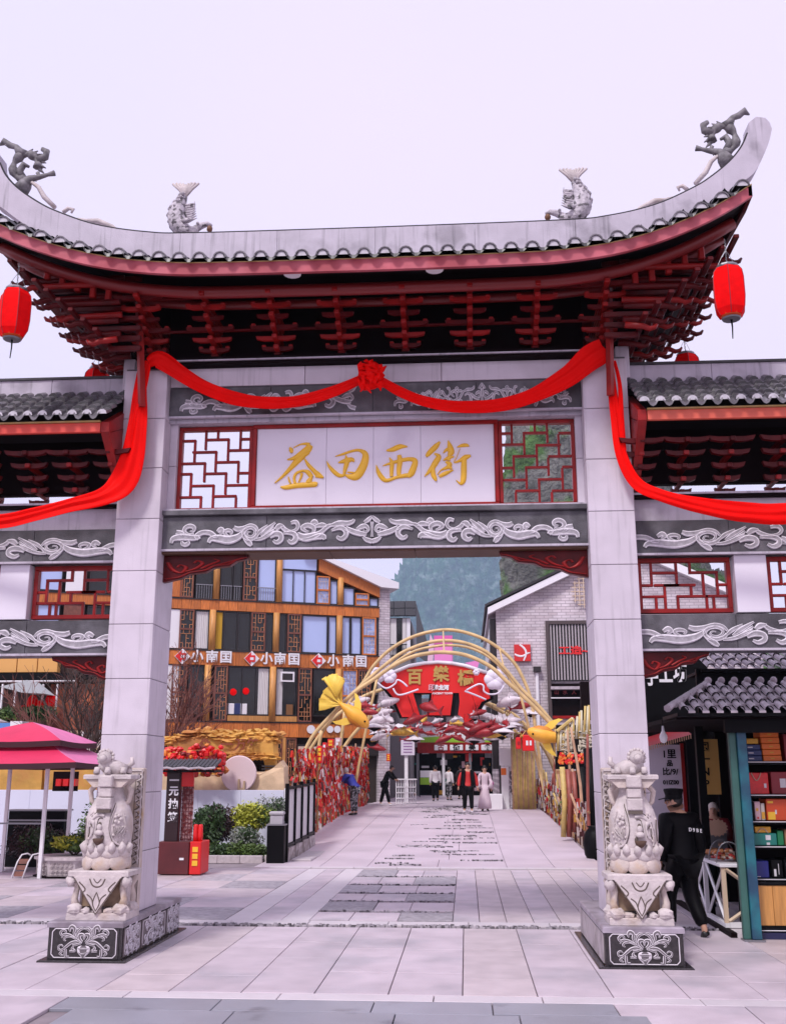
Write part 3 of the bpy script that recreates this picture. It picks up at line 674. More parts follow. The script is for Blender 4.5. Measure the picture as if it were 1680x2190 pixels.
# ridge wall with horns
TOP = [(0, 8.54), (2.3, 8.55), (2.91, 8.59), (3.5, 8.72), (3.97, 8.93), (4.21, 9.08), (4.46, 9.29), (4.62, 9.49), (4.71, 9.68)]
BOT = [(0, 7.9), (2.3, 7.93), (2.85, 8.02), (3.35, 8.18), (3.85, 8.44), (4.3, 8.74), (4.6, 9.0), (4.77, 9.16), (4.94, 9.5), (5.01, 9.73)]
CAPH = [(4.73, 9.83), (4.83, 9.91), (4.94, 9.89), (4.99, 9.82)]
tp = spline(TOP, 6); bt = spline(BOT, 6)
rdg = node('ridge', roof)
for sgn in (-1, 1):                       # four straight lengths and two horns, jointed
    cuts = [0, 1.25, 2.5, 5.01]
    for a, b in zip(cuts[:-1], cuts[1:]):
        up_ = [p for p in tp if a + .004 <= p[0] < b - .004 or (b == cuts[-1] and p[0] >= a + .004)]
        lo_ = [p for p in bt if a + .004 <= p[0] < b - .004 or (b == cuts[-1] and p[0] >= a + .004)]
        ft, fb = (lambda d: interp(tp, d)), (lambda d: interp(bt, d))
        U = [(a + .002, ft(a))] + up_; Lw = [(a + .002, fb(a))] + lo_
        if b != cuts[-1]: U.append((b - .002, ft(b))); Lw.append((b - .002, fb(b)))
        else: U += CAPH
        MB().prism([(ux(p[0], sgn), p[1]) for p in U + Lw[::-1]], YM - .13, YM + .13).build('ridge_block', STONE2, rdg)
cp = MB(); cp.tube([(ux(p[0], -1), YM - .11, p[1] + .012) for p in tp[::-1]] + [(XC + p[0], YM - .11, p[1] + .012) for p in tp[1:]], .016, 5)
cp.build('coping_line', TILED, rdg)
# scroll crockets on the horns
for sgn in (-1, 1):
    H = lambda a, b: (ux(a + .04, sgn), YM, b - .17)
    cr_ = MB()
    cr_.tube([H(4.0, 9.24), H(4.14, 9.40), H(4.22, 9.55), H(4.30, 9.62), H(4.36, 9.60)], [.03, .035, .03, .025, .012], 6)
    cr_.tube([H(3.9, 9.16), H(3.84, 9.22), H(3.78, 9.20), H(3.8, 9.15)], [.03, .03, .025, .015], 6)
    cr_.tube([H(3.18, 8.82), H(3.3, 8.93), H(3.48, 9.02), H(3.62, 9.03), H(3.72, 9.06)], [.01, .03, .04, .03, .02], 6)
    cr_.tube([H(2.75, 8.72), H(2.95, 8.80), H(3.15, 8.83)], [.008, .03, .012], 6)
    cr_.build('crocket', CARVL, rdg, smooth=True)
    dg = MB(); DG = mat('weathered_dark_stone', (.17, .16, .17), .7, var=.5, vs=14)   # curled dragon in the crook of the horn
    ring = [H(4.40 + .15 * cos(q), 9.86 + .19 * sin(q)) for q in [radians(a) for a in range(-100, 200, 15)]]
    dg.tube(ring, [.05 + .018 * sin(i * 1.4) for i in range(len(ring))], 8)
    dg.tube([H(4.44, 9.50), H(4.38, 9.60), H(4.33, 9.68), H(4.22, 9.70), H(4.12, 9.73), H(4.04, 9.75)], [.11, .09, .05, .035, .025, .04], 7)
    dg.tube([H(4.26, 9.95), H(4.17, 10.0), H(4.16, 10.08), H(4.22, 10.12)], [.055, .05, .045, .03], 7)
    dg.tube([H(4.42, 10.05), H(4.50, 10.10), H(4.54, 10.17), H(4.62, 10.20), H(4.69, 10.26), H(4.75, 10.20)], [.06, .06, .04, .045, .05, .01], 7)
    dg.tube([H(4.42, 9.70), H(4.47, 9.80), H(4.42, 9.90), H(4.36, 9.86)], [.05, .05, .045, .02], 7)
    for k in range(9): q = radians(95 + k * 16); dg.tube([H(4.40 + .17 * cos(q), 9.86 + .21 * sin(q)), H(4.40 + .25 * cos(q + .2), 9.86 + .28 * sin(q + .2))], [.03, .006], 5)
    dg.build('dragon_curl', DG, rdg, smooth=True)

# --- bracket sets between the pillars and the eaves
def bracket_set(x, parent, levels=6, back=False):
    bs = node('bracket_set', parent); sg = -1 if back else 1
    Y = lambda y: y if not back else 2 * YM - y
    MB().bb(x - .045, x + .045, min(Y(11.62), Y(11.78)), max(Y(11.62), Y(11.78)), 6.77, 6.90).build('bearing_block', LACQD, bs, bev=.01)
    for i in range(levels):
        z = 6.80 + i * .085; yf = 11.58 - i * .125; L_ = .19 + .05 * (i % 3)
        mb = MB(); ya, yb = sorted((Y(yf - .09), Y(11.9)))
        mb.bb(x - .032, x + .032, ya, yb, z, z + .05); mb.build('bracket_arm', LACQ, bs, bev=.008)
        # boat-shaped cross arm with upturned ends
        P = [(-L_, .055), (-L_ * .96, .02), (-L_ * .6, 0), (L_ * .6, 0), (L_ * .96, .02), (L_, .055), (L_ * .7, .05), (-L_ * .7, .05)]
        c_ = MB(); ya, yb = sorted((Y(yf), Y(yf + .05))); c_.prism([(x + a, z + .004 + b) for a, b in P], ya, yb); c_.build('cross_arm', (LACQD, LACQ, LACQD)[i % 3], bs)
        if i % 2 == 0:
            for e in (-1, 1):
                q = MB(); ya, yb = sorted((Y(yf - .005), Y(yf + .055))); q.bb(x + e * L_ * .86 - .024, x + e * L_ * .86 + .024, ya, yb, z + .056, z + .082); q.build('bearing_block', LACQ, bs, bev=.006)
for k in range(8):
    x = XC + (k - 3.5) * .775
    bracket_set(x, gate)
for k in range(8):
    x = XC + (k - 3.5) * .775; rb = MB()
    for i in range(6):
        z = 6.80 + i * .085; yf = 2 * YM - (11.58 - i * .125); rb.bb(x - .032, x + .032, YM, yf + .09, z, z + .05); rb.bb(x - .2, x + .2, yf - .05, yf, z, z + .05)
    rb.build('rear_bracket_set', LACQD, gate)
MB().bb(-3.6, 1.5, 11.86, 12.04, 6.77, 7.72).build('bracket_wall', SHADEBLK, gate)
for i in (1, 4): MB().bb(-3.6, 1.5, 11.50 - i * .125, 11.54 - i * .125, 6.90 + i * .085, 6.92 + i * .085).build('tie_beam', LACQD, gate)
# outer fans of brackets that carry the flared ends
for sgn, xp in ((-1, -4.05), (1, 1.96)):
    MB().prism([(xp - sgn * .1, 6.80), (xp + sgn * .28, 6.92), (xp + sgn * .62, 7.16), (xp + sgn * .95, 7.5), (xp + sgn * 1.1, 7.72), (xp - sgn * .1, 7.6)], 11.45, 12.7).build('corner_core', SHADEBLK, gate)
    for i in range(8):
        bs = node('corner_bracket', gate)
        z = 6.70 + i * .118; reach = .10 + i * .145
        ex = xp + sgn * reach
        MB().bb(min(xp - sgn * .3, ex), max(xp - sgn * .3, ex), 11.2 - .02 * i, 11.26 - .02 * i, z, z + .06).build('bracket_arm', LACQD, bs, bev=.008)
        MB().bb(min(xp - sgn * .3, ex), max(xp - sgn * .3, ex), 12.66, 12.72, z, z + .06).build('bracket_arm', LACQD, bs, bev=.008)
        for q in range(5):                                     # tongues with hooked ends
            yy_ = 10.95 + q * .5 + (i % 2) * .1
            tg = MB(); tg.tube([(xp - sgn * .1, yy_, z + .03), (ex, yy_, z + .01), (ex + sgn * .07, yy_, z - .025), (ex + sgn * .13, yy_, z - .01), (ex + sgn * .16, yy_, z + .03)], [.04, .038, .034, .026, .014], 6)
            tg.build('bracket_tongue', LACQ if (q + i) % 3 == 0 else LACQD, bs, smooth=True)
        MB().bb(ex - .03, ex + .03, 10.75 - .02 * i, 13.15, z + .055, z + .10).build('cross_arm', LACQD, bs, bev=.006)
    fl = MB()                                                  # carved drops below the first purlin
    dr = node('corner_bracket', gate)
    for i in range(5):
        x = xp + sgn * (.05 + i * .19)
        MB().box((x, 10.98, ez(abs(x - XC)) - .10 - .02 * (i % 2)), (.075, .075, .20), taper=.8).build('hanging_post', LACQ, dr, bev=.012)
# straps from the eave to the pillar heads
for x0, x1 in ((-3.83, -3.75), (1.755, 1.725)):
    MB().tube([(x0, 11.25, 7.35), (x0 + (x1 - x0) * .5, 11.32, 6.75), (x1, 11.38, 6.05)], [.04, .045, .045], 4).build('corner_post', LACQ, gate)
# recessed lamps under the eave
for xs in (634, 930):
    p = at(xs, 584 if xs > 800 else 589, 10.9); MB().lathe([(.10, 0), (.10, .02), (.07, .03)], 14, (p.x, 10.62, 7.31)).build('soffit_lamp', WHITE, gate)

FST = mat('fish_stone', (.52, .48, .52), .7, var=.2, vs=20, bump=1.0, bs=26, c2=(.13, .12, .13), c2s=15, c2t=(.54, .60))
# --- fish finials
def fish(x, sgn):
    f = node('fish_finial', gate)
    C_ = lambda a, b, y=0.0: (x + sgn * a, YM - .02 + y, 8.55 + b)
    body = MB()
    spine = [C_(.20, .08), C_(.10, .07), (C_(.0, .10)), C_(-.07, .20), C_(-.10, .32), C_(-.08, .44), C_(-.03, .54), C_(.0, .60)]
    body.tube(spine, [.06, .095, .125, .14, .135, .11, .065, .04], 10, flat=.9); body.build('fish_body', FST, f, smooth=True)
    tail = MB()
    for k in range(9):
        a = -40 + k * 10; L_ = .27 if k in (0, 8) else .19 + .02 * abs(k - 4)
        e = (sin(radians(a)) * L_, cos(radians(a)) * L_)
        tail.tube([C_(0, .58), C_(e[0] * .5, .58 + e[1] * .6), C_(e[0], .58 + e[1])], [.014, .020, .018], 5)
    tail.build('tail_fin', CARVL, f, smooth=True)
    fin = MB()
    for k in range(8):
        a = (.12 + .015 * k, .23 + .035 * k); fin.tube([C_(-.03, a[1] - .02), C_(a[0] * .6, a[1] + .01), C_(.17 - .006 * k, a[1] + .05)], [.03, .02, .006], 5)
    for yv in (-.1, .1): fin.tube([C_(-.02, .2, yv * .8), C_(.08, .17, yv * 1.4), C_(.16, .19, yv * 1.3)], [.03, .035, .01], 5)
    fin.build('dorsal_fin', FST, f, smooth=True)
    sc_ = MB()
    for r_ in range(9):
        t = r_ / 8; i = min(int(t * 6), 5); p = Vector(spine[i + 1]).lerp(Vector(spine[min(i + 2, 7)]), t * 6 - i); rr = (.105, .115, .125, .12, .10, .08, .055)[min(i, 6)]
        for q in range(6):
            an = radians(100 + q * 32) if sgn > 0 else radians(80 - q * 32)
            sc_.ball((p.x + cos(an) * rr * .9 * (1 if True else 1), p.y + sin(an + pi) * rr * .85 * (1 if q else 1), p.z + .0), (.026, .026, .03), 6, 4)
    sc_.build('scales', mat('grey_scale_stone', (0.36, 0.33, 0.36), 0.7, var=.3, vs=20), f, smooth=True)
    hd = MB()
    hd.tube([C_(.12, .10), C_(.24, .17), C_(.32, .19), C_(.37, .16)], [.05, .045, .035, .02], 7); hd.tube([C_(.16, .04), C_(.26, .03), C_(.30, .06)], [.05, .04, .02], 7)
    hd.ball(C_(.2, .17, -.06), .022, 8, 5); hd.build('fish_head', FST, f, smooth=True)
    MB().ball(C_(.345, .115), (.04, .04, .045), 8, 6).build('mouth_pearl', mat('rusty_brown_pearl', (.16, .07, .03), .6), f, smooth=True)
    MB().bb(x - .13 if sgn > 0 else x - .2, x + .2 if sgn > 0 else x + .13, YM - .12, YM + .12, 8.545, 8.575).build('finial_foot', CARVL, f, bev=.01)
fish(-3.53, 1); fish(1.49, -1)

# --- low side bays
for sgn in (-1, 1):
    M_ = lambda x: (x if sgn == 1 else 2 * XC - x)
    def BB(x0, x1, *a, **k):
        p, q = sorted((M_(x0), M_(x1))); return MB().bb(p, q, *a)
    def fx(x0, x1): return tuple(sorted((M_(x0), M_(x1))))
    a0, a1 = fx(1.96, 5.2)
    # friezes with their scrolls running away from the pillar
    for z0, z1 in ((4.27, 4.67), (3.18, 3.58)):
        q0, q1 = fx(2.0, 4.9)
        fz = frieze('side_lintel', a0, a1, 11.8, 12.2, z0, z1, 3, [(2.0, 4.9, dict(u0=330, u1=1640, mirror=False)) if sgn == 1 else (-4.06, -6.96, dict(u0=330, u1=1640, mirror=False))])
    p_, q_ = fx(1.96, 5.2)
    BB(1.96, 5.2, 11.84, 12.16, 4.67, 4.93).build('side_beam', STONE2, gate, bev=.005)
    BB(1.96, 5.2, 11.76, 12.24, 4.93, 4.965).build('wall_plate', SHADEBLK, gate); BB(1.96, 5.2, 11.75, 12.25, 4.967, 4.99).build('plate_edge', STONE2, gate)
    # lattice windows and white piers between
    HS2 = [(45, 155, 45), (215, 330, 45), (330, 370, 100), (0, 45, 100), (100, 230, 100), (0, 100, 150), (155, 280, 150), (280, 370, 150), (60, 160, 100)]
    VS2 = [(45, 0, 100), (155, 0, 100), (215, 0, 45), (270, 45, 150), (100, 100, 205), (155, 150, 205), (330, 45, 150), (215, 100, 150), (60, 150, 205), (280, 150, 205), (310, 150, 205)]
    for x0, x1 in ((2.0, 3.06), (3.46, 4.52)):
        b0, b1 = fx(x0, x1); lattice(b0, b1, 3.615, 4.255, 11.98, gate, HS2, VS2, 370, 205, t=.03, fw=.05, flip=(sgn == -1))
    for x0, x1 in ((3.08, 3.44), (4.55, 5.2)): BB(x0, x1, 11.84, 12.16, 3.60, 4.26).build('white_pier', MARBLE, gate, bev=.005)
    BB(4.9, 5.4, 11.6, 12.3, .3, 4.9).build('outer_pillar', STONE, gate, bev=.01)
    corbel(M_(1.96), sgn, 3.165, 11.86, L_=.78, H_=.30)
    # brackets of the side roof
    MB_ = MB()
    for i, x in enumerate((2.05, 2.55, 3.05, 3.62, 4.2, 4.78)):
        bs = node('bracket_set', gate); xx = M_(x)
        for l_ in range(5):
            z = 4.99 + l_ * .12; MB().bb(xx - .03, xx + .03, 11.9 - .12 * l_ - .1, 12.1, z, z + .05).build('bracket_arm', LACQ if l_ % 2 else LACQD, bs, bev=.006)
            L_ = .12 + .035 * l_
            c_ = MB().prism([(xx + a, z + b) for a, b in ((-L_, .07), (-L_ * .9, .02), (-L_ * .5, 0), (L_ * .5, 0), (L_ * .9, .02), (L_, .07), (L_ * .6, .055), (-L_ * .6, .055))], 11.84 - .12 * l_, 11.9 - .12 * l_); c_.build('cross_arm', LACQD, bs)
    BB(1.97, 5.2, 11.9, 12.0, 5.13, 5.80).build('bracket_wall', SHADEBLK, gate)
    # roof
    sr = node('side_roof', gate)
    e0, e1 = fx(2.08, 5.6)
    MB().bb(e0, e1, 11.12, 11.17, 5.66, 5.775).build('eave_board', mat('scarlet_board', (.72, .07, .045), .45, var=.1) if sgn == -1 else mat('orange_red_board', (.70, .12, .07), .45, var=.1), sr, bev=.005)
    MB().bb(e0, e1, 11.10, 11.17, 5.777, 5.795).build('gilt_line', mat('gilt_line', (0.5, 0.33, 0.12), 0.4), sr)
    b0, b1 = fx(1.975, 2.07)
    MB().prism([(0, 0), (1, 0), (1, 1), (0, 1)], 0, 1).v
    g_ = MB(); P = [(11.12, 5.66), (11.9, 5.0), (11.95, 5.0), (11.95, 6.25), (11.12, 5.78)]
    g_.add([(b0, a, b) for a, b in P] + [(b1, a, b) for a, b in P], [(0, 1, 2, 3, 4), (9, 8, 7, 6, 5)] + [(i, i + 5, (i + 1) % 5 + 5, (i + 1) % 5) for i in range(5)])
    g_.build('end_board', LACQ, sr)
    s_ = MB(); s_.add([(a0, 11.17, 5.67), (a1, 11.17, 5.67), (a1, 11.95, 6.0), (a0, 11.95, 6.0), (a1, 12.73, 5.67), (a0, 12.73, 5.67)], [(0, 1, 2, 3), (3, 2, 4, 5)]); s_.build('soffit', SHADEBLK, sr)
    NS = 20; pt = .175
    for k in range(NS):
        x = 2.04 + k * pt
        t = MB()
        for i in range(5):                                     # stepped covering tiles
            y0_, y1_ = 11.03 + i * .165, 11.03 + (i + 1.15) * .165; z0_, z1_ = 5.83 + i * .116, 5.83 + (i + 1) * .116
            for (yv, zv, r_) in ((y0_, z0_ + .02, .058), (y1_, z1_ + .0, .05)):
                for j in range(6): q = pi * j / 5; t.v.append((M_(x) + cos(q) * r_, yv, zv + sin(q) * r_))
            o = len(t.v) - 12
            for j in range(5): t.f.append((o + j, o + j + 1, o + 7 + j, o + 6 + j)); t.m.append(1)
            t.f.append((o, o + 1, o + 2, o + 3, o + 4, o + 5)); t.m.append(2 if i == 0 else 0)
        t.build('cover_tile_row', [TILED, TILE, TEND], sr)
        u = MB(); xx = M_(x) + pt / 2 * sgn
        for i in range(5):
            y0_, y1_ = 11.01 + i * .165, 11.01 + (i + 1) * .165; z0_ = 5.815 + i * .116
            u.sheet([[(xx + c * .06, y0_, z0_ + .045 * c * c), (xx + c * .06, y1_, z0_ + .1 + .045 * c * c)] for c in (-1, -.5, 0, .5, 1)], 1)
            u.sheet([[(xx + c * .06, y0_, z0_ + .045 * c * c), (xx + c * .06, y0_ - .004, z0_ - .035 * (1.1 - c * c) + .03 * c * c)] for c in (-1, -.5, 0, .5, 1)], 0 if i else 1)
        u.build('trough_tile_row', [TILED, TILE], sr)
    ub = MB(); ub.add([(a0, 12.95, 5.83), (a1, 12.95, 5.83), (a1, 11.95, 6.38), (a0, 11.95, 6.38)], [(0, 1, 2, 3)]); stuff(ub.build('rear_tiles', TILED, sr))
    for x0, x1 in ((2.03, 3.0), (3.0, 4.1), (4.1, 5.6)):
        BB(x0 + .002, x1 - .002, 11.84, 12.08, 6.36, 6.60).build('ridge_block', STONE2, sr, bev=.004)
    BB(2.02, 5.6, 11.82, 12.10, 6.60, 6.63).build('coping', TILED, sr)

# =====================================================================
# THINGS NEAR THE GATE
# =====================================================================
def ribbon(pts, w_, name, m, parent=None, folds=3, depth=.03, nac=13, nrm=(0, -1, 0), twist=0.0):
    """a gathered length of cloth following pts (x, y, z); w_ = widths at the points"""
    P = spline([(*p, ww) for p, ww in zip(pts, w_)], 6); rows = []
    N_ = Vector(nrm)
    for i, p in enumerate(P):
        a, b = P[max(i - 1, 0)], P[min(i + 1, len(P) - 1)]
        t = Vector((b[0] - a[0], b[1] - a[1], b[2] - a[2])).normalized(); s_ = t.cross(N_).normalized()
        row = []
        for j in range(nac):
            e = j / (nac - 1) * 2 - 1
            nn_ = noise.noise(Vector((e * 2.2 + p[0] * .8, i * .07, p[2] * .5))); off = depth * (sin(e * pi * folds * .8 + i * .05 + nn_ * 2.6) * .45 + (1 - e * e) * .8 + nn_ * .8) * (.6 + .4 * min(1, p[3] * 5)); e = e * (1 + .10 * noise.noise(Vector((i * .16, e * .5, p[0] * 2))))
            q = Vector(p[:3]) + s_ * e * p[3] * .5 + N_ * off
            row.append(tuple(q))
        rows.append(row)
    back = [[tuple(Vector(q) - N_ * .012) for q in r] for r in rows]
    mb = MB(); mb.sheet(rows); mb.sheet([r[::-1] for r in back])
    return mb.build(name, m, parent, smooth=True)
sash = thing('satin_garland', 'long swagged red satin sash with a knotted rosette over the name board', 'garland', (-1.05, 11.5, 6.2))
ribbon([(-3.74, 11.5, 6.66), (-3.62, 11.5, 6.70), (-3.35, 11.52, 6.52), (-3.05, 11.55, 6.34), (-2.7, 11.56, 6.2), (-2.3, 11.56, 6.13), (-1.9, 11.56, 6.15), (-1.5, 11.54, 6.25), (-1.15, 11.5, 6.38)], [.14, .22, .18, .17, .165, .16, .15, .14, .10], 'swag', SATIN, sash)
ribbon([(-.95, 11.5, 6.37), (-.7, 11.54, 6.22), (-.4, 11.56, 6.10), (0., 11.56, 6.02), (.45, 11.56, 6.03), (.85, 11.55, 6.14), (1.25, 11.52, 6.34), (1.55, 11.5, 6.58), (1.70, 11.48, 6.66)], [.10, .13, .14, .15, .16, .18, .24, .30, .28], 'swag', SATIN, sash)
ro = MB(); rr_ = random.Random(3)
for k in range(46):
    a, b = rr_.uniform(0, 2 * pi), rr_.random() ** .6
    c = (-1.05 + cos(a) * .17 * b, 11.42 - .07 * (1 - b), 6.40 + sin(a) * .19 * b)
    q = rr_.uniform(0, pi); l_ = rr_.uniform(.04, .075)
    ro.tube([(c[0] - cos(q) * l_, c[1] + .02, c[2] - sin(q) * l_), (c[0], c[1] - .03, c[2]), (c[0] + cos(q) * l_, c[1] + .02, c[2] + sin(q) * l_)], [.008, .035, .008], 6, flat=.55)
ro.ball((-1.05, 11.46, 6.40), (.16, .08, .18), 12, 8, wob=.3)
ro.build('rosette', SATIN, sash, smooth=True)
for lab, pp, ww in (('red satin sash hanging down the left pillar and swagging across the left side bay', [(-3.78, 11.45, 6.66), (-3.80, 11.43, 6.3), (-3.80, 11.42, 5.88), (-3.84, 11.42, 5.46), (-3.95, 11.42, 5.12), (-4.15, 11.35, 4.94), (-4.5, 11.3, 4.84), (-4.9, 11.3, 4.74), (-5.4, 11.3, 4.66), (-6.2, 11.35, 4.8)], [.10, .15, .22, .28, .32, .22, .17, .17, .18, .18]),
                    ('red satin sash hanging down the right pillar and swagging across the right side bay', [(1.74, 11.45, 6.66), (1.75, 11.43, 6.3), (1.78, 11.42, 5.8), (1.82, 11.42, 5.36), (1.96, 11.4, 5.02), (2.2, 11.32, 4.85), (2.6, 11.3, 4.72), (3.1, 11.3, 4.63), (3.6, 11.3, 4.61), (4.6, 11.35, 4.8)], [.08, .10, .12, .14, .15, .14, .18, .22, .24, .2])):
    r_ = thing('satin_garland', lab, 'garland', (pp[0][0], 11.45, 5.0)); ribbon(pp, ww, 'hanging_cloth', SATIN, r_)
    if pp[0][0] < 0: ribbon([(-3.72, 11.44, 6.62), (-3.74, 11.4, 6.35), (-3.82, 11.4, 5.9), (-3.86, 11.42, 5.55)], [.05, .06, .08, .05], 'hanging_cloth', SATIN, r_)
    else: ribbon([(1.80, 11.44, 6.5), (1.84, 11.4, 6.2), (1.84, 11.4, 5.8), (1.86, 11.42, 5.4)], [.04, .05, .06, .04], 'hanging_cloth', SATIN, r_)

# --- lanterns
LANT = mat('red_lantern_cloth', (0.86, 0.004, 0.006), 0.7, var=.08, vs=12, spec=.05); LANTO = mat('orange_lantern_foot', (0.8, 0.10, 0.01), .5)
def lantern(loc, label, s=1.0, chain=.35, rot=0.3):
    t = thing('hanging_lantern', label, 'lantern', (0, 0, 0), 'red hexagonal lanterns hung from the roof tips')
    b = MB(); b.lathe([(.125, -.29), (.165, -.22), (.178, -.10), (.178, .12), (.165, .21), (.125, .27)], 6); b.build('lantern_body', LANT, t)
    for q in range(6):
        a = 2 * pi * q / 6; MB().tube([(cos(a) * r_, sin(a) * r_, z) for r_, z in ((.127, -.29), (.167, -.22), (.181, -.10), (.181, .12), (.167, .21), (.127, .27))], .005, 4).build('rib', mat('dark_red_rib', (.35, .01, .02), .5), t)
    MB().lathe([(.118, 0), (.122, .012), (.118, .03), (.09, .035)], 12, (0, 0, .27)).build('cap_ring', GREYM, t)
    MB().lathe([(.085, -.035), (.11, -.02), (.118, 0)], 12, (0, 0, -.27)).build('foot_ring', LANTO, t)
    MB().lathe([(.095, -.015), (.105, 0)], 12, (0, 0, -.315)).build('lower_rim', GREYM, t)
    MB().tube([(0, 0, -.32), (.004, 0, -.42), (-.003, 0, -.55)], [.012, .008, .006], 5).build('tassel', BLACK, t)
    ch = MB(); n_ = int(chain / .035)
    for k in range(n_):
        z = .32 + k * .035; ch.tube([(.008 * cos(a + k), .008 * sin(a + k) * (k % 2), z + .017 + .02 * sin(a)) for a in (0, pi / 2, pi, 3 * pi / 2, 2 * pi)], .004, 4)
    for a in (0, pi): ch.tube([(.11 * cos(a), 0, .30), (.05 * cos(a), 0, .42), (0, 0, .5)], .003, 4)
    stuff(ch.build('chain', GREYM, t)) if False else ch.build('chain', GREYM, t, kind='stuff')
    t.location = loc; t.rotation_euler = (0, 0, rot)
    return t
l0 = lantern((2.94, 10.6, 6.93), 'red hexagonal lantern hanging in full view from the front right roof tip')
dup(l0, (-5.04, 10.6, 6.93), .1, 'red hexagonal lantern hanging from the front left roof tip, cut by the frame')
dup(l0, (3.02, 13.2, 6.99), .5, 'red lantern behind the right side ridge, only its top showing above the coping')
dup(l0, (-5.0, 13.2, 7.0), .5, 'red lantern behind the left side ridge, only its top showing above the coping')

# --- the two carved stone vases
def vase_statue(label):
    t = thing('stone_vase_statue', label, 'statue', (0, 0, 0), 'carved stone vases on the gateway bases')
    fb = MB(); fb.slab(-.31, .31, -.24, .2, 0, .07, .012)
    for x in (-.24, .24):
        for y in (-.2, .1): fb.ball((x, y, .10), (.085, .07, .06), 10, 6, wob=.3)
    for x in (-.12, .0, .12): fb.ball((x, -.2, .085), (.06, .05, .035), 8, 5, wob=.4)
    fb.build('foot_block', CARVL, t, smooth=False)
    for x in (-.24, .24):
        for y in (-.17, .12):
            MB().tube([(x, y, .12), (x * 1.08, y, .2), (x * .98, y, .30), (x * 1.1, y, .38), (x, y, .42)], [.05, .035, .03, .05, .045], 8).build('table_leg', CARVE, t, smooth=True)
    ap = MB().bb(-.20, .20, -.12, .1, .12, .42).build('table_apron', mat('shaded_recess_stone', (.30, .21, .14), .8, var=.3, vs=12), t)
    MB().slab(-.315, .315, -.25, .2, .42, .475, .012).build('table_top', CARVL, t)
    cl = MB(); cl.add([(-.25, -.262, .42), (.25, -.262, .42), (0, -.262, .05), (-.25, -.235, .42), (.25, -.235, .42), (0, -.235, .05)], [(0, 2, 1), (3, 4, 5), (0, 3, 5, 2), (1, 2, 5, 4), (0, 1, 4, 3)])
    clo = cl.build('draped_cloth', CARVL, t)
    GSHADE = mat('groove_shade_line', (.12, .095, .08), .9)  # raised dark strokes; shade of carved grooves put into their colour
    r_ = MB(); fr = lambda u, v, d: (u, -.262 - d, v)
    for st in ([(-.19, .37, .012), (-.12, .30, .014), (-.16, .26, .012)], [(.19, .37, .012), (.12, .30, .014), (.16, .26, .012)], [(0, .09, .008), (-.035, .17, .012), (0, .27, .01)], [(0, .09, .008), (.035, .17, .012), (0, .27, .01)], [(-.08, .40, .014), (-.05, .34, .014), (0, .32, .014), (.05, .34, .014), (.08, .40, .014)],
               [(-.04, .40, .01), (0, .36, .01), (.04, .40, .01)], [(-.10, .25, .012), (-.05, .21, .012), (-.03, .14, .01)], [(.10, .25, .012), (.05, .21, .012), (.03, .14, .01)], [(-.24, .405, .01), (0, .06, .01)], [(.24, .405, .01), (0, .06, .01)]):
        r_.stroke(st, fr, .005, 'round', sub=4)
    r_.build('groove_shade_lines', GSHADE, clo)
    for sx in (-1, 1):
        MB().ball((sx * .29, -.21, .37), (.055, .05, .055), 10, 6, wob=.4).build('corner_scroll', CARVL, t, smooth=True)
    side = MB()
    for sx in (-1, 1):
        f2 = lambda u, v, d: (sx * (.225 + d), u, v)
        side.bb(min(sx * .20, sx * .225), max(sx * .20, sx * .225), -.1, .18, .08, .42)
        for k in range(6): side.stroke([(-.07 + k * .045, .12, .012), (-.05 + k * .045, .22, .03), (-.08 + k * .05, .33, .025), (-.06 + k * .045, .39, .01)], f2, .02, 'round', sub=4)
    side.build('side_leaf_panel', CARVL, t)
    for ring, (r0, z, n_, sz, m_) in enumerate(((.205, .555, 7, (.125, .045, .095), CARVE), (.20, .66, 7, (.115, .05, .085), CARVL))):
        for k in range(n_):
            a = 2 * pi * (k + .5 * ring) / n_ - pi / 2
            ob_ = MB().ball((0, 0, 0), sz, 14, 9)
            ob_.v = [(x_ * (1 - .35 * max(0, z_ / sz[2]) ** 2), y_ - .02 * max(0, z_ / sz[2]) ** 2, z_ * (1.18 if z_ > 0 else 1)) for x_, y_, z_ in ob_.v]; o = ob_.build('lotus_petal', m_, t, smooth=True)
            o.location = (cos(a) * r0, sin(a) * r0 * .85, z); o.rotation_euler = (radians(-12 if ring == 0 else -22), 0, a + pi / 2)
    for k in range(7):
        a = pi + pi * (k + .5) / 7; MB().tube([(cos(a) * .22, sin(a) * .19, .66), (cos(a) * .26, sin(a) * .225, .72), (cos(a) * .24, sin(a) * .21, .755)], [.05, .035, .008], 6).build('lotus_tip', CARVL, t, smooth=True)
    vb = MB().lathe([(.19, .60), (.235, .72), (.25, .86), (.245, .98), (.215, 1.08), (.165, 1.17), (.13, 1.24), (.12, 1.31), (.15, 1.36), (.2, 1.385)], 28, sy=.85).build('vase_body', CARVL, t, smooth=True)
    MB().slab(-.255, .255, -.17, .15, 1.385, 1.43, .01).build('lip_slab', CARVL, vb)
    MB().prism([(-.24, 1.385), (.24, 1.385), (.15, 1.30), (-.15, 1.30)], -.15, .12).build('lip_bracket', CARVE, vb)
    # square tongue hanging down the neck, in two steps
    MB().bb(-.075, .075, -.23, -.08, 1.30, 1.42).build('neck_block', CARVL, vb, bev=.012)
    MB().bb(-.07, .07, -.215, -.08, 1.20, 1.296).build('neck_block', CARVL, vb, bev=.01)
    MB().bb(-.078, .078, -.235, -.1, 1.08, 1.196).build('neck_block', CARVL, vb, bev=.01)
    MB().bb(-.07, .07, -.225, -.12, 1.045, 1.078).build('slot_shade', GSHADE, vb)  # solid dark strip; shade below the neck blocks put into its colour
    # relief scenes on the belly
    rl = MB()
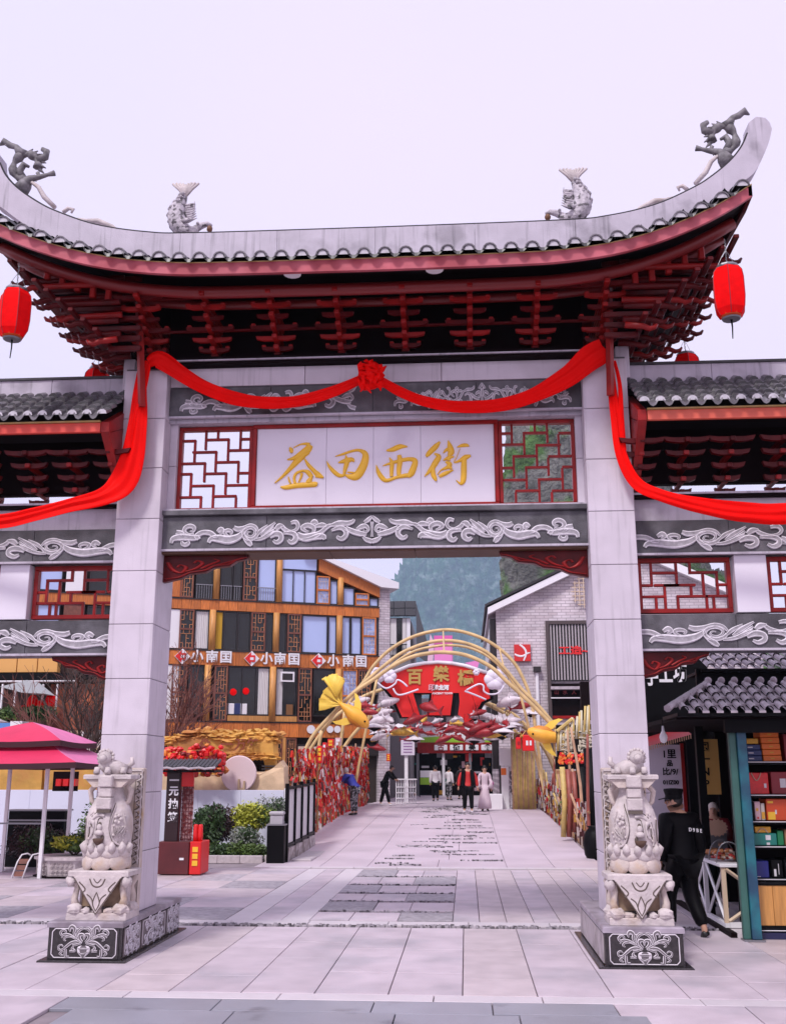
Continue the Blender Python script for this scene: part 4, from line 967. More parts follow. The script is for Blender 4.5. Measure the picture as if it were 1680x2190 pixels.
    def onv(a, z, dr=0.0):
        T = [(.19, .60), (.235, .72), (.25, .86), (.245, .98), (.215, 1.08), (.165, 1.17), (.13, 1.24)]; r0 = interp([(b, c) for c, b in T], z) + dr
        return (cos(a) * r0, sin(a) * r0 * .85, z)
    fv = lambda u, v, d: onv(-pi / 2 + u, v, d + .002)
    for st in ([(-.75, .74, .05), (-.72, .86, .05), (-.55, .97, .05), (-.25, 1.03, .05), (.05, 1.02, .04)], [(-.62, .97, .03), (-.4, .93, .07), (-.45, .84, .05), (-.6, .8, .02)], [(.55, 1.12, .02), (.35, 1.0, .025), (.3, .88, .02), (.5, .76, .03), (.8, .72, .02)], [(.85, 1.06, .02), (.95, .92, .02), (.85, .80, .02)],
               [(.3, .70, .02), (.45, .72, .04), (.4, .66, .02)]):
        rl.stroke([(a, b, w_ ) for a, b, w_ in st], fv, .018, 'round', sub=5)
    for k in range(5): rl.ball(onv(-pi / 2 + .62 + .12 * cos(k * 1.256), .98 + .035 * sin(k * 1.256), .01), .02, 7, 5)
    for k in range(7): rl.stroke([(.55, .80, .008), (.45 + k * .06, .86 + .01 * (k % 3), .014), (.42 + k * .09, .91, .006)], fv, .02, 'round', sub=3)
    for k in range(26): rl.ball(onv(-pi / 2 + R.uniform(.45, 1.1) * R.choice((-1, 1)), R.uniform(.68, 1.05), .0), (.016, .014, .016), 6, 4)
    rl.ball(onv(-pi / 2 - .12, .90, .012), (.03, .02, .035), 8, 6); rl.ball(onv(-pi / 2 - .12, .845, .015), (.05, .03, .03), 8, 6)
    rl.build('belly_relief', CARVL, vb, smooth=True); gv = MB()
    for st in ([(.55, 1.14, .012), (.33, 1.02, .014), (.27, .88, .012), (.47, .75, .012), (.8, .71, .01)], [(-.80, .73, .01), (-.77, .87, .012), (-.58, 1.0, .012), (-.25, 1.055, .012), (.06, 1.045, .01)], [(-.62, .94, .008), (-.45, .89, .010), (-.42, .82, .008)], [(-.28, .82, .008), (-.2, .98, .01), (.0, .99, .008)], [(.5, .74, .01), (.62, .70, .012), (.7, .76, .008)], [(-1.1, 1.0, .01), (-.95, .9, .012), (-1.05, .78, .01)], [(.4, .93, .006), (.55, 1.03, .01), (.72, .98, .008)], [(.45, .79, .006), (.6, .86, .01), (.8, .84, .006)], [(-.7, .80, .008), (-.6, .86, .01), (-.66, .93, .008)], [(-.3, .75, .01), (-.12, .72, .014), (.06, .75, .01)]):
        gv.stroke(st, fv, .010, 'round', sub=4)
    gv.build('groove_shade_lines', GSHADE, vb)  # dark outlines painted in place of crease shade around the relief
    MB().lathe([(.02, -.03), (.05, 0), (.06, .03), (.05, .035)], 12, onv(-pi / 2 - .12, .755, .03), sy=.6).build('carved_bowl', mat('dark_brown_recess', (.09, .05, .035), .8), vb, smooth=True)
    for (u, v) in ((-.12, .93), (.02, .80)): MB().ball(onv(-pi / 2 + u, v, .004), (.02, .012, .025), 7, 5).build('hollow_shade', GSHADE, vb)  # dark balls; shade of small hollows put into their colour
    # crouching lion on the lip
    li = MB(); li.tube([(.14, .02, 1.47), (.05, -.02, 1.49), (-.05, -.05, 1.52), (-.12, -.06, 1.55)], [.06, .085, .08, .05], 10)
    li.ball((-.06, -.1, 1.60), (.075, .07, .07), 10, 8); li.tube([(-.06, -.14, 1.6), (-.06, -.2, 1.585)], [.045, .035], 8)
    for k in range(14): li.ball((-.06 + .08 * cos(k * .45), -.08 + .02 * sin(k), 1.60 + .08 * sin(k * .45)), .022, 6, 4)
    for x, y in ((-.12, -.14), (0, -.15), (.14, -.06), (.16, .06)): li.tube([(x, y, 1.5), (x, y - .02, 1.44)], [.03, .035], 6)
    li.tube([(.14, .03, 1.5), (.2, .03, 1.55), (.19, .03, 1.61)], [.025, .03, .02], 6)
    for x in (-.1, -.02): li.ball((x, -.09, 1.665), (.018, .012, .022), 6, 4)
    li.build('lion', CARVL, t, smooth=True)
    for sx in (-1, 1):
        MB().tube([(sx * .15, -.02, 1.34), (sx * .22, -.02, 1.26), (sx * .2, -.02, 1.16), (sx * .17, -.02, 1.12)], [.03, .03, .025, .015], 7).build('handle', CARVE, t, smooth=True)
    # tall carved slab behind
    bs = MB().bb(-.19, .265, .24, .36, 0, 1.50).build('back_slab', CARVE, t, bev=.012)
    f3 = lambda u, v, d: (u, .238 - d, v); sr_ = MB()
    for k in range(9):
        z = .52 + k * .105
        for xe in (-.15, .225):
            sr_.stroke([(xe - .03, z, .018), (xe + .025, z + .03, .022), (xe + .02, z + .065, .018), (xe - .015, z + .06, .014), (xe - .01, z + .09, .012)], f3, .012, 'round', sub=4)
    sr_.stroke([(-.17, 1.47, .02), (.245, 1.47, .02)], f3, .01, 'round'); sr_.stroke([(.25, .5, .014), (.25, 1.47, .014)], f3, .01, 'round')
    sr_.build('border_scroll', CARVL, bs, smooth=True); g2_ = MB()
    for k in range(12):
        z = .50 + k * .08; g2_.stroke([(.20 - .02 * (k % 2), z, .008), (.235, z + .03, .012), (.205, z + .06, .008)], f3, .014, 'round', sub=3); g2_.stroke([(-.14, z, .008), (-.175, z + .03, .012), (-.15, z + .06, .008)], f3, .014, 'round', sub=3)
    g2_.stroke([(.262, .03, .008), (.262, 1.46, .008)], f3, .004, 'round'); g2_.stroke([(.18, .5, .006), (.18, 1.42, .006)], f3, .004, 'round'); g2_.build('groove_shade_lines', GSHADE, bs)  # dark strokes painted as crevice shade along the border scroll
    return t
va = vase_statue('carved pale stone vase with a lion on top, on the left base of the gateway')
va.location = (-3.76, 11.2, .402)
dup(va, (1.69, 11.2, .402), None, 'carved pale stone vase with a lion on top, on the right base of the gateway', (-1, 1, 1))

# --- one-yuan fortune kiosk
k_ = thing('fortune_kiosk', 'narrow dark red kiosk with white characters down its side behind the left pillar', 'kiosk', (-5.3, 19.8, 0))
KR = mat('dark_red_kiosk_paint', (.10, .012, .014), .4, var=.2, vs=3)
MB().bb(-5.66, -5.08, 19.65, 20.3, .05, .62).build('counter_box', KR, k_, bev=.01)
MB().bb(-5.076, -4.86, 19.68, 20.3, .05, .62).build('side_box', REDP, k_, bev=.01)
for z in (.2, .32, .44): MB().bb(-5.02, -4.92, 19.665, 19.68, z, z + .09).build('gold_mark', GOLD, k_)
MB().bb(-5.25, -5.17, 19.64, 19.65, .30, .34).build('lock_plate', WHITE, k_)
MB().bb(-5.58, -5.33, 19.72, 19.82,   .62, 1.86).build('sign_column', mat('blackish_maroon', (.02, .004, .005), .4), k_, bev=.006)
for i, ch_ in enumerate('一元抽签'):
    z = (1.70, 1.51, 1.28, 1.04)[i]
    text(ch_, .185, WHITE, k_, (-5.435, 19.715, z), ext=.004, bold=.006, name='character')
MB().bb(-5.325, -5.312, 19.75, 19.79, .62, 1.86).build('post', KR, k_)
for i in range(5):
    MB().bb(-5.31 + i * .05, -5.30 + i * .05, 19.78, 19.79, .63, 1.6).build('grille_bar', KR, k_)
for i in range(14):
    MB().bb(-5.31, -5.09, 19.785, 19.80, .66 + i * .07, .67 + i * .07).build('grille_bar', KR, k_)
MB().bb(-5.31, -5.09, 19.85, 19.86, .63, 1.6).build('back_board', mat('mottled_white_red', (.45, .25, .25), .6, c2=(.2, .02, .02), c2s=14, c2t=(.48, .52)), k_)
MB().bb(-5.31, -5.09, 19.76, 19.86, 1.6, 1.86).build('red_head_board', REDP, k_, bev=.006)
r_ = MB(); 
for i in range(17): r_.tube([(-5.85 + i * .075, 19.45, 1.93), (-5.85 + i * .075, 20.0, 2.08)], .035, 6)
r_.build('roof', TILED, k_); MB().bb(-5.9, -4.62, 19.44, 20.02, 1.86, 1.90).build('roof_board', BLACK, k_)
stuff(MB().tube([(-5.9 + i * .1, 19.42, 1.93 + .012 * sin(i * 2.1)) for i in range(14)], .02, 6).build('pale_eave_edge', TILEP, k_))
for x in (-5.02, -4.93): MB().lathe([(.045, 0), (.05, .1), (.042, .28), (.03, .3)], 12, (x, 19.85, .62)).build('fortune_tube', REDP, k_, smooth=True)

# --- parasol with its posts
pz = thing('double_parasol', 'large two-tiered square pink red parasol on a thin frame at the left', 'parasol', (-8.2, 19.6, 0))
PINK = mat('crimson_parasol_cloth', (.60, .018, .085), .6, var=.10, vs=2, bump=.2, bs=9); PINK2 = mat('light_pink_parasol_cloth', (.68, .17, .36), .6, var=.1, vs=2, bump=.2, bs=9)
def canopy(cx, cy, hx, z0, z1, top, sag, parent):
    c4 = [(-hx, -hx), (hx, -hx), (hx, hx), (-hx, hx)]; n_ = 8
    for q in range(4):
        a, b = c4[q], c4[(q + 1) % 4]; rows_ = []
        for i in range(n_ + 1):
            t_ = i / n_; kx = 1 - t_ * (1 - top); z = z0 + (z1 - z0) * t_ - sag * sin(pi * t_)
            rows_.append([(cx + (a[0] + (b[0] - a[0]) * j / 6) * kx, cy + (a[1] + (b[1] - a[1]) * j / 6) * kx, z - .03 * sin(pi * j / 6) * (1 - t_)) for j in range(7)])
        MB().sheet(rows_).build('canopy_panel', PINK if q in (0, 3) else PINK2, parent, smooth=True)
        MB().sheet([[(p[0], p[1], p[2] - .10) for p in rows_[0]], rows_[0]]).build('valance', mat('dark_maroon_cloth', (.04, .005, .012), .7), parent)
canopy(-8.2, 19.6, 1.45, 2.03, 2.40, .42, .03, pz); canopy(-8.2, 19.6, .95, 2.42, 2.78, .02, -.03, pz)
for sx in (-1, 1):
    for sy in (-1, 1): MB().bb(-8.2 + sx * .62 - .03, -8.2 + sx * .62 + .03, 19.6 + sy * .62 - .03, 19.6 + sy * .62 + .03, 0.002, 2.12).build('post', WHITE, pz)
for z in (1.96, .95):
    for sy in (-1, 1): MB().bb(-8.78, -7.62, 19.6 + sy * .62 - .015, 19.6 + sy * .62 + .015, z, z + .03).build('rail', GREYM, pz)
st_ = thing('white_post', 'plain pale post between the parasol and the left carved vase', 'post', (-7.0, 20.4, 0)); MB().bb(-7.14, -6.92, 20.4, 20.55, .002, 1.75).build('shaft', STONE, st_, bev=.01)
MB().bb(-7.17, -6.89, 20.37, 20.58, 1.752, 1.80).build('head', STONE, st_, bev=.01)
# --- carved planter with clipped shrub
LEAFD = mat('dark_green_leaf', (.035, .075, .018), .5, var=.5, vs=5); LEAFL = mat('yellow_green_leaf', (.36, .38, .03), .5, var=.4, vs=5)
LEAFM = mat('maroon_leaf', (.045, .022, .022), .5, var=.5, vs=5); LEAFG = mat('mid_green_leaf', (.09, .15, .03), .5, var=.4, vs=5); LEAFW = mat('grey_variegated_leaf', (.28, .30, .26), .6, var=.5, vs=7)
TWIG = mat('dark_twig', (.05, .03, .025), .8); TWIGR = mat('reddish_twig', (.17, .06, .045), .8)
def leaves(mb, c, r, n_, sz, rnd_, mi=0, shell=.5):
    for _ in range(n_):
        a, b = rnd_.uniform(0, 2 * pi), rnd_.uniform(-1, 1); k = rnd_.uniform(shell, 1) * (1 + .22 * noise.noise(Vector((c[0] + cos(a) * 2, c[1] + sin(a) * 2, b * 2))))
        s_ = math.sqrt(1 - b * b); p = Vector((c[0] + r[0] * cos(a) * s_ * k, c[1] + r[1] * sin(a) * s_ * k, c[2] + r[2] * b * k))
        u = Vector((rnd_.uniform(-1, 1), rnd_.uniform(-1, 1), rnd_.uniform(-1, 1))).normalized(); v = u.orthogonal().normalized(); z = sz * rnd_.uniform(.6, 1.3)
        mb.add([p - u * z, p - v * z * .4, p + u * z, p + v * z * .4], [(0, 1, 2, 3)], mi)
def shrub(label, loc, r, mats, n_=1500, sz=.035, seed=1, cat='shrub', grp=None, blobs=5, stem_=True):
    t = thing('shrub', label, cat, loc, grp); rn = random.Random(seed); mb = MB(); n_ = int(n_ * 2.2); sz *= 1.25; r = tuple(a * 1.15 for a in r)
    for k in range(blobs):
        o = (rn.uniform(-.45, .45) * r[0], rn.uniform(-.4, .4) * r[1], r[2] * rn.uniform(.75, 1.15)); kk = rn.uniform(.5, .75)
        if blobs == 1: o = (0, 0, r[2]); kk = 1
        leaves(mb, (loc[0] + o[0], loc[1] + o[1], loc[2] + o[2]), (r[0] * kk, r[1] * kk, r[2] * kk), n_ // blobs, sz, rn, mi=k % len(mats), shell=.35)
    mb.build('foliage', mats, t)
    if stem_:
        s_ = MB()
        for k in range(7):
            a = rn.uniform(0, 2 * pi); s_.tube([(loc[0], loc[1], loc[2]), (loc[0] + cos(a) * r[0] * .3, loc[1] + sin(a) * r[1] * .3, loc[2] + r[2] * .7), (loc[0] + cos(a) * r[0] * .5, loc[1] + sin(a) * r[1] * .5, loc[2] + r[2] * 1.4)], [.02, .012, .004], 5)
        s_.build('stem', TWIG, t)
    return t
pl = thing('stone_planter', 'carved pale stone planter with fretwork sides beside the left vase', 'planter', (-7.2, 19.6, 0))
PLS = mat('planter_stone', (.52, .46, .47), .7, var=.15, vs=12, bump=.2)
oc = lambda r, z, sx=1.0: [(-7.2 + cos(pi / 8 + pi / 4 * k) * r * sx, 19.6 + sin(pi / 8 + pi / 4 * k) * r, z) for k in range(8)]
def octa(r0, z0, r1, z1, name, m_, par):
    a, b = oc(r0, z0), oc(r1, z1); return MB().add(a + b, [(k, (k + 1) % 8, (k + 1) % 8 + 8, k + 8) for k in range(8)] + [tuple(range(8, 16)), tuple(reversed(range(8)))]).build(name, m_, par)
octa(.70, .002, .70, .06, 'foot', SHADEBLK, pl); octa(.62, .06, .66, .33, 'bowl', PLS, pl); octa(.70, .332, .70, .38, 'rim', PLS, pl)
for k in (4, 5, 6):
    a, b = oc(.645, 0)[k], oc(.645, 0)[(k + 1) % 8]; A_, B_ = Vector(a), Vector(b); nn = (B_ - A_).cross(Vector((0, 0, 1))).normalized(); nn = nn if nn.y < 0 or True else -nn
    if nn.dot(Vector((A_.x + 7.2, A_.y - 19.6, 0))) < 0: nn = -nn
    ff = lambda u, v, d: tuple(A_.lerp(B_, u) + Vector((0, 0, v)) + nn * (d + .012)); fm = MB()
    for i in range(5):
        for j in range(3):
            u0, v0 = .1 + i * .17, .09 + j * .075
            for st in ([(u0, v0, .012), (u0 + .13, v0 + .0, .012)], [(u0 + .13, v0, .012), (u0 + .13, v0 + .055, .012)], [(u0 + .04, v0 + .02, .010), (u0 + .09, v0 + .045, .010)], [(u0, v0 + .055, .01), (u0, v0 + .015, .01)], [(u0, v0 + .055, .01), (u0 + .08, v0 + .055, .01)]):
                fm.stroke([(p[0], p[1], p[2]) for p in st], ff, .012, 'round', sub=2)
    fm.build('fretwork_panel', CARVL, pl)
shrub('low clipped green shrub growing in the fretwork stone planter', (-7.2, 19.6, .36), (.52, .5, .20), [LEAFD, LEAFG, LEAFL], 1600, .035, 5, blobs=6)
shrub('dark maroon bush left of the stone planter under the parasol', (-8.2, 20.6, .05), (.65, .5, .42), [LEAFM, LEAFM, LEAFD], 1600, .035, 6, blobs=6)
shrub('spiky green shrub in front of the white hoarding behind the stone planter', (-7.9, 22.8, .05), (.5, .4, .65), [LEAFG, LEAFD], 900, .04, 8)
bx = thing('black_cabinet', 'low black cabinet under the pink parasol', 'cabinet', (-8.5, 20.9, 0)); MB().bb(-9.2, -8.05, 21.2, 21.5, .002, 1.1).build('carcase', BLACK, bx, bev=.01); MB().bb(-9.25, -8.0, 21.15, 21.55, 1.102, 1.13).build('top', GREYM, bx)
ch = thing('folding_chair', 'folded wooden deck chair with a white frame beside the stone planter', 'chair', (-8.05, 19.1, 0))
ch_p = [(-8.10, 19.0, .01), (-8.03, 19.05, .30), (-7.98, 19.1, .42), (-7.90, 19.15, .44), (-7.84, 19.2, .40)]
for dx in (0, .2): MB().tube([(a + dx, b, c) for a, b, c in ch_p], .014, 6).build('frame', WHITE, ch, smooth=True)
for k in range(3): MB().box((-7.97 + k * .028, 19.03 + k * .015, .10 + k * .105), (.18, .02, .085), (radians(-15), 0, 0)).build('seat_slat', WOODD, ch)

# --- kerbed bed and bin, hoarding behind
bed = thing('kerbed_bed', 'low pale stone kerb with carved face around the shrub bed', 'kerb', (-5.4, 22.7, 0))
for i in range(4): MB().bb(-6.2 + i * .48 + .003, -5.72 + i * .48 - .003, 22.62, 22.75, .004, .16).build('kerb_stone', PLS, bed, bev=.008)
MB().bb(-4.27, -4.14, 22.76, 24.2, .004, .16).build('kerb_stone', PLS, bed, bev=.008)
stuff(MB().bb(-8.2, -4.28, 22.76, 24.5, .003, .08).build('soil', mat('dark_soil', (.03, .02, .015), .95), bed))
shrub('round dark maroon bush behind the low hedge in the bed', (-5.45, 23.4, .10), (.48, .4, .52), [LEAFM, LEAFM, LEAFD], 1900, .035, 11)
shrub('bright yellow green rounded bush right of the maroon bush', (-4.72, 23.6, .50), (.50, .35, .38), [LEAFL, LEAFL, LEAFG], 1800, .035, 12)
shrub('pale grey green leafless looking bush below the yellow bush', (-4.7, 23.3, .08), (.42, .3, .34), [LEAFW, LEAFD], 1100, .03, 13)
shrub('airy variegated shrub against the white hoarding near the bin', (-4.35, 24.1, .6), (.38, .25, .42), [LEAFW, LEAFD], 700, .03, 14)
shrub('low bright green hedge along the kerbed bed', (-5.1, 22.98, .04), (.92, .17, .19), [LEAFG, LEAFD], 2600, .035, 15, blobs=9)
shrub('dark needle-leaved shrub just right of the red kiosk', (-5.6, 23.2, .2), (.35, .3, .55), [LEAFD], 800, .045, 16)
bn = thing('litter_bin', 'black litter bin with a grey domed top at the end of the bridge fence', 'bin', (-3.97, 22.5, 0))
MB().bb(-4.15, -3.79, 22.35, 22.65, .004, .78).build('bin_body', BLACK, bn, bev=.012); MB().bb(-4.17, -3.77, 22.33, 22.67, .782, .81).build('rim', GREYM, bn)
MB().slab(-4.10, -3.84, 22.4, 22.62, .812, 1.0, .02).build('hood', mat('bin_hood_grey', (.42, .40, .43), .5), bn); MB().slab(-4.12, -3.82, 22.38, 22.64, 1.002, 1.06, .02).build('hood_top', mat('bin_hood_grey', (.42, .40, .43), .5), bn)
hd = thing('white_hoarding', 'long plain white hoarding behind the shrubs', 'hoarding', (-8, 24.6, 0))
for i in range(9): MB().fslab(-13.2 + i * 1.0, -12.203 + i * 1.0, 24.6, 24.66, .02, 1.46, .004).build('hoarding_panel', mat('hoarding_white', (.66, .68, .80), .5, var=.03, vs=1), hd)
MB().bb(-4.19, -4.08, 24.58, 24.7, .004, 1.5).build('end_post', WHITE, hd)
# golden rock landscape and carved gold tablet above the hoarding
ROCKG = mat('golden_ochre_rock', (.62, .34, .07), .7, var=.25, vs=3, bump=.5, bs=9, c2=(.45, .19, .05), c2s=1.5); ROCKP = mat('pale_sandy_rock', (.66, .48, .30), .7, var=.2, vs=3, bump=.4, bs=9)
def rock(P, y0, y1, name, m, parent, seed=0, rough=.06):
    rn = random.Random(seed); mb = MB(); n_ = len(P); L_ = []
    for j in range(4):
        y = y0 + (y1 - y0) * j / 3; k = (0.94, 1, 1, .9)[j]; cx = sum(p[0] for p in P) / n_; cz = min(p[1] for p in P)
        L_.append([(cx + (p[0] - cx) * k + rn.uniform(-rough, rough) * .5, y + rn.uniform(-rough, rough) * .5, cz + (p[1] - cz) * k + rn.uniform(-rough, rough) * .3) for p in P])
    for l in L_: l.append(l[0])
    mb.sheet(L_); mb.add(L_[0][:-1], [tuple(range(n_))]); mb.add(L_[-1][:-1], [tuple(reversed(range(n_)))])
    return mb.build(name, m, parent)
def spts(pts, Y): return [(at(a, b, Y).x, at(a, b, Y).z) for a, b in pts]
rl_ = thing('golden_rock_garden', 'miniature golden rock mountains standing along the top of the hoarding', 'rockery', (-6, 25.2, 0))
for i, P in enumerate(([(410, 1662), (432, 1650), (448, 1640), (462, 1618), (472, 1622), (488, 1640), (500, 1662)], [(500, 1662), (520, 1655), (560, 1652), (590, 1640), (604, 1625), (612, 1640), (612, 1690), (500, 1690)], [(395, 1690), (395, 1660), (410, 1652), (500, 1656), (500, 1690)],
                       [(0, 1690), (0, 1640), (30, 1625), (60, 1635), (100, 1640), (100, 1690)], [(100, 1690), (102, 1630), (150, 1625), (200, 1635), (230, 1660), (230, 1690)], [(-60, 1690), (-50, 1600), (-10, 1610), (0, 1690)])):
    rock(spts(P, 25.2), 25.0, 25.7, 'rock_peak', ROCKG if i in (0, 3, 4) else ROCKP, rl_, i)
rock(spts([(-80, 1560 + 150), (-80, 1650), (612, 1650), (612, 1700)], 25.9), 25.9, 26.5, 'rock_base', ROCKP, rl_, 9)
gt = thing('golden_stone_tablet', 'big weathered golden stone tablet with carved red brown characters over an opening', 'tablet', (-5.8, 26.2, 0))
rock(spts([(360, 1610), (372, 1580), (420, 1572), (500, 1566), (560, 1570), (592, 1576), (594, 1618), (560, 1620), (520, 1612), (470, 1614), (420, 1622)], 26), 25.85, 26.25, 'tablet', ROCKG, gt, 3, .05)
rock(spts([(565, 1618), (592, 1618), (590, 1640), (594, 1690), (568, 1690), (566, 1640)], 26.1), 26.0, 26.3, 'pier', ROCKG, gt, 4)
for i, a in enumerate((568, 566)): MB().bb(at(562, 1640, 26).x, at(594, 1640, 26).x, 25.86, 25.99, at(562, 1640 + i * 6, 26).z, at(562, 1637 + i * 6, 26).z).build('pier_tile', TILED, gt)
CARR = mat('red_brown_carving', (.22, .05, .02), .7)
for i, ch_ in enumerate('像一万年'):
    q = at((448, 486, 515, 541)[i] if i else 440, 1590 - i * .5, 25.8); text(ch_, .30, CARR, gt, (q.x, 25.76, q.z - .05), (pi / 2, 0, 0), ext=.012, bold=.006, name='carved_character')
for i in range(26):
    f_ = i / 25; a_ = at(362 + 232 * f_, 1575 + 8 * sin(i * 1.9) + (8 if i < 4 else 0), 26); MB().ball((a_.x, 26.02, a_.z), (R.uniform(.16, .30), .20, R.uniform(.06, .13)), 12, 8, wob=1.2).build('rock_lump', ROCKG, gt)
    a_ = at(380 + 205 * f_, 1617 + 5 * sin(i * 2.3), 26); MB().ball((a_.x, 26.0, a_.z), (R.uniform(.16, .26), .17, R.uniform(.04, .08)), 12, 8, wob=1.2).build('rock_lump', ROCKG, gt)
dk = MB().bb(at(500, 1640, 26.9).x, at(566, 1640, 26.9).x, 26.85, 26.9, at(500, 1690, 26.9).z, at(500, 1614, 26.9).z).build('dark_opening', SHADEBLK, gt)
dm = thing('round_drum_disc', 'large pale pink round disc standing before the golden rocks', 'disc', (at(512, 1655, 24.95).x, 24.9, at(512, 1690, 24.9).z))
c_ = at(511, 1655, 24.9); ds = MB(); ds.lathe([(.40, -.04), (.42, -.02), (.42, .02), (.40, .04)], 36)
do = ds.build('disc', mat('pale_pink_skin', (.70, .55, .56), .5), None, smooth=False); do.parent = dm; do.location = (c_.x - dm.location.x, 0, c_.z - dm.location.z); do.rotation_euler = (pi / 2, 0, 0)
MB().prism([(c_.x + .0, c_.z - .40), (c_.x + .17, c_.z - .40), (c_.x + .17, c_.z - .16), (c_.x + .13, c_.z - .16), (c_.x + .12, c_.z - .32), (c_.x + .05, c_.z - .32), (c_.x + .04, c_.z - .12), (c_.x + .0, c_.z - .12)], 24.80, 24.85).build('notch_frame', mat('tan_frame', (.45, .32, .2), .6), dm)
MB().bb(c_.x - .2, c_.x + .2, 24.78, 25.0, c_.z - .50, c_.z - .42).build('disc_foot', SHADEBLK, dm)
# mass of red paper flowers between the kiosk and the disc
fm = MB(); rn = random.Random(4)
for _ in range(420):
    q = at(rn.uniform(352, 478), 1600 + 50 * rn.random() ** .7 + 8 * sin(_), 24.3); s_ = rn.uniform(.03, .10)
    fm.ball((q.x, 24.3 + rn.uniform(-.2, .2), q.z), (s_, s_, s_ * .8), 6, 4, mi=rn.choice((0, 0, 0, 1, 2)), wob=.5)
fl_ = fm.build('red_flower_mass', [REDP, mat('orange_petal', (.75, .22, .03), .5), mat('dark_red_petal', (.2, .01, .01), .5)]); stuff(fl_)
tag(fl_, 'dense heap of red and orange artificial flowers above the kiosk roof', 'flowers')

# --- black fence at the start of the bridge
fe = thing('bridge_fence_panel', 'black framed fence with pale vertical panels behind the litter bin', 'fence', (-3.8, 22.6, 0))
def YZ(Y): return zg(Y)
for i in range(5):
    y = 22.7 + i * 1.0; MB().bb(-3.84, -3.76, y - .04, y + .04, YZ(y), YZ(y) + 1.62).build('post', BLACK, fe, bev=.006)
    if i < 4:
        y1 = y + 1.0; zb = YZ(y)
        for z in (.32, 1.50): MB().bb(-3.83, -3.77, y + .045, y1 - .045, zb + z, zb + z + .06).build('rail', BLACK, fe)
        for k in range(4): MB().bb(-3.815, -3.80, y + .07 + k * .22, y + .24 + k * .22, zb + .39, zb + 1.49).build('pale_panel', mat('frosted_panel', (.55, .53, .56), .35), fe)
        MB().bb(-3.86, -3.74, y + .045, y1 - .045, zb - .05, zb + .30).build('plinth_stone', mat('mottled_plinth', (.28, .23, .22), .7, c2=(.5, .45, .45), c2s=8, var=.2), fe)
for i in range(3): MB().slab(-3.70, -3.28, 22.8 + i * .8, 23.56 + i * .8, zg(23.5), zg(23.5) + .07, .02).build('kerb_stone', mat('grey_step', (.45, .40, .42), .6), fe)

